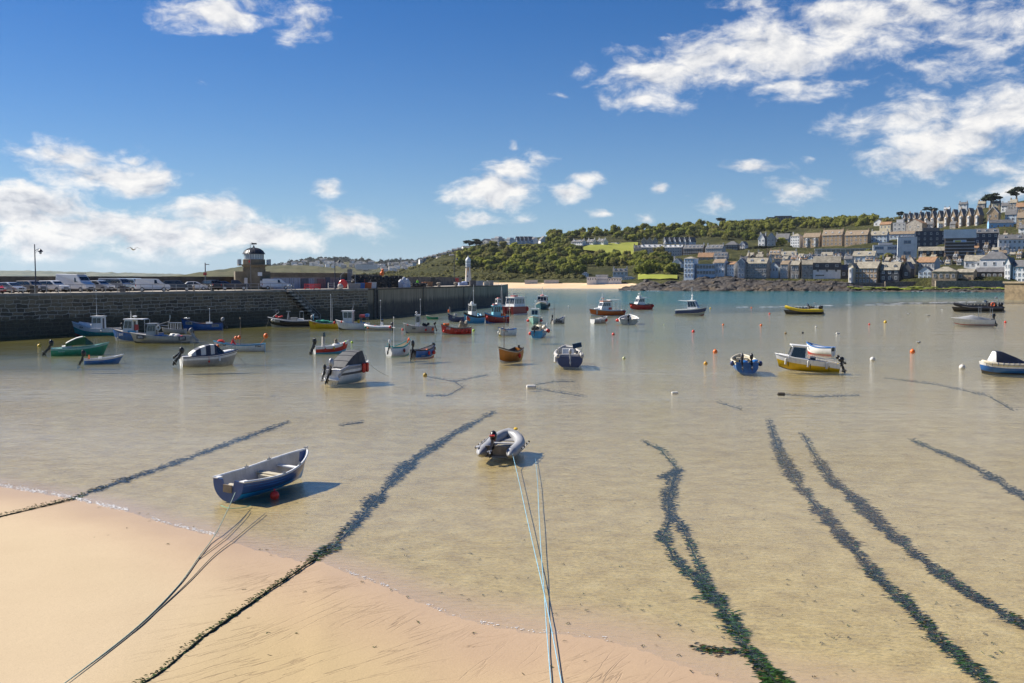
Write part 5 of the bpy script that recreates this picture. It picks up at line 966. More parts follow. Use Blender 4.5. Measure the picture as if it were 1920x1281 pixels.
for k_,v_ in (('Scale',1.0),('Mortar Size',.05),('Mortar Smooth',.35),('Bias',0),('Brick Width',1.05),('Row Height',.50)): br.inputs[k_].default_value=v_
br.inputs['Color1'].default_value=(.36,.25,.135,1); br.inputs['Color2'].default_value=(.10,.07,.042,1); br.inputs['Mortar'].default_value=(.5,.5,.5,1)
mort=br.outputs['Fac']
brc=mixc(nt,math_(nt,'MULTIPLY',mort,tnoise(nt,uv.outputs[0],.5,4)),br.outputs[0],(.82,.64,.44))
sp=nt.nodes.new('ShaderNodeSeparateXYZ'); L.new(uv.outputs[0],sp.inputs[0])
nz=tnoise(nt,uv.outputs[0],.35,5,.6); nf=tnoise(nt,uv.outputs[0],3,5,.7)
lv=math_(nt,'ADD',sp.outputs[1],math_(nt,'MULTIPLY_ADD',nz,2.4,-1.2))
low=nn(nt,'ShaderNodeMapRange',interpolation_type='SMOOTHSTEP'); L.new(lv,low.inputs[0]); low.inputs[1].default_value=2.7; low.inputs[2].default_value=1.9
weed=ramp(nt,nf,[(.3,(.035,.026,.016)),(.55,(.095,.072,.038)),(.75,(.16,.125,.05))]).outputs[0]
top=mixc(nt,math_(nt,'MULTIPLY',nf,.6),brc,(.09,.07,.046))
c=mixc(nt,math_(nt,'MULTIPLY',low.outputs[0],.86),top,weed)
up=nn(nt,'ShaderNodeMapRange'); L.new(lv,up.inputs[0]); up.inputs[1].default_value=4.2; up.inputs[2].default_value=5.3
c=mixc(nt,math_(nt,'MULTIPLY',up.outputs[0],.55),c,mixc(nt,nf,(.22,.165,.10),(.43,.335,.225)))
L.new(c,b.inputs['Base Color']); b.inputs['Roughness'].default_value=.8
bump(nt,b,math_(nt,'ADD',math_(nt,'MULTIPLY',mort,-.7),nf),.6,.08)
m_con,nt,b=newmat('quay concrete'); L=nt.links
uv=nt.nodes.new('ShaderNodeUVMap'); uv.uv_map='wall'; sp=nt.nodes.new('ShaderNodeSeparateXYZ'); L.new(uv.outputs[0],sp.inputs[0])
mpn=nn(nt,'ShaderNodeMapping'); L.new(uv.outputs[0],mpn.inputs[0]); mpn.inputs['Scale'].default_value=(1.3,.12,1)
sk=tnoise(nt,mpn.outputs[0],1.2,6,.7); nf=tnoise(nt,uv.outputs[0],.8,6,.65)
lv=math_(nt,'ADD',sp.outputs[1],math_(nt,'MULTIPLY_ADD',sk,2.6,-1.3))
low=nn(nt,'ShaderNodeMapRange',interpolation_type='SMOOTHSTEP'); L.new(lv,low.inputs[0]); low.inputs[1].default_value=3.6; low.inputs[2].default_value=2.2
c=ramp(nt,sk,[(.3,(.23,.17,.105)),(.55,(.41,.32,.205)),(.75,(.55,.45,.31))]).outputs[0]
c=mixc(nt,math_(nt,'MULTIPLY',low.outputs[0],.85),c,ramp(nt,nf,[(.3,(.03,.026,.02)),(.7,(.12,.098,.07))]).outputs[0])
L.new(c,b.inputs['Base Color']); b.inputs['Roughness'].default_value=.85; bump(nt,b,nf,.4,.06)
qw=empty('quay_wall',(0,0,0),0,'long dark granite quay wall along the left of the harbour','wall')
def strip(name,pts,zs,mat,par,thick=None):
    mb=MB(); us=[0]
    for a,b_ in zip(pts,pts[1:]): us.append(us[-1]+(Vector(b_)-Vector(a)).length)
    vs=[];uvs=[]
    for z in zs:
        for p,u in zip(pts,us): vs.append((p[0],p[1],z)); uvs.append((u,z))
    k=len(pts); fs=[(i*k+j,i*k+j+1,(i+1)*k+j+1,(i+1)*k+j) for i in range(len(zs)-1) for j in range(k-1)]
    me=bpy.data.meshes.new(name); me.from_pydata(vs,[],fs); me.materials.append(mat)
    ul=me.uv_layers.new(name='wall')
    for l in me.loops: ul.data[l.index].uv=uvs[l.vertex_index]
    o=bpy.data.objects.new(name,me); COL.objects.link(o); o.parent=par; return o
zs=[-2.5,0,1,2,3,4,5,DK-.02]
e1=[Wp(x) for x in (-500,-300,-100,0,100,200,300,418,500,600,690)]; e2=[Wp(x)  for x in (690,720,760,800,830,860,900,939)]
strip('granite_face',e1,zs,m_gran,qw); strip('concrete_face',e2,zs,m_con,qw)
ecn=Q(939,13); e3=[Wp(939),Vector((ecn.x+2.5,ecn.y-1,0))]
strip('end_face',e3,zs,m_con,qw)
mcop=M('coping stones',(.36,.32,.27),.8,.25,.7,bmp=.2)
for nm,pts in (('coping',e1),('coping',e2)):
    for a,b_ in zip(pts,pts[1:]):
        t=(b_-a).normalized(); n_=Vector((-t.y,t.x,0)); MB().prism([(a+n_*-.10).xy,(b_+n_*-.10).xy,(b_+n_*.55).xy,(a+n_*.55).xy],DK-.32,DK+.02,0,'xy').build(nm,m_con if pts is e2 else mcop,qw,smooth=None)
# deck
m_deck=M('quay concrete paving',(.46,.41,.34),.85,.18,.25,bmp=.1)
fr=[Wp(x) for x in (-500,-300,0,418,690,860,939)]; bk=[Q(x,19 if x<700 else 14) for x in (-500,-300,0,418,690,860)]+[e3[1]]
mb=MB(); mb.v=[(p.x,p.y,DK-.06) for p in fr]+[(p.x,p.y,DK-.06) for p in bk]; k=len(fr)
mb.f=[(i,i+1,k+i+1,k+i) for i in range(k-1)]; mb.m=[0]*len(mb.f)
dk=mb.build('quay_deck',m_deck,None,smooth=None); tag(dk,kind='structure')
# back parapet
pm=M('parapet stone',(.10,.085,.07),.85,.35,.5,bmp=.4)
def parapet(pxs,back,h,th,label,mat=pm):
    ps=[Q(x,back) for x in pxs]; mb=MB()
    for a,b_ in zip(ps,ps[1:]):
        t=(b_-a).normalized(); n_=Vector((-t.y,t.x,0))*th
        mb.prism([a.xy,b_.xy,(b_+n_).xy,(a+n_).xy],-2,DK+h,0,'xy')
    return tag(mb.build('parapet_wall',mat,None,smooth=None),label,'wall')
parapet([-500,-300,0,200,418,446],17,2.25,1.2,'dark sea parapet wall behind the parked cars')
parapet([668,720,790,866],12.5,2.3,1.2,'brown parapet wall between the pot stacks and the white lighthouse',M('brown parapet',(.16,.135,.105),.85,.3,.5,bmp=.4))
# steps in the wall
st=empty('quay_steps',(0,0,0),0,'stone steps with iron handrails running down the quay wall','steps')
for i in range(19):
    px=538+54*i/18; p=Wp(px); t=Tan(px); n_=Nrm(px); z=DK-.25-(DK-.4)*i/18
    MB().box((0,0,0),(1.05,.9,.26)).build('step',pm if i%2 else m_deck,st,smooth=None,loc=(p.x-n_.x*.45,p.y-n_.y*.45,z),rz=math.atan2(t.y,t.x))
for off in (.85,.1):
    pts=[]
    for i in range(10):
        px=540+54*i/9; p=Wp(px)-Nrm(px)*off; pts.append((p.x,p.y,DK+.75-(DK-.4)*i/9))
    MB().tube(pts,.045,6).build('handrail',STEEL,st)
    for i in (0,3,6,9): MB().tube([pts[i],(pts[i][0],pts[i][1],pts[i][2]-1.0)],.04,5).build('handrail_post',STEEL,st)
# ladder, fender timbers and expansion joints
for px,lab in ((703,'pair of weathered fender timbers where granite meets concrete'),):
    p=Wp(px); e=empty('fender_timbers',(p.x,p.y,0),math.atan2(Tan(px).y,Tan(px).x),lab,'timber')
    MB().box((-.5,-.25,2.5),(.4,.4,6)).build('timber',M('old timber',(.16,.14,.12),.8,.3,3),e,smooth=None); MB().box((.75,-.2,2.4),(.35,.35,5.8)).build('timber',RUBBER,e,smooth=None)
for px,lab in ((793,'iron ladder on the concrete quay face, nearer one'),(869,'iron ladder on the concrete quay face, farther one')):
    p=Wp(px); e=empty('quay_ladder',(p.x,p.y,0),math.atan2(Tan(px).y,Tan(px).x),lab,'ladder')
    for x in (-.25,.25): MB().tube([(x,-.12,-.5),(x,-.12,DK)],.05,5).build('stile',BLACK,e)
    for i in range(18): MB().tube([(-.25,-.12,i*.3),(.25,-.12,i*.3)],.03,4).build('rung',BLACK,e)
# railing
rl=empty('quay_railing',Q(0,.9),0,'grey two-rail railing along the quay edge in front of the cars','railing'); o0=rl.location
pp=[Q(x,.5) for x in range(-240,566,22)]
for h in (1.08,.55): MB().tube([(p.x-o0.x,p.y-o0.y,h) for p in pp],.035,5).build('rail',STEEL,rl)
pm0=MB().tube([(0,0,-.05),(0,0,1.1)],.04,6).build('post',STEEL,rl)
for i,p in enumerate(pp):
    o=pm0 if i==0 else pm0.copy()
    if i: COL.objects.link(o)
    o.location=(p.x-o0.x,p.y-o0.y,0)

# ---------------------------------------------------------------- vehicles
CARP=dict(
 hatch=dict(L=4.0,W=1.72,H=1.5,body=[(-2.0,.32),(1.9,.30),(2.0,.48),(1.93,.74),(1.15,.94),(.30,1.42),(-.2,1.49),(-1.25,1.46),(-1.85,.98),(-2.0,.75)],ws=((1.08,.97),(.36,1.39)),rw=((-1.32,1.40),(-1.82,1.0)),sw=[[(.95,.98),(.25,1.38),(-.32,1.40),(-.32,.98)],[(-.40,.98),(-.40,1.40),(-1.18,1.37),(-1.55,1.0)]],wx=(1.25,-1.25),r=.31),
 suv=dict(L=4.6,W=1.85,H=1.72,body=[(-2.3,.42),(2.2,.40),(2.3,.6),(2.22,.98),(1.2,1.10),(.55,1.62),(.1,1.70),(-1.9,1.68),(-2.2,1.1),(-2.3,.85)],ws=((1.12,1.13),(.60,1.58)),rw=((-1.93,1.60),(-2.18,1.14)),sw=[[(1.0,1.14),(.45,1.58),(-.4,1.60),(-.4,1.14)],[(-.48,1.14),(-.48,1.60),(-1.75,1.56),(-1.98,1.16)]],wx=(1.42,-1.40),r=.37),
 van=dict(L=5.0,W=1.9,H=1.95,body=[(-2.5,.40),(2.4,.36),(2.5,.55),(2.42,.98),(1.55,1.20),(.85,1.84),(.5,1.93),(-2.42,1.95),(-2.5,.9)],ws=((1.48,1.23),(.90,1.80)),rw=None,sw=[[(1.30,1.22),(.80,1.75),(.20,1.76),(.20,1.22)]],wx=(1.55,-1.55),r=.34),
 highvan=dict(L=6.0,W=2.0,H=2.65,body=[(-3.0,.45),(2.85,.42),(3.0,.65),(2.9,1.15),(2.1,1.42),(1.45,2.30),(1.15,2.58),(-2.9,2.65),(-3.0,1.0)],ws=((2.04,1.45),(1.50,2.24)),rw=None,sw=[[(1.85,1.45),(1.38,2.1),(.75,2.1),(.75,1.45)]],wx=(1.9,-1.9),r=.36),
 flat=dict(L=4.9,W=1.9,H=2.0,body=[(-2.45,.40),(2.35,.36),(2.45,.6),(2.42,1.18),(2.25,1.30),(1.75,1.92),(1.4,2.0),(-2.42,2.02),(-2.45,.9)],ws=((2.21,1.33),(1.80,1.87)),rw=None,sw=[[(2.0,1.33),(1.6,1.8),(.8,1.8),(.8,1.33)],[(.7,1.33),(.7,1.8),(-.9,1.8),(-.9,1.33)]],wx=(1.6,-1.5),r=.34),
 pickup=dict(L=5.0,W=1.8,H=1.75,body=[(-2.5,.45),(2.4,.42),(2.5,.6),(2.45,1.02),(1.25,1.12),(.65,1.70),(-.45,1.74),(-.60,1.08),(-2.48,1.08)],ws=((1.18,1.15),(.70,1.65)),rw=((-.46,1.66),(-.57,1.16)),sw=[[(1.05,1.15),(.60,1.63),(-.38,1.66),(-.48,1.15)]],wx=(1.5,-1.55),r=.39))
HEADL=M('headlamp glass',(.65,.66,.68),.15,.1,spec=.8); TAIL=M('tail lamp red',(.4,.02,.02),.25,.1); RIMM=M('alloy rim',(.42,.43,.44),.35,.1,metal=.6); TRIM=M('black bumper trim',(.03,.03,.032),.5,.2); PLATE=M('number plate white',(.6,.6,.58),.5)
def vehicle(kind,px,back,hd,paint,label,cat='car',name='parked_car',extra=None):
    d=CARP[kind]; p=Q(px,back); e=empty(name,(p.x,p.y,DK-.06),R(hd),label,cat); W=d['W']
    tp=lambda z:1-.16*max(0,(z-.95)/(d['H']-.95)) if kind not in ('van','highvan','flat') else 1-.10*max(0,(z-1.1)/(d['H']-1.1))
    mb=MB(); n=len(d['body'])
    for s in (1,-1):
        for x,z in d['body']: mb.v.append((x,s*W/2*tp(z)*(1 if abs(x)<d['L']/2-.25 else .93),z))
    mb.f=[tuple(range(n-1,-1,-1)),tuple(range(n,2*n))]+[(i,(i+1)%n,n+(i+1)%n,n+i) for i in range(n)]; mb.m=[0]*len(mb.f)
    bo=mb.build('body',paint,e,smooth=None); bv=bo.modifiers.new('edge','BEVEL'); bv.width=.06; bv.segments=2; bv.limit_method='ANGLE'; bv.angle_limit=R(12)
    def quadglass(seg,sgn,nm):
        (x0,z0),(x1,z1)=seg; a=W/2*tp(z0)*.88; c=W/2*tp(z1)*.86
        q=[(x0,-a,z0),(x0,a,z0),(x1,c,z1),(x1,-c,z1)]
        MB().slab(q if sgn>0 else q[::-1],.02).build(nm,GLASS,bo,smooth=None)
    quadglass(d['ws'],1,'windscreen')
    if d['rw']: quadglass(d['rw'],-1,'rear_window')
    for s in (1,-1):
        for poly in d['sw']:
            q=[(x,s*(W/2*tp(z)-.005),z) for x,z in poly]; mbw=MB().slab(q if s>0 else q[::-1],.018); mbw.build('side_window',GLASS,bo,smooth=None)
        MB().box((d['ws'][0][0]-.1,s*(W/2+.09),d['ws'][0][1]+.05),(.12,.18,.14)).build('mirror',paint,e,smooth=None)
        hx=d['L']/2-.10; MB().box((hx,s*W*.36,.70 if kind in('hatch',) else .82),(.16,.34,.16)).build('headlight',HEADL,e,smooth=None)
        MB().box((-d['L']/2+.03,s*W*.44,.95),(.1,.14,.34)).build('tail_light',TAIL,e,smooth=None)
        for wx in d['wx']:
            r=d['r']; w=MB(); w.lathe([(r*.62,-.10),(r*.95,-.11),(r,-.06),(r,.06),(r*.95,.11),(r*.62,.10)],16); w.v=[(v[0],v[2],v[1]) for v in w.v]
            wh=w.build('wheel',RUBBER,e,loc=(wx,s*(W/2-.09),r)); rm=MB(); rm.lathe([(.02,.115),(r*.6,.10),(r*.62,.02)],10); rm.v=[(v[0],s*v[2],v[1]) for v in rm.v]; rm.build('rim',RIMM,wh)
            MB().lathe([(r*1.13,W/2-.012),(r*1.13,W/2+.004)],16).v and None
    MB().box((d['L']/2-.04,0,.46),(.14,W*.86,.20)).build('front_bumper',TRIM if kind!='hatch' else paint,e,smooth=None)
    MB().box((d['L']/2+.0,0,.66),(.06,W*.46,.15)).build('grille',TRIM,e,smooth=None)
    MB().box((d['L']/2+.04,0,.48),(.02,.5,.11)).build('number_plate',PLATE,e,smooth=None)
    if extra: extra(e,d)
    return e
SILV=M('silver car paint',(.46,.47,.48),.25,.05,metal=.5); CWH=M('white car paint',(.70,.71,.72),.25,.04); CBE=M('bronze beige car paint',(.34,.29,.24),.28,.06,metal=.4); CRED=M('red car paint',(.45,.03,.03),.25,.06); CDG=M('dark grey car paint',(.075,.085,.10),.25,.08,metal=.3); CBK=M('black car paint',(.015,.016,.02),.2,.1); CBL=M('light blue van paint',(.40,.50,.60),.3,.05); CNV=M('navy pickup paint',(.025,.032,.055),.3,.1)
vehicle('hatch',-14,8,-25,CRED,'red car cut off by the left edge of the picture')
vehicle('hatch',24,9,-24,SILV,'small silver hatchback second from the left on the quay')
vehicle('suv',61,10,-22,CBE,'bronze beige car parked behind the lamp post on the quay')
vehicle('suv',103,10.5,-20,CWH,'white large estate car left of the tall white van')
def roofrack(e,d): MB().box((.2,0,d['H']+.1),(2.4,1.3,.06)).build('roof_rack',TRIM,e,smooth=None)
vehicle('highvan',144,12,-22,CWH,'tall white high-roofed van, biggest vehicle on the quay','van','parked_van',roofrack)
vehicle('suv',188,11,-20,SILV,'silver car half hidden right of the tall white van')
vehicle('flat',217,12,-20,SILV,'silver van with a raked bonnet between the silver car and the pale blue van','van','parked_van')
vehicle('flat',247,14,-30,CBL,'pale blue flat-fronted camper van behind the small white van','van','camper_van')
vehicle('van',289,6,18,CWH,'small white panel van side-on at the quay edge','van','parked_van')
vehicle('suv',334,8,17,CDG,'dark grey off-road car side-on behind the nose of the small white van')
vehicle('hatch',368,13,20,CWH,'white car mostly hidden between the dark grey car and the black one')
vehicle('suv',394,12,140,CBK,'black estate car showing its tail, left of the dark pickup')
vehicle('hatch',424,15,15,M('deep blue car paint',(.02,.05,.14),.25,.1),'deep blue car behind the bed of the dark pickup')
vehicle('pickup',441,8,15,CNV,'dark navy pickup truck with an open bed in front of the old lighthouse','truck','pickup_truck')
vehicle('van',520,7.5,12,CWH,'white panel van side-on right of the old lighthouse','van','parked_van')

# ---------------------------------------------------------------- lamps, poles
IRON=M('blue black iron',(.02,.022,.045),.45,.2); LAMPG=M('lamp globe',(.55,.58,.6),.2,.1)
def lamp(px,back,ytop,label,lantern=True):
    p=Q(px,back); ppm=FPX/p.y; h=(521+ (CH-DK)*ppm-ytop)/ppm+.05
    e=empty('street_lamp',(p.x,p.y,DK-.06),0,label,'street lamp')
    MB().lathe([(.22,0),(.22,.5),(.13,.6),(.11,.9),(.085,1.2),(.06,h-.1),(.02,h)],10).build('post',IRON,e)
    a=MB().tube([(0,0,h-.9),(.45,0,h-.62),(.72,0,h-.68)],.035,6); a.tube([(0,0,h-1.3),(.4,0,h-.75)],.02,5); a.build('bracket',IRON,e)
    if lantern:
        MB().lathe([(.05,.35),(.12,.28),(.30,.08),(.34,0),(.30,-.02)],12,(.75,0,h-1.0)).build('lantern_hood',IRON,e); MB().ell((.75,0,h-1.12),(.17,.17,.22),10,7).build('globe',LAMPG,e)
    return e
lamp(70,2.2,457,'tall dark street lamp at the left of the quay'); lamp(629,3,481,'tall dark street lamp beside the red float'); lamp(852,7,478,'slender street lamp near the white lighthouse')
p=Q(387,13); e=empty('signal_post',(p.x,p.y,DK),0,'grey post with a small camera arm and red box behind the cars','post'); MB().tube([(0,0,0),(0,0,4.6)],[.12,.09],8).build('post',GREY,e); MB().box((.35,0,4.3),(.7,.12,.12)).build('arm',GREY,e,smooth=None); MB().box((0,-.15,2.7),(.5,.4,.45)).build('box',DRED,e,smooth=None)
p=Q(66,1.6); tag(MB().box((0,0,.45),(.7,.7,.9)).box((0,0,.93),(.78,.78,.08)).build('litter_bin',BLACK,None,smooth=None,loc=p),'black litter bin at the foot of the left street lamp','litter bin')
p=Q(232,1.2); tag(MB().box((0,0,.42),(.6,.6,.84)).box((0,0,.88),(.68,.68,.08)).build('litter_bin',DGREY,None,smooth=None,loc=p),'dark litter bin by the railing below the silver van','litter bin')
for px,lab in ((365,'short bollard by the railing below the white hidden car'),(398,'dark bollard below the black estate car'),(401,'twin of the dark bollard standing just beside it')):
    p=Q(px,1.8); tag(MB().lathe([(.16,0),(.13,.7),(.18,.78),(.1,.9)],10).build('bollard',PWOOD if px==365 else BLACK,None,loc=p),lab,'bollard')

# ---------------------------------------------------------------- old lighthouse and store
OST=M('old lighthouse stone',(.21,.175,.12),.85,.25,.6,grime=.3,bmp=.4); LEAD=M('lead dome',(.05,.052,.06),.4,.25,1.5,metal=.2); PALEW=M('pale grey door',(.42,.43,.46),.6,.1)
p=Q(478,12); k=FPX/p.y; zz=lambda y:(521.5+(CH-DK)*k-y)/k
ol=empty('old_lighthouse',(p.x,p.y,DK-.06),.32,'old stone lighthouse with a black ribbed dome and glazed white lantern','lighthouse')
MB().box((-.3,.8,zz(508)/2),(6.1,4.6,zz(508))).build('base_block',OST,ol,smooth=None)
MB().lathe([(2.35,0),(2.15,zz(508)),(2.0,zz(500)),(2.25,zz(497.5)),(2.3,zz(496))],8,(0,-.2,0),rot=.39).build('tower',OST,ol,smooth=None)
MB().box((0,-.2,zz(496.2)),(5.6,4.9,.16)).build('gallery_floor',OST,ol,smooth=None)
MB().lathe([(2.05,zz(496)),(2.05,zz(486)),(1.95,zz(485.5))],8,(0,-.2,0),rot=.39).build('gallery_drum',OST,ol,smooth=None)
for s in (-1,1):
    for y in (-2.2,0,1.6): MB().box((s*2.55,y,zz(491)),(.5,.10,1.0)).build('gallery_rail',STEEL if y else CWH,ol,smooth=None)
    MB().tube([(s*2.7,-2.5,zz(486)),(s*2.7,2,zz(486))],.04,5).build('gallery_rail',STEEL,ol)
lt=MB().lathe([(1.72,zz(486)),(1.72,zz(475.5))],12,(0,-.2,0)).build('lantern',CWH,ol,smooth=None)
for i in range(12):
    a=2*math.pi*(i+.5)/12; 
    for s2 in (-.21,.21): MB().box((0,0,0),(.36,.05,.82)).build('pane',M('lantern pane',(.30,.34,.38),.08,.1,spec=.8),lt,smooth=None,loc=(1.675*math.cos(a)+s2*-math.sin(a),-.2+1.675*math.sin(a)+s2*math.cos(a),zz(480.5)),rz=a+math.pi/2)
dm=MB().lathe([(1.95,zz(476)),(1.88,zz(474)),(1.62,zz(470)),(1.15,zz(466.5)),(.5,zz(464.3)),(.18,zz(463.4)),(.12,zz(461)),(.02,zz(459))],12,(0,-.2,0)).build('dome',LEAD,ol,smooth=.5)
rb=MB()
for i in range(12):
    a=2*math.pi*i/12; rb.tube([(r*math.cos(a)*1.01,-.2+r*math.sin(a)*1.01,z) for r,z in ((1.95,zz(476)),(1.62,zz(470)),(1.15,zz(466.5)),(.5,zz(464.3)))],.05,5)
rb.build('rib',LEAD,dm); wv=MB().tube([(0,-.2,zz(461)),(0,-.2,zz(455.5))],.03,5).box((.15,-.2,zz(456.5)),(.75,.04,.26)).box((-.3,-.2,zz(456.5)),(.2,.04,.4)); wv.build('weather_vane',BLACK,dm,smooth=None)
MB().tube([(-.75,-2.6,0),(-.75,-2.6,zz(456))],[.07,.04],6).build('flagpole',GREY,ol)
MB().box((.85,-2.35,zz(513)),(.75,.06,.65)).build('notice_sign',CWH,ol,smooth=None); MB().box((-1.6,-2.5,1.05),(.55,.1,2.1)).build('door',PALEW,ol,smooth=None); MB().box((1.5,-2.6,1.1),(.6,.1,1.1)).build('notice_board',CREAM,ol,smooth=None); MB().box((1.0,-2.6,1.1),(.35,.1,1.0)).build('notice_board',CWH,ol,smooth=None); MB().box((-.95,-2.3,zz(490)),(.25,.2,.3)).build('alarm_box',RED,ol,smooth=None)
def shed(x0,x1,back,h,dep,mat,label,doors,roofm,fascia=True):
    a,b_=Q(x0,back),Q(x1,back); t=(b_-a); w=t.length; e=empty('net_store',(a.x,a.y,DK-.06),math.atan2(t.y,t.x),label,'store')
    MB().box((w/2,dep/2,h/2),(w,dep,h)).build('wall',mat,e,smooth=None); MB().box((w/2,dep/2-.1,h+.12),(w+.4,dep+.5,.24)).build('roof',roofm,e,smooth=None)
    if fascia: MB().box((w/2,-.05,h-.35),(w,.16,.55)).build('fascia',OST,e,smooth=None)
    for f,dw,dh,m in doors:
        d_=MB().box((0,-.06,dh/2),(dw,.12,dh)).build('door',m,e,smooth=None,loc=(w*f,0,0))
        for q in (-.25,.25): MB().box((dw*q,-.13,dh*.5),(.06,.03,dh*.94)).build('board',DGREY,d_,smooth=None)
    return e
GD=M('grey blue door',(.34,.37,.42),.6,.12); GDD=M('dark blue grey door',(.10,.11,.14),.6,.15)
shed(506,657,13.5,2.85,6,M('store render',(.36,.30,.26),.85,.2,.5,grime=.3),'long low store with grey doors joined to the old lighthouse',[(.10,2.6,2.1,GD),(.20,2.6,2.1,GD),(.30,2.6,2.1,GD),(.41,2.2,2.0,GDD),(.49,1.6,2.0,GD),(.62,2.4,1.9,M('dull red door',(.28,.15,.13),.7)),(.70,1.4,2.2,GDD),(.78,2.4,1.9,M('dull mauve door',(.28,.20,.20),.7)),(.89,1.8,2.3,GDD),(.96,1.4,2.3,GDD)],OST)
shed(664,712,16,2.6,5,M('low store stone',(.22,.185,.13),.85,.25,.6,grime=.3),'low stone store with slit windows behind the stacked pots',[(.25,.8,.0001,GDD)],OST,False)
p=Q(657,12.5); tag(MB().box((0,0,1.9),(.9,.9,3.8)).build('stone_pillar',GREY,None,smooth=None,loc=p),'grey pillar at the right end of the long store','pillar')

# ---------------------------------------------------------------- gear on the quay
def pot_mesh():
    mb=MB(); w,d,h=.34,.24,.19
    for x in (-w,w): mb.tube([(x,-d,-h),(x,-d,h*.6),(x,-d*.5,h),(x,d*.5,h),(x,d,h*.6),(x,d,-h),(x,-d,-h)],.025,4)
    for y,z in ((-d,-h),(d,-h),(-d*.5,h),(d*.5,h)): mb.tube([(-w,y,z),(w,y,z)],.025,4)
    mb.prism([(-d*.95,-h*.95),(d*.95,-h*.95),(d*.95,h*.5),(d*.45,h*.93),(-d*.45,h*.93),(-d*.95,h*.5)],-w*.92,w*.92,1,'yz')
    o=mb.build('lobster_pot',[BLACK,NETK],None,smooth=None); me=o.data; bpy.data.objects.remove(o); return me
PM=[pot_mesh()]; rq=random.Random(5); nlay=7
for lay in range(nlay):
    for i in range(24):
        px=664+87*i/23+rq.uniform(-1.2,1.2)
        if lay>=5 and rq.random()<(.2 if lay==5 else .55): continue
        p=Q(px,4.6+rq.uniform(-.3,.5),DK+.16+lay*.36+rq.uniform(-.04,.04)); o=bpy.data.objects.new('lobster_pot',PM[0]); COL.objects.link(o); o.location=p; o.scale=(1.25,1.2,1.05); o.rotation_euler=(rq.uniform(-.1,.1),rq.uniform(-.1,.1),rq.uniform(-.5,.5)+.9)
        tag(o,'black netted lobster pot in the long dark stack on the quay','lobster pot','lobster pots stacked on the quay')
for i in range(16):
    px=772+24*(i%8)/7; p=Q(px,3+rq.uniform(-.4,.4),DK+.2+(i//8)*.42); o=bpy.data.objects.new('lobster_pot',PM[0]); COL.objects.link(o); o.location=p; o.scale=(1.7,1.6,1.15); o.rotation_euler=(0,rq.uniform(-.2,.2),rq.uniform(-.6,.6)); tag(o,'lobster pot in the small low stack right of the white sacks','lobster pot','small stack of lobster pots')
def barrier(px,back,label):
    p=Q(px,back); e=empty('barrier',(p.x,p.y,DK-.06),.35,label,'barrier','red plastic barriers')
    mb=MB().box((0,0,.95),(1.9,.06,.12)).box((0,0,.35),(1.9,.06,.12))
    for i in range(9): mb.box((-.9+i*.225,0,.65),(.06,.05,.6))
    mb.build('panel',RED,e,smooth=None)
    for x in (-.8,.8): MB().box((x,0,.12),(.3,.6,.14)).build('foot',RED,e,smooth=None)
barrier(581,4.2,'red plastic barrier panel at the left of the pair on the quay'); barrier(592,4.4,'red plastic barrier panel at the right of the pair on the quay')
def item(px,back,mb,name,m,label,cat,rz=.3,smooth=None):
    o=mb.build(name,m,None,smooth=smooth,loc=Q(px,back,DK-.05),rz=rz); return tag(o,label,cat)
def tub(w,d,h): 
    mb=MB(); mb.box((0,0,h/2),(w,d,h),tx=1.08,ty=1.08); mb.box((0,0,h+.03),(w*1.14,d*1.14,.08)); return mb
item(644,4,MB().lathe([(.25,-.25),(.75,-.18),(.85,0),(.75,.18),(.25,.25)],14),'fishing_float',RED,'big round red float standing on edge by the lamp','float',.3,.6).rotation_euler=(math.pi/2,0,.2)
bpy.data.objects['fishing_float'].location.z=DK+.9
item(639,3.2,MB().ell((0,0,.45),(.55,.5,.55),10,7,0,.15),'white_sack',PGREY,'pale bulging sack at the foot of the red float','sack',.3,.6)
item(622,2.2,MB().box((0,0,.3),(1.2,.5,.06)).box((0,0,.7),(1.2,.5,.06)).box((0,0,1.1),(1.2,.5,.06)).box((-.55,0,.6),(.06,.5,1.2)).box((.55,0,.6),(.06,.5,1.2)),'slatted_rack',GREYB,'small slatted rack beside the street lamp','rack')
item(664,3,tub(2.2,1.4,1.0),'fish_tub',GREY,'large grey fish tub in front of the pot stack','tub'); item(676,2.8,tub(1.5,1.2,1.05),'fish_tub',BLUE,'blue fish tub between the grey and the orange tub','tub'); item(688,2.9,tub(1.7,1.2,1.1),'fish_tub',M('orange tub plastic',(.70,.12,.02),.5),'orange fish tub in front of the pot stack','tub'); item(698,2.8,tub(1.5,1.2,1.15),'fish_tub',M('white tub plastic',(.6,.61,.63),.5),'white fish tub at the right of the orange one','tub')
item(676,5.0,MB().box((0,0,.9),(1.7,1.0,1.8)).box((0,0,1.95),(1.6,.9,.25)),'crate_stack',RED,'red crates stacked behind the blue tub','crates'); item(655,5,MB().tube([(-1.6,0,0),(-1.6,0,2.5),(-1.0,0,3.1),(1.2,0,3.1),(1.2,0,0)],.06,6).tube([(-1.6,0,1.6),(1.2,0,1.6)],.05,6).tube([(-1.6,0,.8),(1.2,0,.8)],.05,6),'steel_frame',STEEL,'bent steel tube frame behind the red float','frame')
for i,(px,bk_,h,lab) in enumerate(((752,3.0,1.7,'white bulk sack at the left of the sack group'),(758,3.2,2.2,'tallest white bulk sack, in the middle of the group'),(764,3.0,1.9,'white bulk sack at the right of the sack group'),(757,2.4,1.0,'low white bulk sack in front of the tall ones'))):
    item(px,bk_,MB().ell((0,0,h*.5),(.62,.55,h*.55),10,8,0,.12,rq).box((0,0,h*.35),(1.0,.95,h*.7)),'bulk_sack',M('white sack cloth',(.55,.57,.62),.8,.12),lab,'sack',rq.uniform(0,1),.6)
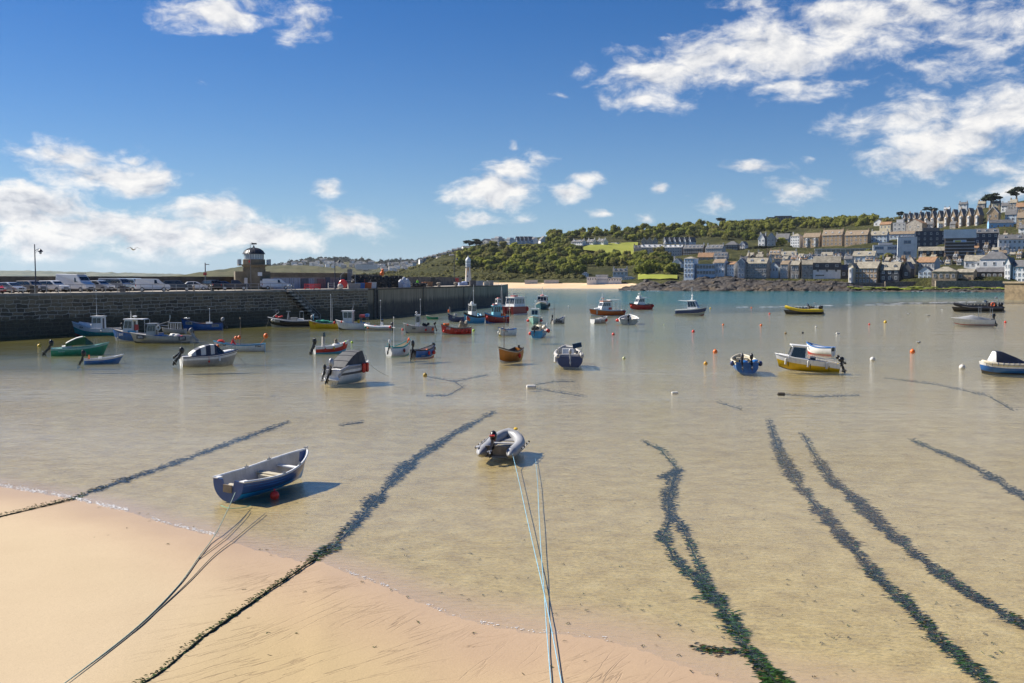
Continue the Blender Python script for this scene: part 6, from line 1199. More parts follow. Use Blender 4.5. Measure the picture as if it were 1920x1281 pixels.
item(717,5.0,MB().ell((0,0,3.0),(.45,.4,.5),9,6).ell((.15,0,3.7),(.28,.28,.35),8,6),'orange_float',BUOYO,'orange float on top of the long pot stack','float',0,.7)
item(804,5,tub(1.7,1.2,1.1),'pallet_box',WOOD,'brown pallet box right of the small pot stack','box'); item(797,6,tub(1.2,1.0,1.0),'pallet_box',M('terracotta box',(.35,.15,.08),.7),'terracotta coloured box left of the brown pallet box','box')
item(816,5.5,MB().box((0,0,.9),(2.6,1.5,1.2)).box((-.6,0,1.8),(1.1,1.3,.9)).box((.6,0,1.7),(.2,1.2,.5)).lathe([(.4,0),(.4,.3)],10,(-.8,-.8,0)).lathe([(.4,0),(.4,.3)],10,(.8,-.8,0)),'winch_engine',BLACK,'dark winch machine by the brown parapet','machine')
for px,lab in ((823,'stone mooring bollard under the winch machine'),(855,'stone mooring bollard left of the white lighthouse')): item(px,2,MB().lathe([(.35,0),(.3,.5),(.55,.65),(.55,.95),(.3,1.05)],12),'mooring_bollard',M('bollard stone',(.22,.20,.17),.8,.2),lab,'bollard',0,.6)
item(857,11.5,MB().box((0,0,1.2),(.9,.4,1.7)),'safety_cabinet',RED,'red lifesaving cabinet on the brown parapet','cabinet')
item(868,8,MB().box((0,0,.4),(2.4,1.4,.8)).ell((.4,0,.8),(.9,.6,.35),8,5,0,.2),'blue_tarpaulin',M('blue white tarpaulin',(.28,.36,.55),.7,.2),'blue tarpaulin heap at the foot of the white lighthouse','tarpaulin')
item(886,3.2,MB().box((0,0,.75),(1.6,1.4,1.5)),'winch_box',DGREY,'dark cubic box at the left of the grey fish boxes on the pier','box'); 
for i in range(4): item(891+i*3.4,3.2,tub(1.0,1.2,1.25),'fish_tub',M('pale grey tub',(.38,.41,.44),.6),('first','second','third','last')[i]+' from the left of four pale grey tubs near the pier end','tub')
item(912,4,tub(1.2,1.0,1.1),'pallet_box',CREAM,'cream box near the pier end','box'); item(919,4.5,tub(1.6,1.2,1.3),'winch_box',GREY,'grey box nearest the pier end','box')
er=empty('pier_end_railing',Q(905,2),0,'thin railing with upright posts at the end of the pier','railing'); o0=er.location; pe=[Q(x,4) for x in range(898,938,4)]
MB().tube([(q.x-o0.x,q.y-o0.y,1.1) for q in pe],.04,5).build('rail',STEEL,er)
for q in pe: MB().tube([(q.x-o0.x,q.y-o0.y,0),(q.x-o0.x,q.y-o0.y,1.15)],.05,5).build('post',STEEL,er)
# white iron lighthouse
m_iron,nt,b=newmat('rust streaked white iron'); L=nt.links
rs=tnoise(nt,coord(nt,scale=(1.6,1.6,.22)),1.6,5,.65); sp=nt.nodes.new('ShaderNodeSeparateXYZ'); L.new(coord(nt),sp.inputs[0])
hm=nn(nt,'ShaderNodeMapRange'); L.new(sp.outputs[2],hm.inputs[0]); hm.inputs[1].default_value=1.0; hm.inputs[2].default_value=4.6
L.new(mixc(nt,math_(nt,'MULTIPLY',ramp(nt,rs,[(.46,0),(.6,1)]).outputs[0],hm.outputs[0]),(.70,.69,.65),(.50,.26,.05)),b.inputs['Base Color']); b.inputs['Roughness'].default_value=.5
p=Q(878,9.5); k2=FPX/p.y; z2=lambda y:(521.3+(CH-DK)*k2-y)/k2
wl=empty('iron_lighthouse',(p.x,p.y,DK-.06),0,'slim white iron lighthouse streaked with rust near the pier end','lighthouse')
MB().lathe([(1.0,0),(1.0,.9),(.92,1.0)],12).build('plinth',BLACK,wl); MB().lathe([(.92,.95),(.72,z2(500))],14).build('tower',m_iron,wl)
MB().lathe([(.72,z2(500.5)),(.98,z2(500)),(.98,z2(499.3)),(.7,z2(499))],14).build('gallery',GREY,wl,smooth=None)
ln=MB().lathe([(.74,z2(499)),(.74,z2(488)),(.80,z2(487.7))],12).build('lantern',CWH,wl,smooth=None)
for i in range(12):
    a=2*math.pi*(i+.5)/12
    for zq in (491,496): MB().box((0,0,0),(.26,.04,.5)).build('pane',M('lantern pane',(.30,.34,.38)),ln,smooth=None,loc=(.725*math.cos(a),.725*math.sin(a),z2(zq)),rz=a+math.pi/2)
MB().lathe([(.82,z2(488)),(.74,z2(485.5)),(.45,z2(482.8)),(.18,z2(481.5)),(.15,z2(480)),(.03,z2(478.6))],12).build('dome',CWH,wl,smooth=.6); MB().box((-.2,-.80,z2(517)),(.3,.12,.42)).build('window',DGREY,wl,smooth=None)
# the one person that can be made out: hi-vis jacket beside the small pot stack
def person(loc,rz,label,jacket,legs):
    e=empty('person',loc,rz,label,'person')
    J=[(0,0,.95),(0,0,1.15),(0,.01,1.40),(0,.0,1.50),(0,-.02,1.58),(0,-.03,1.68)]
    vs=[Vector(v) for v in J]; es=[(0,1),(1,2),(2,3),(3,4),(4,5)]; rd=[.15,.14,.16,.075,.085,.10]
    for s in (1,-1):
        o=len(vs); vs+=[Vector((s*.10,0,.88)),Vector((s*.12,-.03,.48)),Vector((s*.12,.02,.08)),Vector((s*.12,-.14,.05))]; es+=[(0,o),(o,o+1),(o+1,o+2),(o+2,o+3)]; rd+=[.10,.065,.045,.04]
        o=len(vs); vs+=[Vector((s*.19,0,1.40)),Vector((s*.24,.02,1.14)),Vector((s*.22,-.12,.92)),Vector((s*.21,-.17,.84))]; es+=[(2,o),(o,o+1),(o+1,o+2),(o+2,o+3)]; rd+=[.065,.05,.04,.035]
    me=bpy.data.meshes.new('body'); me.from_pydata([tuple(v) for v in vs],es,[]); o=bpy.data.objects.new('body',me); COL.objects.link(o); o.parent=e
    sk=o.modifiers.new('skin','SKIN'); 
    for i,v in enumerate(me.skin_vertices[0].data): v.radius=(rd[i],rd[i]); v.use_root=(i==0)
    sb=o.modifiers.new('sub','SUBSURF'); sb.levels=1; sb.render_levels=2; me.materials.append(legs)
    jk=MB().lathe([(.19,.84),(.185,1.1),(.21,1.36),(.14,1.48),(.08,1.52)],12); jk.v=[(v[0]*1.1,v[1]*.78,v[2]) for v in jk.v]
    for s in (1,-1): jk.tube([(s*.19,0,1.42),(s*.245,.02,1.14),(s*.225,-.11,.95)],[.085,.07,.055],8)
    jk.build('jacket',jacket,e); MB().ell((0,-.01,1.72),(.10,.115,.08),10,6).build('hair',DGREY,e); hd=MB().ell((0,-.035,1.665),(.085,.098,.115),12,9).ell((0,-.135,1.655),(.016,.02,.022),6,5).ell((-.088,-.02,1.66),(.014,.025,.03),6,5).ell((.088,-.02,1.66),(.014,.025,.03),6,5); hd.build('head',M('skin',(.5,.3,.22),.6),e)
person(Q(783,5,DK-.05)+Vector((0,0,0)),.6,'person in a bright green-yellow jacket standing behind the small pot stack',M('hi vis jacket',(.25,.75,.05),.7),DGREY)
# ---------------------------------------------------------------- woods
def foliage_mat(name,base):
    m,nt,b=newmat(name); L=nt.links
    oi=nt.nodes.new('ShaderNodeObjectInfo')
    n=tnoise(nt,coord(nt),2.2,3,.6)
    tone=ramp(nt,oi.outputs['Random'],base).outputs[0]
    c=mixc(nt,1.0,tone,ramp(nt,n,[(.3,.55),(.7,1.15)]).outputs[0],'MULTIPLY'); L.new(c,b.inputs['Base Color'])
    b.inputs['Roughness'].default_value=.8; b.inputs['Specular IOR Level'].default_value=.15
    tl=nt.nodes.new('ShaderNodeBsdfTranslucent'); L.new(c,tl.inputs[0]); mx=nt.nodes.new('ShaderNodeMixShader'); mx.inputs[0].default_value=.42
    L.new(b.outputs[0],mx.inputs[1]); L.new(tl.outputs[0],mx.inputs[2]); L.new(mx.outputs[0],nt.nodes['Material Output'].inputs[0])
    return m
FOL=foliage_mat('mixed broadleaf foliage',[(0,(.11,.14,.038)),(.2,(.20,.235,.042)),(.45,(.30,.32,.05)),(.65,(.26,.235,.09)),(.85,(.38,.40,.06)),(1,(.17,.18,.06))])
PINE=foliage_mat('dark pine foliage',[(0,(.018,.03,.014)),(1,(.03,.045,.02))])
BARK=M('bark',(.07,.055,.04),.9,.3,4)
def clump(mb,c,r,rnd,nq=34,q=.30,flat=1.0):
    mb.ell(c,(r*.86,r*.86,r*.80*flat),7,5,0,.35,rnd)
    for i in range(nq):
        z=rnd.uniform(-.6,1); t=rnd.uniform(0,6.283); h=math.sqrt(max(0,1-z*z))
        d=Vector((h*math.cos(t),h*math.sin(t),z)); p=Vector(c)+Vector((d.x*r,d.y*r,d.z*r*flat))*rnd.uniform(.8,1.12)
        n=(d+Vector((rnd.uniform(-.7,.7),rnd.uniform(-.7,.7),rnd.uniform(-.3,.9)))).normalized()
        a=n.orthogonal().normalized(); b=n.cross(a); s=q*r*rnd.uniform(.6,1.3); ro=rnd.uniform(0,3.14)
        a,b=a*math.cos(ro)+b*math.sin(ro),b*math.cos(ro)-a*math.sin(ro)
        mb.add([p+a*s,p+b*s*.7,p-a*s*.9,p-b*s*.6],[(0,1,2,3)],0)
def tree_data(seed,kind='broad'):
    rnd=random.Random(seed); cr=MB(); tr=MB()
    if kind=='broad':
        h=rnd.uniform(.9,1.15)
        tr.tube([(0,0,-.35),(.02,.01,.3),(.0,.03,.75*h)],[.09,.06,.03],6)
        for k in range(4):
            t=k*1.6+rnd.random(); tr.tube([(0,0,.35),(.3*math.cos(t),.3*math.sin(t),.75)],[.04,.015],5)
        for k in range(rnd.randint(11,15)):
            t=rnd.uniform(0,6.283); z=rnd.uniform(.30,1.25)*h; w=math.sqrt(max(.05,1-((z/h-.72)/.72)**2))
            rr=rnd.uniform(.15,.72)*w
            clump(cr,(rr*math.cos(t),rr*math.sin(t),z),rnd.uniform(.24,.40),rnd)
        clump(cr,(0,0,.75*h),.55,rnd)
    elif kind=='pine':
        tr.tube([(0,0,-.3),(.05,0,.6),(.0,.05,1.2)],[.08,.06,.03],6)
        for k in range(6):
            t=k*1.05+rnd.random(); tr.tube([(.02,0,.55+.08*k),(.6*math.cos(t),.6*math.sin(t),.85+.09*k)],[.035,.012],5)
        for k in range(13):
            t=rnd.uniform(0,6.283); z=rnd.uniform(.75,1.35); rr=rnd.uniform(.1,.85)*(1.35-.45*z)
            clump(cr,(rr*math.cos(t),rr*math.sin(t),z),rnd.uniform(.22,.36),rnd,30,.3,.42)
    else:
        for k in range(9):
            t=rnd.uniform(0,6.283); rr=rnd.uniform(0,.75); clump(cr,(rr*math.cos(t),rr*math.sin(t),rnd.uniform(.15,.5)),rnd.uniform(.28,.42),rnd,26)
        tr.tube([(0,0,-.3),(0,0,.3)],.05,5)
    return cr,tr
def tree_proto(seed,kind,mat,name):
    cr,tr=tree_data(seed,kind)
    e=empty(name,(0,0,-500)); c=cr.build('crown',mat,e,smooth=None,fixn=False); t=tr.build('trunk',BARK,e); return e
PRO={'broad':[tree_proto(s,'broad',FOL,'broadleaf_tree') for s in range(7)],'pine':[tree_proto(50+s,'pine',PINE,'pine_tree') for s in range(2)]}
_used=set()
def plant(kind,p,r,hk,rnd,label,cat,group=None):
    e=rnd.choice(PRO[kind])
    if e.name not in _used: _used.add(e.name); o=e
    else: o=copy_tree(e)
    o.location=p; o.scale=(r*rnd.uniform(.9,1.15),r*rnd.uniform(.9,1.15),r*hk); o.rotation_euler.z=rnd.uniform(0,6.28)
    tag(o,label,cat,group); return o
# keep-out boxes: houses, meadow, lawn, beach
KEEP=[(1084,1197,458,484),(1195,1271,515,527),(1187,1250,450,481),(1244,1407,450,481),(1420,1486,436,466),(1070,1168,448,464),(900,1030,441,463),(1438,1502,400,422),(1486,1640,430,480),(1640,1930,380,540),(1260,1930,478,540),(1094,1195,502,530),(1400,1490,462,530)]
def free(px,py,m=0):
    for a,b,c,d in KEEP:
        if a-m<px<b+m and c-m<py<d+m: return False
    return True
rnd=random.Random(11); spots=[]
def region(x0,x1,top,bot,dx,dy,kind):
    y=dy*.5
    k=0
    ymin=min(lerp(top,x) for x in (x0,(x0+x1)/2,x1)); ymax=max(lerp(bot,x) for x in (x0,(x0+x1)/2,x1))
    py=ymin
    while py<ymax:
        px=x0+(k%2)*dx/2
        while px<x1:
            qx=px+rnd.uniform(-.4,.4)*dx; qy=py+rnd.uniform(-.45,.45)*dy
            if lerp(top,qx)<=qy<=lerp(bot,qx) and free(qx,qy): spots.append((qx,qy,kind))
            px+=dx
        py+=dy; k+=1
region(860,1200,[(860,484),(900,466),(960,463),(1200,462)],[(860,500),(940,514),(1000,518),(1200,521)],12.5,6.6,'wood')
region(1185,1262,[(1185,483),(1262,483)],[(1185,516),(1262,512)],12,7,'wood')
region(1262,1310,[(1262,482),(1310,482)],[(1262,500),(1310,486)],11,7,'wood')
region(1030,1440,[(1030,444),(1130,436),(1440,421)],[(1030,462),(1200,456),(1440,452)],11.5,4.6,'up')
region(1440,1660,[(1440,421),(1660,413)],[(1440,438),(1500,437),(1560,430),(1660,424)],11.5,4.6,'up')
region(870,1040,[(870,464),(960,450),(1040,443)],[(870,466),(960,455),(1040,450)],11,4.6,'up')
spots.sort(key=lambda s:s[1],reverse=True)
NT=292
print('tree spots',len(spots))
for i,(px,py,k) in enumerate(spots[:NT]):
    p=hill(px,py); r=rnd.uniform(4.4,8.2); p.z-=r*.25
    plant('broad',p,r,rnd.uniform(.85,1.2),rnd,'round leafy tree in the green wood on the hillside behind the harbour','tree','trees of the hillside wood')
wood=MB()
for px,py,k in spots[NT:]:
    p=hill(px,py); r=rnd.uniform(5.5,9)
    for q in range(6): clump(wood,(p.x+rnd.uniform(-.6,.6)*r,p.y+rnd.uniform(-.6,.6)*r,p.z+rnd.uniform(.3,1.1)*r),r*rnd.uniform(.4,.55),rnd,22)
if wood.v: tag(wood.build('woodland',foliage_mat('far wood foliage',[(0,(.24,.25,.045)),(1,(.24,.25,.045))]),None,smooth=None,fixn=False),kind='stuff')
# scrub on the cliff and between houses: one uncountable mass
scr=MB()
def scrub(x0,x1,top,bot,n,r0,r1):
    for i in range(n):
        px=rnd.uniform(x0,x1); py=rnd.uniform(lerp(top,px),lerp(bot,px))
        if not free(px,py,-1) and x0<1250: continue
        p=hill(px,py); r=rnd.uniform(r0,r1); clump(scr,(p.x,p.y,p.z+r*.1),r,rnd,14,.34,.7)
scrub(640,960,[(640,519),(745,510),(830,482),(880,470),(960,505)],[(640,532),(760,529),(900,524),(960,524)],620,1.6,3.4)
scrub(900,1260,[(900,503),(1000,506),(1260,508)],[(900,524),(1000,524),(1260,520)],420,1.6,3.4)
scrub(1245,1930,[(1245,482),(1450,470),(1640,440),(1930,400)],[(1245,520),(1450,520),(1640,524),(1930,524)],420,1.2,2.4)
scrub(1480,1780,[(1480,420),(1640,412),(1780,402)],[(1480,430),(1640,424),(1780,412)],260,2,4)
scrub(800,920,[(800,486),(860,466),(920,458)],[(800,494),(860,480),(920,470)],160,1.6,3.2)
sm_=foliage_mat('gorse and bramble',[(0,(.17,.165,.055)),(1,(.17,.165,.055))])
tag(scr.build('scrub',sm_,None,smooth=None,fixn=False),kind='stuff')
for px,py,r,lab in ((895,462,11,'dark spreading pine on the shoulder of the hill left of the hotels'),(880,462,8,'smaller dark pine beside the spreading pine on the hill shoulder'),(1857,392,15,'big flat-topped dark pine standing above the gabled terrace'),(1746,404,9,'low dark pine on the skyline behind the gabled terrace'),(1905,378,12,'dark pine at the top of the hill, right of the flat-topped pine'),(1690,410,7,'dark little pine on the skyline left of the gabled terrace'),(1352,423,9,'dark rounded pine standing out on the wooded skyline'),(1293,427,7,'dark pine near the middle of the wooded skyline'),(1312,427,7,'dark pine on the skyline just right of another small one')):
    plant('pine',hill(px,py)-Vector((0,0,r*(.5 if px<1000 else .15))),r,1.0,rnd,lab,'tree')
for px,py,r,lab in ((1212,517,9,'round bright green tree on the lower slope above the lawn'),(1255,515,7,'dark round tree beside the white tower-like hotel block'),(1270,513,6,'dark bushy tree hugging the left side of the white hotel block'),(1232,495,8,'light green tree below the grey terraces'),(1662,492,6,'small dark tree between the stone cottages below the white modern building'),(1627,480,5,'small light green tree on the arcaded promenade'),(1570,441,7,'green tree behind the brown terrace'),(1465,462,7,'leafy tree in front of the white gabled villa'),(1660,424,7,'olive bush above the shade-blue white terrace')):
    plant('broad',hill(px,py)-Vector((0,0,r*.2)),r,1.0,rnd,lab,'tree')

# ---------------------------------------------------------------- houses
WALL={'w':M('white render',(.84,.84,.82),.7,.10,.25,grime=.25),'b':M('shade-blue white render',(.62,.71,.78),.7,.08,.25,grime=.2),'g':M('grey granite wall',(.40,.36,.31),.85,.35,.7,bmp=.4),  # the bluish render is white wall with its shade put into the colour
'r':M('grey rendered wall',(.52,.52,.51),.8,.15,.4,grime=.3),'s':M('brown stone wall',(.40,.295,.19),.85,.35,.8,bmp=.4),'l':M('golden stone wall',(.42,.33,.21),.85,.35,.8,bmp=.4),
'd':M('dark slate cladding',(.055,.06,.07),.6,.25,.8),'n':M('navy clad wall',(.035,.05,.085),.6,.2,.6),'c':M('cream render',(.62,.54,.38),.7,.1,.3),'k':M('brown timber slats',(.085,.065,.05),.6,.3,1.5),'y':M('sky blue render',(.25,.48,.72),.7,.08,.3)}
ROOF={'s':M('slate roof',(.13,.13,.135),.6,.25,.6),'l':M('lichened slate roof',(.30,.27,.21),.75,.3,.6),'o':M('rusty tiled roof',(.30,.17,.09),.8,.25,.6),'p':M('pale flat roofing',(.45,.46,.47),.7,.1,.3),'b':M('brown tiled roof',(.24,.18,.12),.75,.25,.6)}
WFRAME=M('window frame white',(.72,.73,.74),.5,.05); WGL=M('house window glass',(.045,.055,.07),.08,.3,.4,spec=.7); WBLUE=M('blue tinted glass',(.03,.09,.20),.06,.2,spec=.8)
DOORM=M('painted house door',(.10,.07,.06),.5,.2)
_WM={}
def win_mesh(w,h,blue=False):
    k=(round(w,1),round(h,1),blue)
    if k in _WM: return _WM[k]
    mb=MB(); t=.16
    for c,d in (((0,-.03,h/2-t/2),(w,.14,t)),((0,-.03,-h/2+t/2),(w+.2,.2,t)),((-w/2+t/2,-.03,0),(t,.14,h-2*t)),((w/2-t/2,-.03,0),(t,.14,h-2*t)),((0,-.02,0),(.08,.1,h-2*t))): mb.box(c,d,0)
    mb.box((0,0,0),(w-2*t,.06,h-2*t),1)
    o=mb.build('window',[WFRAME,WBLUE if blue else WGL],None,smooth=None); me=o.data; bpy.data.objects.remove(o); _WM[k]=me; return me
def add_window(par,x,y,z,w,h,blue=False,rz=0.0):
    o=bpy.data.objects.new('window',win_mesh(w,h,blue)); COL.objects.link(o); o.parent=par; o.location=(x,y,z); o.rotation_euler.z=rz
_hr=random.Random(77)
def house(x0,x1,yb,ye,yr,wall,rt,rc,rows,cols,lab,r=None,dep=8.0,opt='',name='house',cat='house',D=None,group=None,wh=None):
    if r is None: r=_hr.uniform(-25,-11) if x0>1240 and rt!='p' and 'navy' not in lab and 'slate and white' not in lab and 'slate upper' not in lab else 0.0
    xc=(x0+x1)/2
    base=hill(xc,yb) if D is None else atD(xc,yb,D)
    D=base.y; az_=math.atan2(xc-960,FPX)
    dist=D/math.cos(az_); ppm=FPX/D
    W=(x1-x0)/ppm
    th=-az_*.9+R(r); rel=abs(th+az_)
    # apparent width of a turned box: w cos + dep sin
    w=max(3.0,(W*math.cos(az_)-dep*math.sin(rel)*.8)/math.cos(rel))
    H=(yb-ye)/ppm; RH=max(.0,(ye-yr)/ppm)
    e=empty(name,(base.x,base.y+dep/2,base.z),th,lab,cat,group)
    hx,hy=w/2,dep/2; F0=-4.0
    mb=MB()
    if rt=='y':
        mb.prism([(-hx,F0),(hx,F0),(hx,H),(0,H+RH),(-hx,H)],-hy,hy,0,'xz')
    elif rt=='x':
        mb.prism([(-hy,F0),(hy,F0),(hy,H),(0,H+RH),(-hy,H)],-hx,hx,0,'yz')
    else:
        mb.box((0,0,(H+F0)/2),(w,dep,H-F0))
    mb.build('wall',WALL[wall],e,smooth=None)
    rm=MB(); ov=.35; t=.22
    if rt=='x' or rt=='m':
        for s in (-1,1):
            a=[(-hx-.15,s*(hy+ov),H-ov*RH/hy),(hx+.15,s*(hy+ov),H-ov*RH/hy),(hx+.15,0,H+RH),(-hx-.15,0,H+RH)]
            rm.slab(a if s<0 else a[::-1],t)
    elif rt=='y':
        for s in (-1,1):
            a=[(s*(hx+ov),-hy-.3,H-ov*RH/hx),(s*(hx+ov),hy+.3,H-ov*RH/hx),(0,hy+.3,H+RH),(0,-hy-.3,H+RH)]
            rm.slab(a if s>0 else a[::-1],t)
    elif rt=='h':
        q=min(hx,hy)*.95; ox=hx+.3;oy=hy+.3
        if hx>=hy: t1=(-hx+q,0,H+RH);t2=(hx-q,0,H+RH)
        else: t1=(0,-hy+q,H+RH);t2=(0,hy-q,H+RH)
        A,B,C,Dd=(-ox,-oy,H-.05),(ox,-oy,H-.05),(ox,oy,H-.05),(-ox,oy,H-.05)
        if hx>=hy: rm.add([A,B,C,Dd,t1,t2],[(0,1,5,4),(1,2,5),(2,3,4,5),(3,0,4),(3,2,1,0)])
        else: rm.add([A,B,C,Dd,t1,t2],[(0,1,4),(1,2,5,4),(2,3,5),(3,0,4,5),(3,2,1,0)])
    else:
        rm.box((0,0,H+.15),(w+.3,dep+.3,.36))
        if RH>.6: rm.box((0,dep*.1,H+RH/2+.3),(w*.55,dep*.6,RH))
    rf=rm.build('roof',ROOF[rc],e,smooth=None)
    if 'c' in opt or 'C' in opt:
        for sx in ((-hx+.7,) if 'c' in opt else (-hx+.7,hx-.7)):
            cm=MB(); top=H+RH+1.3; yb_=0.0
            zz=H+ (RH*.5 if rt!='p' else 0)
            cm.box((sx,yb_,(zz+top)/2),(1.1,.9,top-zz)); cm.box((sx,yb_,top+.1),(1.3,1.1,.25))
            for k in (-.28,.28): cm.lathe([(.16,0),(.13,.55)],6,(sx+k,yb_,top+.2))
            cm.build('chimney',WALL['s'] if wall in 'slgc' else WALL['r'],rf,smooth=None)
    ww=min(1.5,w/(cols+.6)*.62) if cols else 1; hh=min(1.9,(H/max(rows,1))*.55)
    if wh: ww,hh=wh
    for i in range(rows):
        for j in range(cols):
            if 'D' in opt and i==0 and j==cols//2:
                dm=MB().box((0,-.04,1.05),(1.05,.14,2.1)); dm.build('door',DOORM,e,smooth=None,loc=(-hx+w*(j+.5)/cols,-hy,.1)); continue
            add_window(e,-hx+w*(j+.5)/cols,-hy-.03,H*(i+.55)/rows,ww,hh,'b' in opt)
    # side windows on the flank that shows
    if 's' in opt:
        for i in range(rows): add_window(e,-hx-.03,0,H*(i+.55)/rows,ww,hh,'b' in opt,-math.pi/2)
    nd=sum(ch.isdigit() and int(ch) for ch in opt)
    for k in range(nd):
        dx=-hx+w*(k+.5)/nd; dm=MB(); dw=min(1.9,w/nd*.6); y0=-hy*.72; zb=H+RH*.28; hd=min(1.7,RH*.55+.5)
        dm.prism([(-dw/2,zb-.6),(dw/2,zb-.6),(dw/2,zb+hd*.7),(0,zb+hd*1.15),(-dw/2,zb+hd*.7)],y0,0,0,'xz')
        dd=dm.build('dormer',WALL['w'] if wall!='d' else WALL['d'],e,smooth=None,loc=(dx,0,0))
        add_window(dd,0,y0-.04,zb+.1+hd*.25,dw*.7,hd*.75)
    if 'B' in opt:  # canted white bay windows up the front
        n=max(1,cols//2)
        for k in range(n):
            bx=-hx+w*(k+.5)/n; bm_=MB(); bw=1.2
            bm_.prism([(-bw,0),(-bw*.6,-.9),(bw*.6,-.9),(bw,0)],.2,H*.92,0,'xy')
            bb=bm_.build('bay_window',WALL['w'],e,smooth=None,loc=(bx,-hy,0))
            for i in range(max(1,rows)): add_window(bb,0,-.93,H*(i+.5)/rows,1.2,hh)
    if 'V' in opt: # barge boards on the front gable
        bm_=MB()
        for s in (-1,1):
            bm_.slab([(s*(hx+.4),-hy-.42,H-.5),(s*(hx+.4),-hy-.42,H),(0,-hy-.42,H+RH+.35),(0,-hy-.42,H+RH-.2)][::s],.12)
        bm_.build('bargeboard',WFRAME,e,smooth=None)
    return e
Hs=house
# far terraces and hotels, left to right
Hs(902,924,462,453,448,'r','y','s',2,3,'small grey gabled house left of the balconied apartment block on the hill',dep=10,r=-38)
Hs(922,945,462,447,444,'r','p','p',4,4,'grey left half of the balconied apartment block on the hill',dep=12,r=-38)
Hs(945,966,462,449,446,'w','p','p',3,5,'white right half of the balconied apartment block on the hill',dep=12,r=-38)
for i in range(4): Hs(968+i*7.6,975.6+i*7.6,458,450,443.5,'w','y','s',1,2,'white zigzag-gabled hotel front on the hill between the apartments and the swept roof',opt='V',dep=9,group='zigzag gables on the hill',r=-38)
Hs(990,1008,458,449,445,'b','x','s',1,4,'blue-grey hotel wing with dark roof beside the zigzag gables',dep=9,r=-38)
Hs(1010,1028,459,451,443,'w','y','s',1,2,'white chalet with steep swept roof right of the zigzag gables',r=18,dep=9)
Hs(1072,1100,463,454,450,'w','x','s',2,6,'left end of the long white terrace above the meadow',opt='C2',dep=9,r=-38)
Hs(1100,1120,463,454,449,'w','x','s',2,4,'middle of the long white terrace above the meadow',opt='C2',dep=9,r=-38)
Hs(1120,1140,463,453,448,'w','x','s',2,4,'tallest right end of the long white terrace above the meadow',opt='C2',dep=9,r=-38)
Hs(1140,1166,461,457,455.5,'w','p','p',1,6,'low white extension right of the white terrace above the meadow',dep=8,r=-38)
for i,(a,b_) in enumerate(((1203,1213.5),(1213.5,1224),(1224,1234.5))): Hs(a,b_,461,453,446,'g','y','s',2,2,('left','middle','right')[i]+' of the three grey gables standing highest in the far terrace',opt='V',dep=10)
Hs(1189,1203,480,466,460,'g','x','s',3,3,'stepped left end of the lower grey terrace beside the meadow',opt='c2',dep=10)
Hs(1203,1244,480,464,459,'g','x','p',3,8,'lower grey terrace with bay windows below the three grey gables',opt='C4',dep=10)
for i in range(6): Hs(1247+i*9.5,1256.5+i*9.5,459,452,445,'w','y','s',1,2,('first','second','third','fourth','fifth','last')[i]+' from the left in the row of white gabled houses on the wooded slope',opt='V',dep=10,group='row of white gabled houses',r=-38)
Hs(1244,1284,480,464,459.5,'r','x','p',3,8,'pale grey terrace with flat dormers right of the bay-windowed grey terrace',opt='C4',dep=10)
Hs(1283,1325,480,466,459,'k','x','s',3,9,'long brown-grey guest house terrace, its left half',opt='C5',dep=10)
Hs(1325,1362,479,466,459,'r','x','s',3,8,'grey guest house terrace with small gables, right half',opt='C4',dep=10)
Hs(1362,1389,470,459,452,'d','h','s',2,5,'dark slate hipped house at the right end of the far terraces',dep=11)
Hs(1389,1404,468,459,453,'w','y','s',2,2,'white gabled house beside the dark slate hipped house',opt='V',dep=9)
Hs(1386,1441,419,414,411,'r','p','p',1,9,'low pale wing of the hotel on the skyline',dep=12)
Hs(1441,1500,422,407.5,405,'d','p','s',4,13,'dark long hotel block on the wooded skyline',dep=14,name='hotel',cat='hotel')
Hs(1424,1441,463,448,438,'w','y','s',2,2,'white steep-gabled villa with pinnacles among the trees',r=-25,opt='VC',dep=9)
Hs(1440,1457,463,447,437,'r','y','s',2,2,'grey-white gabled villa right of the pinnacled villa',r=-10,opt='V',dep=9)
Hs(1456,1485,456,448,438,'r','x','s',1,3,'long grey-roofed chapel hall beside the white villas',dep=10,opt='c')
Hs(1485,1508,464,443,438,'w','h','l',4,4,'tall white four-storey house at the left end of the brown terrace',r=-30,opt='c',dep=9)
Hs(1508,1544,463,445,437,'s','x','b',2,4,'brown terrace house with white bays next to the tall white house',r=-24,opt='BC',dep=9)
Hs(1544,1587,461,441,431,'s','x','b',3,5,'larger brown terrace house with a white dormer row',r=-24,opt='C3',dep=9)
Hs(1587,1635,460,441,432,'s','x','b',3,5,'brown terrace house with pale window surrounds at the terrace right end',r=-24,opt='C2D',dep=9)
Hs(1635,1670,455,441,433,'b','x','l',2,4,'shade-blue white terrace house with two dormers',opt='C2',dep=9)
Hs(1670,1721,448,439,434,'b','x','b',1,6,'shade-blue white house with brown roof behind the white modern building',opt='c',dep=9)
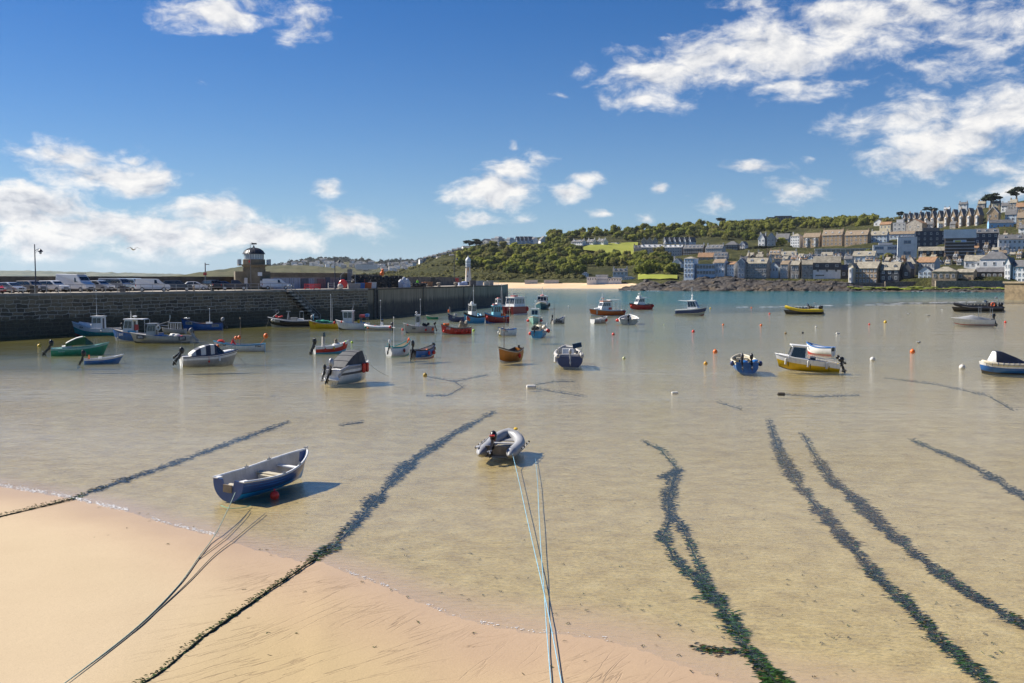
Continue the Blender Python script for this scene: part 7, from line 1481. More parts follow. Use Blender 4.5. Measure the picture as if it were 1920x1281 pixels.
# upper right
Hs(1641,1662,424,417,411,'w','y','s',1,2,'little white gabled cottage left of the orange-roofed houses',dep=8)
Hs(1652,1677,431,421,416,'c','x','o',1,3,'cream cottage with rusty orange roof on the upper slope',opt='c',r=-25)
Hs(1677,1704,433,418,412,'r','p','p',2,3,'grey boxy house between the orange roof and the dark stone gable',r=-20)
Hs(1703,1740,433,419,411,'g','y','o',1,2,'dark stone house with a broad gable below the terrace',r=-30,dep=10)
OR=['leftmost, smallest','second from the left','third from the left','fourth from the left','fifth from the left','sixth from the left','seventh from the left','eighth from the left','ninth from the left','tenth from the left','second from the right','rightmost, biggest']
xx=1696.0
for i in range(12):
    w_=9.2+i*.62; t=(xx-1696)/155
    yb_=lerp([(1696,418),(1740,425),(1851,424)],xx); ye_=lerp([(1696,409),(1740,408),(1851,401)],xx); yr_=lerp([(1696,400),(1740,396.5),(1851,387)],xx)
    Hs(xx,xx+w_,yb_,ye_,yr_,'s','y','s',2,2,OR[i]+' of the gabled brown houses in the hilltop terrace',r=-28,dep=9,opt='VBc' if i%2 else 'VB',group='hilltop gabled terrace'); xx+=w_
Hs(1855,1880,424,400,388,'s','y','s',2,2,'tall chimneyed brown house just right of the gabled terrace',opt='CV',dep=9)
Hs(1855,1904,431,418,412,'y','x','s',1,4,'sky blue house with white windows below the chimneyed brown house',opt='C',r=8)
for x0,x1,yb_,ye_,yr_,wl,rc,lab in ((1836,1852,389,382,377,'g','l','grey cottage under the flat-topped pine'),(1862,1880,389,381,377,'c','s','cream cottage with a stubby chimney right of the pine'),(1880,1896,396,386,380,'w','s','white cottage second below the hilltop pine'),(1896,1912,392,380,374,'g','l','grey house high up near the right edge'),(1908,1930,404,388,380,'s','o','brown house with orange-brown roof at the right edge'),(1888,1912,414,402,392,'b','s','shade-blue white house with tall gable above the sky blue house'),(1910,1940,424,408,398,'l','b','golden stone house at the right edge above the white hotel'),(1800,1818,388,383,379,'w','s','white house peeping over the gabled terrace roofs'),(1772,1785,396,392,389,'w','p','small white flat-roofed house behind the terrace roofs'),(1925,1950,392,376,368,'w','s','white house beyond the right edge on the hilltop'),(1914,1940,440,428,421,'w','s','white cottage right of the sky blue house')):
    Hs(x0,x1,yb_,ye_,yr_,wl,'x',rc,2 if ye_<yb_-9 else 1,2,lab,opt='C',r=-15,dep=7)
# middle right
Hs(1640,1688,484,460,456,'w','p','p',2,2,'left low wing of the white modern building with long blue windows',opt='b',wh=(7.0,2.6),dep=10)
Hs(1686,1723,486,445,443,'w','p','p',2,1,'tall white modern block with blue glass bands',opt='b',wh=(5.5,2.8),dep=9,name='apartment_block',cat='building')
Hs(1720,1778,463,434,428,'n','p','s',3,5,'navy and brown building between the white modern block and the gallery',dep=9,name='building',cat='building')
Hs(1725,1786,487,470,463,'d','x','l',2,5,'low dark-topped white house in front of the navy building',dep=8)
g=Hs(1777,1833,487,434,434,'k','p','p',0,0,'large brown slatted gallery building with a white band along its top',dep=12,name='gallery',cat='building')
Hs(1831,1877,470,437,429,'n','x','s',3,4,'navy house with rows of white windows right of the gallery',opt='3',dep=9)
Hs(1876,1930,471,449,440,'w','x','s',2,6,'white terrace at the right edge beside the navy house',opt='2',dep=9)
wq=(56/ (FPX/g.location.y)); Hg=53/(FPX/g.location.y)
bd=MB().box((0,-6.08,Hg-2.0),(wq*.99,.3,6.2)); bd.build('white_fascia',WALL['w'],g,smooth=None)
for k in range(5): MB().box((0,-6.1,Hg*.62-k*2.3),(wq*.92,.35,.5)).build('slat',WALL['r'],g,smooth=None)
bn=MB(); bn.box((0,-6.45,Hg-7.2),(8.6,.06,1.7),0); bn.box((-1.2,-6.49,Hg-7.3),(3.8,.04,1.2),1); bn.box((2.6,-6.49,Hg-7.2),(2.2,.04,1.0),2)
tag(bn.build('banner',[M('banner white',(.7,.72,.75),.8),M('banner yellow',(.65,.6,.15),.8),M('banner blue',(.3,.5,.75),.8)],g,smooth=None))
# arcade of the promenade
ar=empty('promenade_arcade',hill(1585,478),-.25,'long white arcaded promenade wall under the brown terrace','arcade')
aw=110*hill(1585,478).y/FPX
MB().box((0,1.5,1.2),(aw,1.0,8.0)).build('wall',WALL['r'],ar,smooth=None)
MB().box((0,0,5.2),(aw,3.2,.7)).build('parapet',WALL['w'],ar,smooth=None)
for k in range(13): MB().box((-aw/2+aw*(k+.5)/13,-.2,1.4),(.7,.7,7.2)).build('pillar',WALL['w'],ar,smooth=None)
hd=MB(); rn2=random.Random(4)
for k in range(40): clump(hd,((k-20)*.95,rn2.uniform(-.5,.5),1.6+rn2.uniform(-.3,.3)),1.9,rn2,18)
ho=hd.build('clipped_hedge',PINE,None,smooth=None,fixn=False,loc=hill(1450,467),rz=-.2); tag(ho,'long dark clipped hedge below the white villas','hedge')
Hs(1444,1468,489,477,469,'g','x','b',2,3,'grey cottage with orange chimneys and dormers above the stone waterfront house',opt='C3')
Hs(1466,1498,490,479,471,'b','x','l',2,4,'blue-white cottage with two dormers right of the grey chimneyed cottage',opt='C2')
Hs(1498,1513,488,482,476,'r','x','l',1,2,'small grey cottage between the blue-white cottage and the dormer cottages')
Hs(1513,1542,490,482,477,'w','x','s',1,3,'low white cottage with dormers above the slate and white house',opt='3')
Hs(1542,1566,486,479,473,'g','x','l',1,3,'lichen-roofed cottage in front of the arcade')
Hs(1566,1588,490,480,473,'r','y','s',2,2,'grey gabled cottage in front of the arcade')
Hs(1587,1604,506,486,480,'r','x','s',3,2,'narrow grey house squeezed beside the blue-grey dormer house',opt='c')
Hs(1602,1648,494,480,471,'b','x','l',2,4,'blue-grey house with a glazed balcony and dormers',opt='2')
Hs(1310,1342,490,482,474,'l','x','o',1,4,'low house with a broad beige roof behind the white hotel',r=-15)
Hs(1340,1368,492,482,473,'r','x','s',1,4,'grey house with a dormer row behind the brown-roofed white house',opt='4')
Hs(1262,1285,506,494,485,'w','y','l',2,3,'half-timbered white villa left of the tall white hotel block',r=-20,opt='Vc')
# water front, left to right
Hs(1285,1310,521,485,481,'b','h','l',4,3,'tall shade-blue white four-storey hotel block at the rocks',dep=8,opt='s',D=655,name='hotel',cat='hotel')
Hs(1308,1342,517,496,494.5,'b','p','p',2,6,'glazed shade-blue white hotel wing right of the tall block',dep=8,D=654,wh=(2.2,2.4))
Hs(1340,1368,515,493,486,'w','x','b',2,4,'white house with brown roof beside the glazed hotel wing',dep=9,D=654,opt='C')
Hs(1366,1387,516,496,491,'w','x','o',3,3,'white house with an orange roof by the water',dep=8,D=652)
Hs(1386,1403,521,492,485,'r','y','s',3,2,'grey gabled end of the big stone waterfront house',dep=8,D=646,opt='V')
Hs(1402,1447,522,494,484,'g','x','l',3,5,'big grey stone waterfront house with three rows of windows',dep=9,D=645,opt='C2s')
Hs(1446,1470,513,500,491,'b','y','s',1,3,'little blue-white cottage tucked beside the big stone house',dep=8,D=648)
Hs(1467,1488,521,496,489,'r','x','b',2,3,'grey cottage with dormer between the blue-white cottage and stone house',dep=8,D=642,opt='c')
Hs(1486,1507,525,497,489,'g','x','l',2,2,'stone cottage standing on a tall rough stone base',r=-18,dep=8,D=636,opt='c')
Hs(1506,1530,525,496,487,'g','x','l',2,2,'dark stone cottage with a mossy roof left of the slate and white house',dep=8,D=632,opt='c')
sw=Hs(1528,1580,523,494,481,'w','m','l',1,3,'white waterfront house with a dark slate upper storey and black slot window',dep=9,D=628)
Hs(1580,1600,523,506,497,'d','x','s',1,2,'dark low store right of the slate and white house',dep=7,D=626)
Hs(1597,1611,531,500,494,'c','y','l',2,1,'narrow cream gabled house at the left of the stone warehouse',dep=8,D=606,opt='B')
Hs(1609,1658,532,503,491,'s','x','l',3,6,'long stone warehouse with small white windows by the sea wall',dep=9,D=604)
Hs(1656,1698,527,506,492,'d','x','l',2,3,'black boarded net loft on a golden stone ground floor',dep=9,D=598,opt='2')
Hs(1696,1719,527,503,491,'d','y','s',1,1,'black gabled loft right of the boarded net loft',dep=8,D=596)
Hs(1702,1727,521,495,482,'l','h','l',3,2,'golden stone house with a steep hipped roof',dep=9,D=612)
Hs(1725,1767,519,492,482,'r','x','o',2,5,'grey rendered house with a patched roof behind the blue-grey gable',dep=9,D=612,opt='c')
Hs(1728,1757,524,509,500,'b','y','s',2,3,'blue-grey gabled cottage at the foot of the slipway steps',dep=9,D=590)
Hs(1755,1806,527,509,500,'l','h','l',1,4,'golden stone lifeboat store with a hipped slate roof',dep=11,D=572)
Hs(1800,1838,527,511,505,'l','x','l',1,2,'low golden stone annexe right of the lifeboat store',dep=9,D=571,opt='D')
Hs(1835,1894,525,510,502,'k','x','s',1,5,'open brown shed with a slate roof behind the sea wall',dep=9,D=572)
Hs(1813,1860,504,489,479,'w','x','l',1,4,'lower white wing with a lichened roof in front of the big white house',dep=8,r=-12)
Hs(1845,1906,504,486,472,'w','h','s',1,3,'big white house with a broad slate hipped roof',dep=11)
Hs(1892,1908,529,494,483,'w','y','s',3,2,'tall narrow white gabled house at the right edge',dep=8,D=560)
Hs(1906,1945,531,500,488,'w','x','s',3,4,'white balconied house cut by the right edge',dep=8,D=556)
su=MB(); ppm=FPX/628; W_=52/ppm
su.box((0,-4.7,7.9),(W_*.98,.5,4.4)); su.build('slate_storey',WALL['d'],sw,smooth=None)
for k in range(3): add_window(sw,-W_/2+W_*(k+.5)/3,-5.0,8.2,1.8,1.4)
MB().box((-W_*.24,-4.56,2.2),(5.2,.2,.7)).build('slot_window',WGL,sw,smooth=None)
# cottages squeezed in between, too alike to tell apart
rn6=random.Random(17)
for x0,x1,y,ns in ((1388,1600,492,13),(1404,1470,485,4),(1600,1720,499,6),(1722,1812,500,5),(1724,1830,492,5),(1786,1900,474,6),(1836,1930,484,5),(1655,1725,496,4),(1862,1930,452,4),(1740,1800,428,3),(1480,1640,492,6)):
    for i in range(ns):
        xc=x0+(x1-x0)*(i+.5)/ns+rn6.uniform(-3,3); w_=rn6.uniform(10,16); yb=y+rn6.uniform(-2,2); hh_=rn6.uniform(6,9.5)
        Hs(xc-w_/2,xc+w_/2,yb,yb-hh_,yb-hh_-rn6.uniform(4,6.5),rn6.choice('wwrgbcs'),rn6.choice('xxxy'),rn6.choice('ssllbo'),2 if hh_>7.5 else 1,3,'small slate-roofed cottage squeezed among the other town houses',r=rn6.uniform(-26,6),dep=7,opt=rn6.choice(('C','c','c2','C2')),group='cottages packed into the town')
# beach buildings
Hs(1101,1119,527.5,520,519,'w','p','p',1,4,'low white beach cafe annexe left of the two-storey cafe',D=742,dep=7)
Hs(1118,1141,527.5,516,514.5,'w','p','p',2,6,'two-storey white beach cafe at the back of the far sand',D=744,dep=8,name='beach_cafe',cat='cafe')
Hs(1141,1166,528,522,520,'w','x','s',1,5,'low white beach hut row right of the cafe',D=742,dep=6)
Hs(1092,1104,519,513.5,511,'w','p','p',1,3,'small white kiosk among shrubs left of the cafe',dep=5)
Hs(1150,1178,517,509.5,504,'w','x','s',1,4,'white bungalow with three gables above the beach cafe',dep=8,opt='C3')
Hs(1167,1192,525,521,519,'w','p','p',1,6,'long flat white shelter by the lawn',dep=5)
Hs(984,1008,528.5,526,525.2,'r','p','p',0,0,'long grey beach shelter under the cliff, left one',D=762,dep=4,name='beach_shelter',cat='shelter')
Hs(1020,1048,528.5,526,525.2,'r','p','p',0,0,'long grey beach shelter under the cliff, right one',D=760,dep=4,name='beach_shelter',cat='shelter')
rn3=random.Random(8)
for i,(px,py) in enumerate(((797,487),(806,485),(815,483),(826,480),(834,478),(842,476),(852,472),(861,470),(870,467),(788,491),(878,468),(822,486),(846,482),(776,495))):
    w_=rn3.uniform(7,11); Hs(px-w_/2,px+w_/2,py+1,py-3,py-5.5,rn3.choice('wwrgw'),'x','s',1,3,'small pale house on the slope left of the headland hotels','house' and rn3.uniform(-20,20),7,group='houses on the slope left of the hotels')
hs0=None
def tiny(px,py,D,w,h,wall,rc):
    p=atD(px,py,D); e=empty('distant_house',(p.x,p.y,p.z),rn3.uniform(-.4,.4),'tiny pale house on the distant hill across the bay','house','distant houses across the bay')
    hx,hy=w/2,4
    MB().prism([(-hy,-4),(hy,-4),(hy,h),(0,h+2.4),(-hy,h)],-hx,hx,0,'yz').build('wall',WALL[wall],e,smooth=None)
    rm=MB()
    for s in (-1,1):
        a=[(-hx-.2,s*(hy+.3),h-.2),(hx+.2,s*(hy+.3),h-.2),(hx+.2,0,h+2.5),(-hx-.2,0,h+2.5)]; rm.slab(a if s<0 else a[::-1],.3)
    rm.build('roof',ROOF[rc],e,smooth=None)
TPROF=[(500,502),(540,494),(560,491),(590,487),(630,486),(660,487.5),(690,491),(730,492),(770,490),(800,486)]
for i in range(95):
    px=rn3.uniform(530,785); yt=lerp(TPROF,px); py=yt+rn3.uniform(2,15)
    if py>507: continue
    t=min(.95,max(.05,math.asin(max(.1,min(.99,(523.5-py)/(523.5-yt))))/(math.pi/2)))
    tiny(px,py,3300+500*t-30,rn3.uniform(9,22),rn3.uniform(4.5,8),rn3.choice('wwrrgw'),'s')
e=Hs(667,707,503,496,494.5,'r','p','s',2,16,'long grey distant hotel block across the bay',D=3380,dep=16,name='hotel',cat='hotel')
ct=empty('church_tower',atD(751,493,3650),0,'small square church tower on the distant skyline','church')
MB().box((0,0,5),(7,7,24)).build('tower',WALL['g'],ct,smooth=None); MB().box((0,0,18),(8,8,2)).build('parapet',WALL['g'],ct,smooth=None)
ft=MB()
for i in range(170):
    px=rn3.uniform(500,800); yt=lerp(TPROF,px); py=yt+abs(rn3.gauss(0,4)); t=.9
    q=math.asin(max(.1,min(.99,(523.5-py)/(523.5-yt))))/(math.pi/2)
    p=atD(px,py,3300+500*q); r=rn3.uniform(6,12); clump(ft,(p.x,p.y,p.z+r*.3),r,rn3,8,.4)
tag(ft.build('distant_trees',PINE,None,smooth=None,fixn=False),kind='stuff')

# ---------------------------------------------------------------- rocks and sea walls
m_rock,nt,b=newmat('shore rock'); L=nt.links; P=wpos(nt)
n=tnoise(nt,P,.35,7,.7); n2=tnoise(nt,P,.09,4)
c=ramp(nt,n,[(.3,(.010,.009,.009)),(.5,(.034,.029,.026)),(.7,(.105,.09,.075))]).outputs[0]
c=mixc(nt,ramp(nt,n2,[(.5,0),(.65,.6)]).outputs[0],c,(.11,.075,.035)); L.new(c,b.inputs['Base Color']); b.inputs['Roughness'].default_value=.75
bump(nt,b,n,1.0,1.2)
RT=[(1165,543.5),(1190,536),(1205,530),(1222,528.5),(1236,533),(1246,537),(1256,531),(1290,525),(1350,520),(1370,519),(1400,524),(1500,528),(1560,529),(1600,531),(1640,536),(1750,538),(1890,539)]
RW=[(1165,545),(1240,545.5),(1560,546),(1650,546.5),(1890,548)]
rv=[];cx=list(range(1160,1900,2));nr_=30
for i in range(nr_):
    for px in cx:
        t=i/(nr_-1); yw,yt=lerp(RW,px),lerp(RT,px); D0=at(px,yw+.6).y; D1=lerp([(1160,690),(1250,672),(1400,648),(1600,612),(1750,580),(1900,556)],px)
        D=D0+(D1-D0)*t; zt=atD(px,yt,D1-6).z
        z=-.8+(zt+.8)*t**.9; p=atD(px,530,D)
        rg_=abs(fbm(p.x*.10+D*.05,D*.16,2,5)); z+=(3.4-15*rg_+fbm(p.x*.35,D*.5,7,3)*2.4)*.62*min(1,t*4+.15)*(.5 if px>1600 else 1)*(1-.6*t)
        rv.append((p.x,D+fbm(p.x*.1,D*.1,9)*3,z))
k=len(cx)
gridmesh('rocky_shore',rv,[(i*k+j,i*k+j+1,(i+1)*k+j+1,(i+1)*k+j) for i in range(nr_-1) for j in range(k-1)],m_rock)
def rock_mesh(seed):
    rr=random.Random(seed); mb=MB(); mb.ell((0,0,0),(1,1,1),9,6,0,0.0,rr)
    mb.v=[tuple(Vector(v)*(1+.75*fbm(v[0]*1.3+seed*7,v[1]*1.3,v[2]*1.3,3))) for v in mb.v]
    o=mb.build('boulder',m_rock,None,smooth=.35); me=o.data; bpy.data.objects.remove(o); return me
RM=[rock_mesh(s) for s in range(6)]; rn4=random.Random(21)
for i in range(290):
    px=rn4.uniform(1168,1892); t=rn4.random()**1.3; yw,yt=lerp(RW,px),lerp(RT,px); D0=at(px,yw+.4).y; D1=lerp([(1160,690),(1250,672),(1400,648),(1600,612),(1750,580),(1900,556)],px)
    if px>1600 and t>.75: continue
    D=D0+(D1-D0)*t*.9; zt=atD(px,yt,D1-6).z; z=-.6+(zt+.6)*(t*.9)**.9; p=atD(px,530,D)
    s=rn4.uniform(.9,3.1)*(1 if px<1600 else .55)
    o=bpy.data.objects.new('boulder',rn4.choice(RM)); COL.objects.link(o); o.location=(p.x,D,z); o.scale=(s*rn4.uniform(1,2.1),s*rn4.uniform(.8,1.3),s*rn4.uniform(.5,.85)); o.rotation_euler=(rn4.uniform(-.3,.3),rn4.uniform(-.5,.1),rn4.uniform(-.6,.6))
    tag(o,'dark jagged boulder on the rocky shore below the town','rock','boulders of the rocky shore')
WSTONE=M('sea wall stone',(.20,.165,.125),.85,.4,.9,bmp=.5); GSTONE=M('golden pier stone',(.27,.20,.115),.85,.35,.6,bmp=.5); ALGA=M('bright green algae',(.20,.24,.02),.9,.3,.8)
def seawall(x0,x1,yt,yb_,D,mat,label,th=2.0,name='sea_wall'):
    a=atD(x0,yt,D); b_=atD(x1,yt,D-8*(x1-x0)/140); zb=-1.5
    mb=MB(); d=(b_-a); n_=Vector((-d.y,d.x,0)).normalized()*th
    q=[a,b_,b_+n_,a+n_]
    mb.prism([(p.x,p.y) for p in q],zb,a.z,0,'xy')
    return tag(mb.build(name,mat,None,smooth=None),label,'wall')
seawall(1560,1662,531,541,598,WSTONE,'dark sea wall under the stone warehouse',3)
seawall(1660,1757,528,540,590,WSTONE,'rough brown sea wall below the black net loft',3)
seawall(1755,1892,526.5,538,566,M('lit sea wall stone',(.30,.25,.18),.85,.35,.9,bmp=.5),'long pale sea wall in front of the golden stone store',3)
al=MB()
for i in range(60):
    px=rn4.uniform(1640,1890) if i>14 else rn4.uniform(1560,1720); D=lerp([(1560,590),(1755,566),(1892,550)],px)-4-rn4.random()*6; p=atD(px,530,D); al.ell((p.x,D,rn4.uniform(1.2,2.6)),(rn4.uniform(2,5),1.2,.35),7,4,0,.5,rn4)
tag(al.build('shore_algae',ALGA,None),kind='stuff')
st=MB()
for k in range(16): st.box((k*.9,0,-.0+k*.34-2),(1.0,2.4,4+k*0),0)
so_=st.build('harbour_steps',M('pale step stone',(.42,.37,.29),.85,.2),None,smooth=None,loc=(atD(1722,540,582).x,582,.4),rz=-.2); tag(so_,'flight of pale stone steps climbing the brown sea wall','steps')
# pier corner at the right
pa=at(1883,563); pb=at(2250,585); ztop=atD(1883,528,pa.y).z
pr=empty('stone_pier',(pa.x,pa.y,0),0,'golden stone pier corner at the right edge of the harbour','pier')
MB().prism([(0,0),(45,-70),(110,-60),(70,45)],-2,ztop-.6,0,'xy').build('wall',GSTONE,pr,smooth=None)
MB().prism([(-.6,.2),(44.6,-70.6),(110.5,-60.5),(70.5,45.5)],ztop-.6,ztop,0,'xy').build('coping',M('pier coping',(.34,.27,.17),.8,.2),pr,smooth=None)
# ---------------------------------------------------------------- weed-grown mooring lines, ropes, foam
ROPEW=0
WDK=M('dark drowned weed',(.016,.024,.016),.85,.4,9,spec=.15); WGR=M('green weed',(.03,.085,.012),.75,.45,9,spec=.25); WBR=M('brown wrack',(.12,.075,.02),.75,.45,9,spec=.25)
def bedz(px,py):
    d=depth_at(px,py); p=at(px,py); return -d+fbm(p.x*.12,p.y*.12,3,3)*min(.03,abs(d)*.3)
rw=random.Random(33)
def weedline(pts,label,dens=1.0,core=.02,name='weedy_mooring_line'):
    # pts: px, py, half width in photo pixels, mix of (dark, green, brown)
    mb=MB(); P=[]
    for (x0,y0,w0,m0),(x1,y1,w1,m1) in zip(pts,pts[1:]):
        L_=max(1,int(math.hypot(x1-x0,y1-y0)/6))
        for i in range(L_): t=i/L_; P.append((x0+(x1-x0)*t,y0+(y1-y0)*t,w0+(w1-w0)*t,[a+(b-a)*t for a,b in zip(m0,m1)]))
    P.append(pts[-1])
    core_pts=[]
    for px,py,w,m in P:
        z=bedz(px,py)+(core+.022 if bedz(px,py)>0 else 0.0); q=at(px,py,z); core_pts.append((q.x+rw.uniform(-.012,.012),q.y,z))
    if core: mb.tube(core_pts,[core*rw.uniform(.6,1.3) for _ in core_pts],6,0)
    for (px,py,w,m) in P:
        ppm=(py-522)/7.5; wm=.74*w/ppm*max(.15,.85+3.4*fbm(px*.045,py*.045,3,3)); n=int((8+wm*120)*dens*6/max(ppm*.10,4))
        n=max(2,min(140,n))
        for i in range(n):
            o=rw.gauss(0,.36)*wm; z0=bedz(px,py); q=at(px+rw.uniform(-4,4),py+rw.uniform(-2.5,2.5),z0)
            top=.07 if z0>0 else min(-z0-.006,.09); z=z0+.006+rw.random()**1.5*max(.01,top)
            k=rw.random(); s=sum(m); mi=0 if k<m[0]/s else (1 if k<(m[0]+m[1])/s else 2)
            a=rw.uniform(-.5,.5)+(0 if rw.random()<.75 else rw.uniform(0,3.1)); l=rw.uniform(.06,.20)*(1+wm)*(1 if z0<0 else .5); wd=rw.uniform(.007,.024)*(1 if z0<0 else .6)
            d=Vector((math.cos(a),math.sin(a)*.8,0)); nrm=Vector((-d.y,d.x,0)); c=Vector((q.x+o,q.y+rw.gauss(0,.08),z))
            tip=c+d*l*(1 if o>0 else -1)+Vector((0,0,rw.uniform(-.01,.02) if z0<0 else rw.uniform(-.02,.03)))
            mb.add([c-nrm*wd,c+nrm*wd,(c+tip)/2+nrm*wd*1.2+Vector((0,0,.012)),tip,(c+tip)/2-nrm*wd*1.1],[(0,1,2,3,4)],mi)
    return tag(mb.build(name,[WDK,WGR,WBR],None,smooth=None,fixn=False),label,'mooring line')
D,G,B_=(1,0,0),(.25,1,.05),(.35,.1,1)
weedline([(-40,980,1.5,(.6,.8,.2)),(0,969,1.5,(.5,.8,.2)),(70,952,1.5,(.4,.8,.2)),(135,936,2.5,(.5,.6,.1)),(180,920,5,D),(300,880,7,D),(420,836,6,D),(538,793,3,D)],'thin weedy mooring line running from the left sand edge into the water')
weedline([(240,1300,9,G),(270,1281,8,G),(300,1262,4,G),(380,1195,4.5,G),(500,1110,5,(.3,1,.1)),(585,1052,7,(.5,.8,.2)),(622,1028,15,(.8,.4,.4)),(665,985,18,D),(700,942,17,D),(770,868,13,D),(850,815,8,D),(925,774,3,D)],'long weed-covered mooring line crossing the sand in the middle foreground',1.2,.024)
weedline([(1470,1300,34,G),(1440,1262,30,G),(1400,1215,20,(.5,1,.1)),(1360,1150,20,(.5,1,.05)),(1330,1112,15,(.6,.9,0)),(1298,1086,9,(.7,.8,0)),(1262,1046,8,(.8,.5,0)),(1242,1005,8,(1,.3,0)),(1256,975,16,D),(1252,940,18,D),(1262,900,16,D),(1270,884,12,D),(1240,896,4,D)],'thick dark green weed line with a loop, right of the blue ropes',1.5,.03)
weedline([(1328,1108,11,(.6,.9,0)),(1312,1066,8,(.7,.8,0)),(1293,1020,8,(.8,.5,0)),(1276,985,8,D),(1258,966,8,D)],'right-hand strand of the weed loop beside the thick dark green line',1.3)
weedline([(1272,882,2,D),(1258,866,4,(.6,.6,0)),(1240,845,5,(.6,.6,0)),(1208,829,2,D)],'faint tail of weed trailing beyond the looped line')
weedline([(1870,1300,16,G),(1840,1272,15,(.6,.8,.1)),(1760,1200,17,(.8,.5,.2)),(1700,1135,15,(.8,.5,.2)),(1640,1080,14,(.9,.3,.3)),(1600,1030,17,(.5,.1,.8)),(1560,985,22,B_),(1530,950,20,B_),(1500,915,16,B_),(1475,875,17,(.6,.1,.6)),(1458,840,14,D),(1442,790,3,D)],'ragged brown weed line, left of the pair on the right',1.4,.026)
weedline([(1960,1195,10,(.8,.4,.2)),(1900,1165,10,(.8,.4,.2)),(1800,1105,11,(.8,.3,.3)),(1720,1045,12,(.8,.2,.5)),(1660,995,16,(.7,.1,.6)),(1640,975,22,B_),(1595,930,18,B_),(1560,905,19,B_),(1540,875,19,B_),(1525,850,12,(.7,.2,.4)),(1505,815,3,D)],'ragged brown weed line, right of the pair on the right',1.4,.026)
weedline([(1980,955,8,D),(1920,935,8,D),(1850,890,8,D),(1790,860,6,D),(1710,827,3,(.6,.6,0))],'dark straight weed line at the far right of the shallows')
weedline([(1306,1215,5,(.3,.5,.9)),(1335,1222,8,(.4,.5,.9)),(1386,1223,7,(.4,1,.3))],'short stray clump of weed lying by the looped line',1.6,.012,'weed_clump')
for pts,lab in (([(800,706),(852,716),(868,726),(840,742),(800,743)],'faint curved weedy line below the yellow and dark buoy'),([(852,716),(890,708),(915,703)],'faint weedy branch right of the yellow and dark buoy'),([(990,727),(1060,738),(1095,744)],'faint weedy line below the pale log-like float'),([(1000,722),(1040,716),(1075,715)],'faint weedy line above the pale log-like float'),([(1466,740),(1530,744),(1610,742)],'faint line trailing from the dark float on the right'),([(1660,709),(1760,722),(1850,742),(1900,770)],'faint weedy line left of the navy-covered boat'),([(1345,755),(1390,768)],'faint short weedy line in the middle of the right shallows'),([(640,798),(680,792)],'faint short weedy line between the sports boat and the inflatable')):
    weedline([(x,y,2.6 if 0<i<len(pts)-1 else 1.2,D) for i,(x,y) in enumerate(pts)],lab,.7,.03)
def rope(pts,m,label,r=.014,name='mooring_rope'):
    out=[];n=len(pts)
    for i in range(n-1):
        q=[pts[max(0,i-1)],pts[i],pts[i+1],pts[min(n-1,i+2)]]
        for k in range(10 if i<n-2 else 11):
            t=k/10; f=lambda c:.5*((2*q[1][c])+(q[2][c]-q[0][c])*t+(2*q[0][c]-5*q[1][c]+4*q[2][c]-q[3][c])*t*t+(3*q[1][c]-q[0][c]-3*q[2][c]+q[3][c])*t**3)
            px,py=f(0),f(1); bz=bedz(px,py)+.045; za=q[1][2] if q[1][2] is not None else bedz(q[1][0],q[1][1])+.045; zb=q[2][2] if q[2][2] is not None else bedz(q[2][0],q[2][1])+.045
            out.append(at(px,py,max(bz,za+(zb-za)*t)))
    return tag(MB().tube(out,r,6).build(name,m,None),label,'rope')
rope([(441,924,.42),(425,960,.28),(402,1005,.10),(372,1046,.03),(330,1103,None),(250,1182,None),(122,1281,None),(40,1340,None)],GROPE,'grey-green stern rope running from the blue rowing boat over the sand',.014)
rope([(497,963,None),(470,985,None),(440,1010,None),(400,1042,None),(350,1094,None),(300,1141,None),(245,1190,None),(130,1281,None),(52,1340,None)],M('dark wet rope',(.20,.19,.15),.8,.2,8),'dark wet rope lying beside the grey-green one on the sand',.012)
rope([(468,958,None),(452,978,None),(425,1006,None),(395,1030,None),(371,1048,None)],M('dark wet rope',(.1,.1,.08)),'short dark rope under the shallow water by the rowing boat stern',.010)
rope([(414,948,.0),(430,953,-.01),(455,952,-.01),(470,948,-.03)],M('bright green rope',(.18,.42,.28),.8,.15,8),'short bright green rope end floating under the rowing boat stern',.012)
rope([(961,852,.30),(966,872,.05),(976,915,.04),(990,980,.05),(1006,1050,.05),(1022,1120,.06),(1036,1190,.09),(1053,1281,.13),(1066,1350,.2)],BROPE,'pale blue mooring rope from the stern of the grey inflatable, left at the top',.011)
rope([(1004,860,-.12),(1008,905,-.02),(1011,970,.03),(1015,1040,.04),(1020,1105,.05),(1025,1180,.07),(1033,1281,.10),(1038,1350,.16)],BROPE,'pale blue mooring rope rising from the water right of the inflatable',.010)
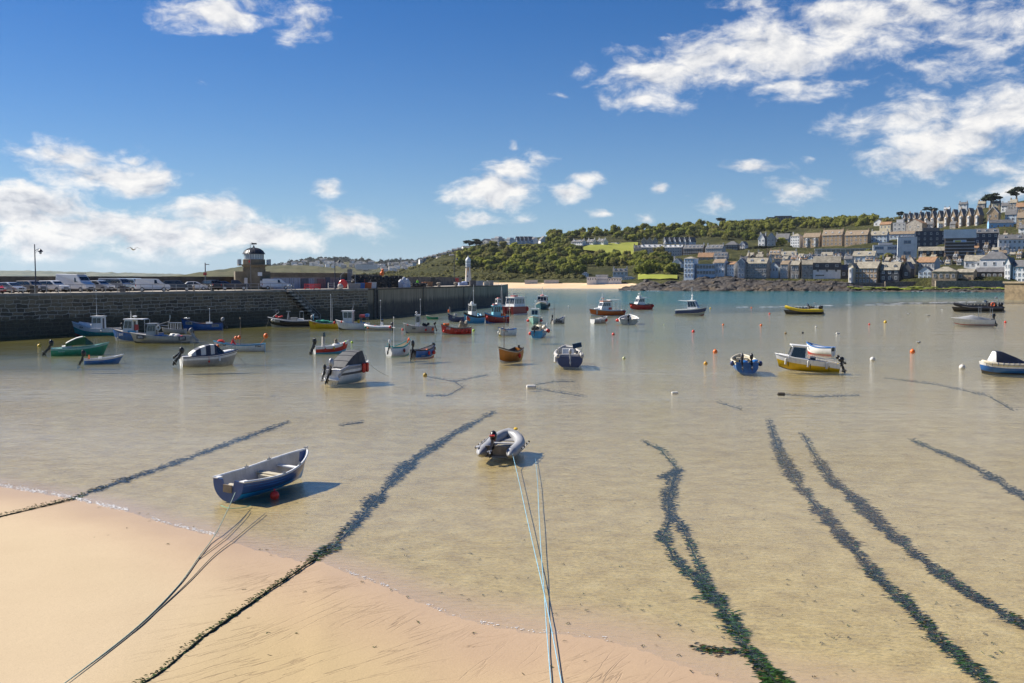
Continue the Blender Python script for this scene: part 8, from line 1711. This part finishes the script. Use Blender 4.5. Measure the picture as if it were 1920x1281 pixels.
# shoreline foam, surf on the sandbar, scraps of weed
FOAM=M('sea foam',(.80,.80,.80),.7,.03); fm=MB(); rf=random.Random(6)
def foamline(x0,x1,n,j=3,r0=.008,r1=.03):
    for i in range(n):
        px=rf.uniform(x0,x1); py=lerp(SHORE,px)+rf.gauss(0,1)*j*.5-2; q=at(px,py,0)
        if fbm(px*.06,3,0,2)<-.12: continue
        r=rf.uniform(r0,r1); fm.ell((q.x,q.y,.004),(r*rf.uniform(1,3),r,.008),6,3)
foamline(-60,240,1100,4,.006,.020); foamline(285,410,260,3,.006,.016); foamline(636,745,90,3,.005,.014); foamline(800,1010,60,4,.006,.018); foamline(1010,1140,25,4,.006,.015)
for px,py,l in ((1560,573,4),(1640,572,9),(1688,570,6),(1735,568,10),(1780,567,8),(1500,575,5),(1420,576,5),(1830,566,6)):
    q=at(px,py,.0)
    for k in range(10): fm.ell((q.x+rf.uniform(-1,1)*l,q.y+rf.uniform(-1,1),.02),(rf.uniform(.4,1.4),.25,.05),7,3)
for i in range(70):
    px=rf.uniform(1168,1885); py=lerp([(1165,545.4),(1240,545.8),(1560,546.3),(1650,546.8),(1890,548.3)],px); q=at(px,py,0); fm.ell((q.x,q.y-1,.05),(rf.uniform(.5,2.2),.4,.10),7,3)
for i in range(60):
    px=rf.uniform(930,1170); q=at(px,lerp([(930,541.2),(1160,541.8)],px),0); fm.ell((q.x,q.y-2,.06),(rf.uniform(1,4),.5,.10),7,3)
tag(fm.build('foam',FOAM,None),kind='stuff')
bt=MB()
for i in range(330):
    py=rf.uniform(940,1275) if i>60 else rf.uniform(760,940); px=rf.uniform(150,1900); z=bedz(px,py)
    if z>.03 and rf.random()<.75: continue
    q=at(px,py,z); n=rf.randint(1,4)
    for k in range(n):
        a=rf.uniform(0,3.14); l=rf.uniform(.02,.07); d=Vector((math.cos(a),math.sin(a),.1)); nr=Vector((-d.y,d.x,0))*.012; c=q+Vector((rf.uniform(-.04,.04),rf.uniform(-.04,.04),.02+.01*rf.random()))
        bt.add([c-d*l-nr*.3,c-d*l*.2-nr,c+d*l,c+nr],[(0,1,2,3)],0 if rf.random()<.6 else (1 if rf.random()<.5 else 2))
tag(bt.build('seaweed_scraps',[WDK,WGR,WBR],None,smooth=None,fixn=False),kind='stuff')
